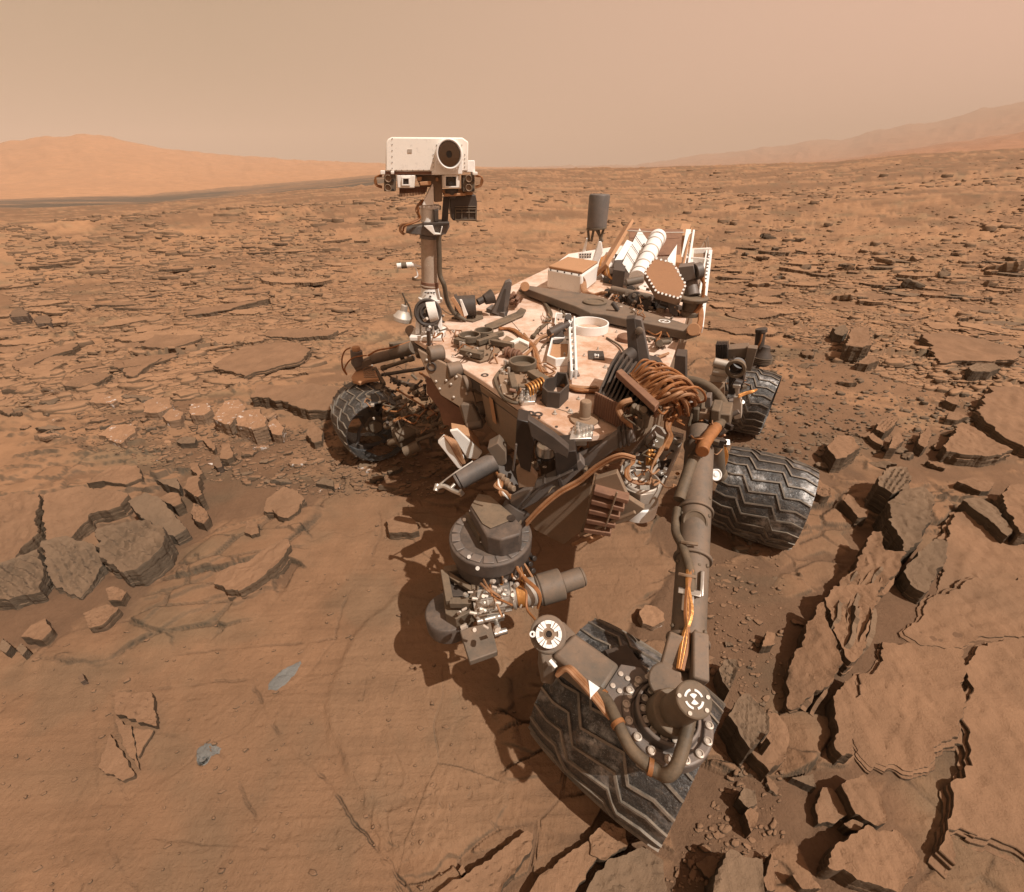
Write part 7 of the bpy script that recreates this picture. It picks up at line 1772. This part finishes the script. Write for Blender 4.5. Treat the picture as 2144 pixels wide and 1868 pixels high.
part('bogie_clip', join(vp(pl, [(1534, 806), (1550, 807), (1550, 814), (1534, 813)], .02, .09), vp(pl, [(1538, 813), (1548, 814), (1547, 830), (1540, 830)], .02, .08)), 'silver', bg)
part('bogie_bracket', join(vp(pl, [(1536, 832), (1548, 831), (1553, 846), (1552, 876), (1538, 879), (1532, 862)], .06, .06)), 'alu', bg)
part('bogie_wires', join(*[g_tube([pl.px(1546, 828 + 2 * k, .08), pl.px(1560, 822 + 2 * k, .06), pl.px(1578, 818 + k, .04), pl.px(1584, 816, .0)], .006, 6) for k in range(3)]), 'copper', bg, 0)
part('bogie_arm', join(vp(pl, [(1565, 728), (1586, 730), (1572, 778), (1556, 776)], .06, -.1), vp(pl, [(1520, 732), (1566, 728), (1566, 752), (1522, 752)], .10, -.14)), 'grey', bg)
part('finned_block', join(*[vp(pl, [(1498 + 3.2 * k, 722), (1500 + 3.2 * k, 722), (1500 + 3.2 * k, 752), (1498 + 3.2 * k, 752)], .08, -.10) for k in range(8)] + [vp(pl, [(1498, 728), (1524, 728), (1524, 752), (1498, 752)], .06, -.12)]), 'black', bg, .001)
b2 = P(1590, 752, .62); m2 = mpp(b2); pl2 = facing(b2)
rs = part('rear_steering', join(g_cyl(pl2.px(1589, 730), pl2.px(1593, 692), 9 * m2), g_cyl(pl2.px(1594, 696), pl2.px(1594, 688), 11 * m2), g_lathe(pl2.px(1592, 758), UP, [(16 * m2, -.02), (20 * m2, 0), (20 * m2, .03), (18 * m2, .06), (12 * m2, .09), (9 * m2, .14), (0, .14)], 32)), 'dark')
part('steering_ribs', join(*[g_ring(pl2.px(1592, 758) + UP * (.004 + .014 * k), UP, 20.8 * m2, 19 * m2, .006, 32) for k in range(4)]), 'olive', rs, 0)
part('steering_wire', g_tube([pl2.px(1580, 742, .06), pl2.px(1584, 730, .06), pl2.px(1592, 716, .06), pl2.px(1596, 700, .05)], .007, 6), 'cable', rs, 0)
part('rear_wheel_arm', g_beam(pl2.px(1590, 756), RL + Vector((-.10, .0, .15)), .07, .05), 'dark', rs)
# link down to the middle wheel
b, pl, m = on((1500, 1010), .5)
mw = part('middle_wheel_arm', join(g_cyl(P(1490, 905, .86), P(1500, 985, .52), .05), g_cyl(P(1500, 990, .45), Vector((ML.x - .16, ML.y + .05, ML.z + .05)), .05)), 'olive')
part('wheel_ring', g_lathe(P(1498, 994, .56), Vector((.1, -.8, .6)), [(.036, -.02), (.036, .006), (.028, .010), (.026, .002), (.014, .002), (.012, .010), (0, .010)], 28), 'white_clean', mw)
part('ring_tab', g_box(P(1499, 966, .60), (.020, 0, 0), (0, .006, .022), (0, -.006, .004)), 'target_white', mw)
part('ring_tab_centre', g_box(P(1499, 966, .607), (.012, 0, 0), (0, .004, .013), (0, -.006, .004)), 'dark', mw, 0)
part('silver_clamp', join(g_box(P(1512, 927, .72), (.036, -.004, 0), (0, .012, .012), (0, -.01, .012)), g_cyl(P(1511, 932, .70), P(1508, 948, .66), .018), g_cyl(P(1505, 924, .74), P(1505, 922, .76), .008), g_cyl(P(1519, 927, .74), P(1519, 925, .76), .008)), 'silver', mw)
part('clamp_wire', join(*[g_tube([P(1512 + 3 * k, 936, .70), P(1518 + 2 * k, 956, .64), P(1512 + 2 * k, 976, .58), P(1504, 988, .54)], .008, 6) for k in range(3)]), 'copper', mw, 0)

# ---------------------------------------------------------------- starboard front: wheel drive and tool cluster
b, pl, m = on((950, 905), .70)
CPL = Plane(pl.px(950, 850, .06), (pl.n + Vector((-.25, 0, .15))).normalized())
def cv(pix): return zm(pix, *Z4)
cp = part('cluster_plate', g_prism([CPL.px(x, y) for x, y in cv([(1100, 260), (1140, 285), (1400, 420), (1600, 580), (1700, 740), (1745, 900), (1835, 1060), (1800, 1105), (1640, 1135), (1600, 1050), (1545, 880), (1350, 760), (1180, 470), (1115, 320)])], -CPL.n * .022), 'beige', bevel=.004)
parts('plate_bolt', [g_lathe(CPL.px(*z1(x, y, Z4)), CPL.n, [(.008, 0), (.008, .004), (.004, .008), (0, .008)], 10) for x, y in ((1240, 410), (1300, 610), (1410, 600), (1460, 640), (1340, 690), (1630, 740), (1700, 860), (1490, 780), (1200, 380), (1520, 560), (1590, 680), (1760, 1020))], 'alu', cp)
part('plate_eye', g_ring(CPL.px(*z1(1255, 450, Z4)), CPL.n, .026, .017, .008, 20), 'dark', cp)
for (x0, y0), (x1, y1), r in (((1220, 320), (1370, 300), 15), ((1420, 500), (1560, 470), 14.5), ((1600, 640), (1780, 590), 17), ((1720, 920), (1810, 890), 14)):
    p0, p1 = CPL.px(*z1(x0, y0, Z4), -.01), CPL.px(*z1(x1, y1, Z4), -.05)
    part('plate_canister', join(g_cyl(p0, p1, r * m, n=30), g_cyl(p1, p1.lerp(p0, -.08), r * m, r * .85 * m, n=30)), 'grey', cp, .004)
part('plate_foot', join(g_prism([CPL.px(x, y, .05) for x, y in cv([(1560, 860), (1680, 850), (1780, 1040), (1700, 1130), (1620, 1130)])], -CPL.n * .05), g_cyl(CPL.px(*z1(1630, 1090, Z4), .04), CPL.px(*z1(1800, 1060, Z4), .03), 10 * m, n=26)), 'grey', cp, .008)
parts('plate_strut', [g_cyl(CPL.px(*z1(a, b_, Z4), -.02), CPL.px(*z1(c_, d_, Z4), -.05), .010, n=8) for a, b_, c_, d_ in ((1700, 700, 1880, 790), (1880, 790, 1810, 1000), (1650, 660, 1850, 740), (1420, 430, 1440, 540))], 'olive', cp)
part('back_panel', g_prism([CPL.px(x, y, -.08) for x, y in cv([(1190, 560), (1320, 640), (1350, 760), (1560, 900), (1620, 1120), (1380, 1080), (1330, 900), (1200, 740)])], -CPL.n * .02), 'brownband', cp)
wb_ = P(735, 772, .62); pw = facing(wb_); mw_ = mpp(wb_)
spst = part('steering_post', join(g_cyl(pw.px(748, 762), pw.px(746, 734), 12 * mw_, n=30), g_cyl(pw.px(748, 766), pw.px(748, 760), 10 * mw_)), 'bluegrey')
part('post_top', g_lathe(pw.px(746, 734), UP, [(8.5 * mw_, 0), (8.5 * mw_, .022), (7.5 * mw_, .030), (0, .030)], 26), 'tan', spst)
part('post_wire', g_tube([pw.px(734, 728), pw.px(722, 735), pw.px(716, 752), pw.px(718, 772), pw.px(726, 785)], 1.6 * mw_, 6), 'cable', spst, 0)
rk2 = part('front_rocker', join(g_cyl(pw.px(776, 753), pw.px(822, 742), 11 * mw_, n=26), g_cyl(pw.px(820, 742), P(866, 728, .78), .045, .05, n=26), g_beam(pw.px(742, 770), pw.px(782, 752), .06, .05)), 'grey', bevel=.004)
part('rocker_side', g_prism([pw.px(x, y, -.02) for x, y in cv([(800, 210), (1040, 180), (1050, 290), (820, 330)])], -pw.n * .05), 'olive', rk2)
part('rocker_cable', join(g_tube([pw.px(770, 745, .06), pw.px(790, 734, .06), pw.px(820, 728, .05), pw.px(858, 716, .05)], .008, 6), g_tube([pw.px(726, 784, .05), pw.px(722, 770, .05), pw.px(738, 750, .06), pw.px(768, 744, .06)], .006, 6)), 'cable', rk2, 0)
cl = part('mesh_plate', g_prism(pz(cv([(388, 560), (430, 500), (560, 432), (625, 445), (685, 580), (560, 592), (480, 625), (400, 600)]), .60), (0, 0, -.025)), 'tan', bevel=.004)
pd = []
for i in range(7):
    for j in range(6):
        x, y = 520 + 20 * i + 4 * j, 455 + 22 * j
        if poly_sd(np.array([(470, 560), (560, 440), (620, 450), (672, 572), (560, 585)], float), np.array([float(x)]), np.array([float(y)]))[0] > 4:
            q = P(*z1(x, y, Z4), .601); pd.append(g_box(q, (.006, .006, 0), (-.006, .006, 0), (0, 0, .004)))
part('mesh_studs', join(*pd), 'beige', cl, 0)
part('plate_support', join(g_prism(pz(cv([(540, 640), (640, 620), (730, 640), (700, 690), (560, 700)]), .54), (0, 0, -.03)), g_beam(P(*z1(370, 835, Z4), .50), P(*z1(810, 700, Z4), .50), .045, .035), g_beam(P(*z1(640, 470, Z4), .56), P(*z1(740, 640, Z4), .54), .03, .03)), 'olive', cl)
part('support_bolts', join(*[g_cyl(P(*z1(x, y, Z4), .515), P(*z1(x, y, Z4), .53), .009, n=10) for x, y in ((500, 780), (600, 750), (690, 690), (740, 640), (700, 630), (780, 700))]), 'dark', cl, 0)
rods = [((720, 540), (1170, 470), 5, 'dark', .58, .72), ((830, 590), (1090, 670), 6, 'bluegrey', .50, .60), ((760, 840), (930, 775), 5.5, 'olive', .46, .50), ((1000, 740), (1150, 600), 3, 'olive', .5, .6),
        ((975, 1050), (1140, 900), 4, 'olive', .44, .55), ((1040, 1060), (1190, 930), 4, 'olive', .44, .55), ((1150, 950), (1300, 1090), 7, 'olive', .52, .48), ((780, 930), (990, 990), 5, 'olive', .42, .44),
        ((1320, 870), (1400, 800), 3, 'olive', .55, .62), ((1090, 1155), (1320, 1110), 5, 'olive', .42, .46), ((1090, 1250), (1290, 1170), 5, 'olive', .38, .42), ((1010, 780), (1350, 760), 2.2, 'brownband', .52, .62),
        ((1300, 1050), (1400, 820), 3.5, 'olive', .48, .62), ((720, 470), (1060, 360), 6, 'olive', .6, .72), ((760, 520), (860, 600), 3, 'beige', .57, .50), ((880, 700), (1200, 900), 2.5, 'cable', .5, .55),
        ((1130, 520), (1290, 620), 3, 'cable', .62, .66), ((1180, 640), (1180, 760), 4, 'dark', .60, .52), ((1220, 870), (1320, 960), 3, 'brownband', .5, .5), ((940, 880), (1120, 1010), 3, 'beige', .46, .46), ((800, 1000), (960, 1080), 4, 'olive', .40, .42)]
rdp = part('tool_rod', g_cyl(P(*z1(*rods[0][0], Z4), rods[0][4]), P(*z1(*rods[0][1], Z4), rods[0][5]), rods[0][2] * m, n=12), 'dark')
for a, b_, r, mtl, za, zb in rods[1:]:
    p0, p1 = P(*z1(*a, Z4), za), P(*z1(*b_, Z4), zb)
    part('tool_rod', join(g_cyl(p0, p1, r * m, n=12), g_cyl(p0, p0.lerp(p1, .12), r * 1.35 * m, n=12), g_cyl(p0.lerp(p1, .86), p1, r * 1.3 * m, n=12)), mtl, None, .001)
for k in range(9):
    x, y = random.uniform(760, 1250), random.uniform(620, 1050)
    part('tool_wire', g_tube([P(*z1(x, y, Z4), .52), P(*z1(x + random.uniform(-80, 80), y + random.uniform(-60, 60), Z4), .58), P(*z1(x + random.uniform(40, 160), y + random.uniform(-80, 80), Z4), .54), P(*z1(x + random.uniform(120, 240), y + random.uniform(-90, 60), Z4), .55)], .006, 6), random.choice(['cable', 'cable_tan', 'cable_dark']), rdp, 0)
cf = []
for k in range(60):
    q = P(*z1(random.uniform(740, 1330), random.uniform(560, 1150), Z4), random.uniform(.40, .60)); d_ = Vector((random.uniform(-1, 1), random.uniform(-1, .3), random.uniform(-.3, 1))).normalized()
    cf.append(g_cyl(q, q + d_ * random.uniform(.02, .07), random.uniform(.005, .014), n=8))
part('cluster_fittings', join(*cf), 'olive', rdp, 0)
part('tool_slat', g_prism(pz(cv([(920, 800), (985, 800), (985, 960), (920, 975)]), .50), (0, 0, -.02)), 'grey', bevel=.003)
part('tool_block', g_prism(pz(cv([(800, 1030), (930, 1010), (980, 1080), (1080, 1110), (900, 1200), (820, 1150)]), .42), (0, 0, -.10)), 'olive', bevel=.006)
def barrel(a, b_, r, za, zb):
    p0, p1 = P(*z1(*a, Z4), za), P(*z1(*b_, Z4), zb)
    o = part('barrel', join(g_lathe(p0, p1 - p0, [(r * m * .82, .05), (r * m * .85, .0), (r * m, -.002), (r * m, (p1 - p0).length), (0, (p1 - p0).length)], 32)), 'olive', bevel=.002)
    part('barrel_bore', g_lathe(p0, p1 - p0, [(r * m * .83, .04), (0, .04)], 24), 'black', o, 0)
barrel((870, 1210), (1060, 1130), 17, .40, .42); barrel((960, 1370), (1120, 1300), 13, .32, .36); barrel((760, 1090), (880, 1060), 10, .40, .44); barrel((800, 1270), (900, 1240), 9, .34, .38)
part('drive_bracket', g_prism([pw.px(x, y, .05) for x, y in cv([(545, 800), (715, 800), (725, 1000), (700, 1130), (610, 1110), (570, 980)])], -pw.n * .05), 'olive', bevel=.008)
part('drive_strut', join(g_cyl(pw.px(766, 850, .06), pw.px(778, 892, .05), .012), g_cyl(pw.px(778, 892, .05), pw.px(808, 905, .05), .03), g_beam(P(*z1(420, 760, Z4), .52), FR + Vector((.05, .0, .1)), .05, .05)), 'olive')

# small hardware everywhere
M1 = ['olive', 'alu', 'dark', 'beige']; M2 = ['dark', 'black', 'bluegrey', 'olive']
clutter(46, (1272, 596, 1425, 655), (DZ, DZ + .10), M1 + ['silver'], rear_part if False else None, wires=10)
clutter(40, (1494, 752, 1560, 880), (.72, .86), M2 + ['silver'], bg, wires=6)
clutter(34, (1444, 850, 1528, 930), (.90, 1.04), M2, mt, wires=8)
clutter(40, (1085, 900, 1235, 1005), (.80, .95), M2 + ['alu'], arm, wires=10)
clutter(46, (770, 740, 960, 900), (.46, .66), M1, cp, wires=14)
clutter(36, (945, 690, 1070, 745), (DZ, DZ + .04), ['olive', 'beige', 'alu'], None, (.006, .015), wires=6)
clutter(36, (1050, 760, 1150, 830), (DZ, DZ + .04), ['olive', 'beige', 'alu', 'brownband'], None, (.006, .015), wires=6)
clutter(20, (1130, 655, 1205, 715), (DZ, DZ + .06), ['olive', 'dark', 'alu'], None, (.006, .015), wires=5)
clutter(22, (866, 640, 930, 700), (DZ + .02, DZ + .16), ['white', 'dark', 'alu'], None, (.006, .014), wires=4)
clutter(30, (1300, 780, 1420, 880), (DZ + .02, DZ + .14), ['cable', 'dark', 'brownband'], rack, (.006, .014), wires=26)
clutter(24, (1300, 930, 1420, 1010), (.84, .92), ['alu', 'silver', 'dark', 'copper'], sh, (.005, .012), wires=6)
clutter(16, (1350, 664, 1420, 730), (DZ, DZ + .03), ['olive', 'dark'], None, (.006, .012), wires=4)

# ================================================================== DUSTY AIR
hz = bpy.data.meshes.new('haze')
bm = bmesh.new(); bmesh.ops.create_cube(bm, size=1.0)
zs_ = [o.bound_box[i][2] for o in (ground,) for i in range(8)]
lo = min(zs_) - 1.5
hi = max(max(b_[2] for b_ in bpy.data.objects[n_].bound_box) for n_ in ('hill', 'crater_rim', 'brown_ridge', 'ground')) + 6
for v in bm.verts:
    v.co = Vector((v.co.x * 7800, v.co.y * 7800, lo if v.co.z < 0 else hi))
bm.to_mesh(hz); bm.free()
hm = bpy.data.materials.new('dusty_air'); hm.use_nodes = True
hm.node_tree.nodes.clear()
ho = hm.node_tree.nodes.new("ShaderNodeOutputMaterial"); hv = hm.node_tree.nodes.new("ShaderNodeVolumePrincipled")
hv.inputs['Color'].default_value = (0.98, 0.78, 0.63, 1)
hv.inputs['Density'].default_value = 0.00062
hv.inputs['Anisotropy'].default_value = -0.15
hm.node_tree.links.new(hv.outputs[0], ho.inputs['Volume'])
haze = link('haze', hz, hm)
tag(haze, "thin pale dust haze over the plain", 'haze', kind='stuff')
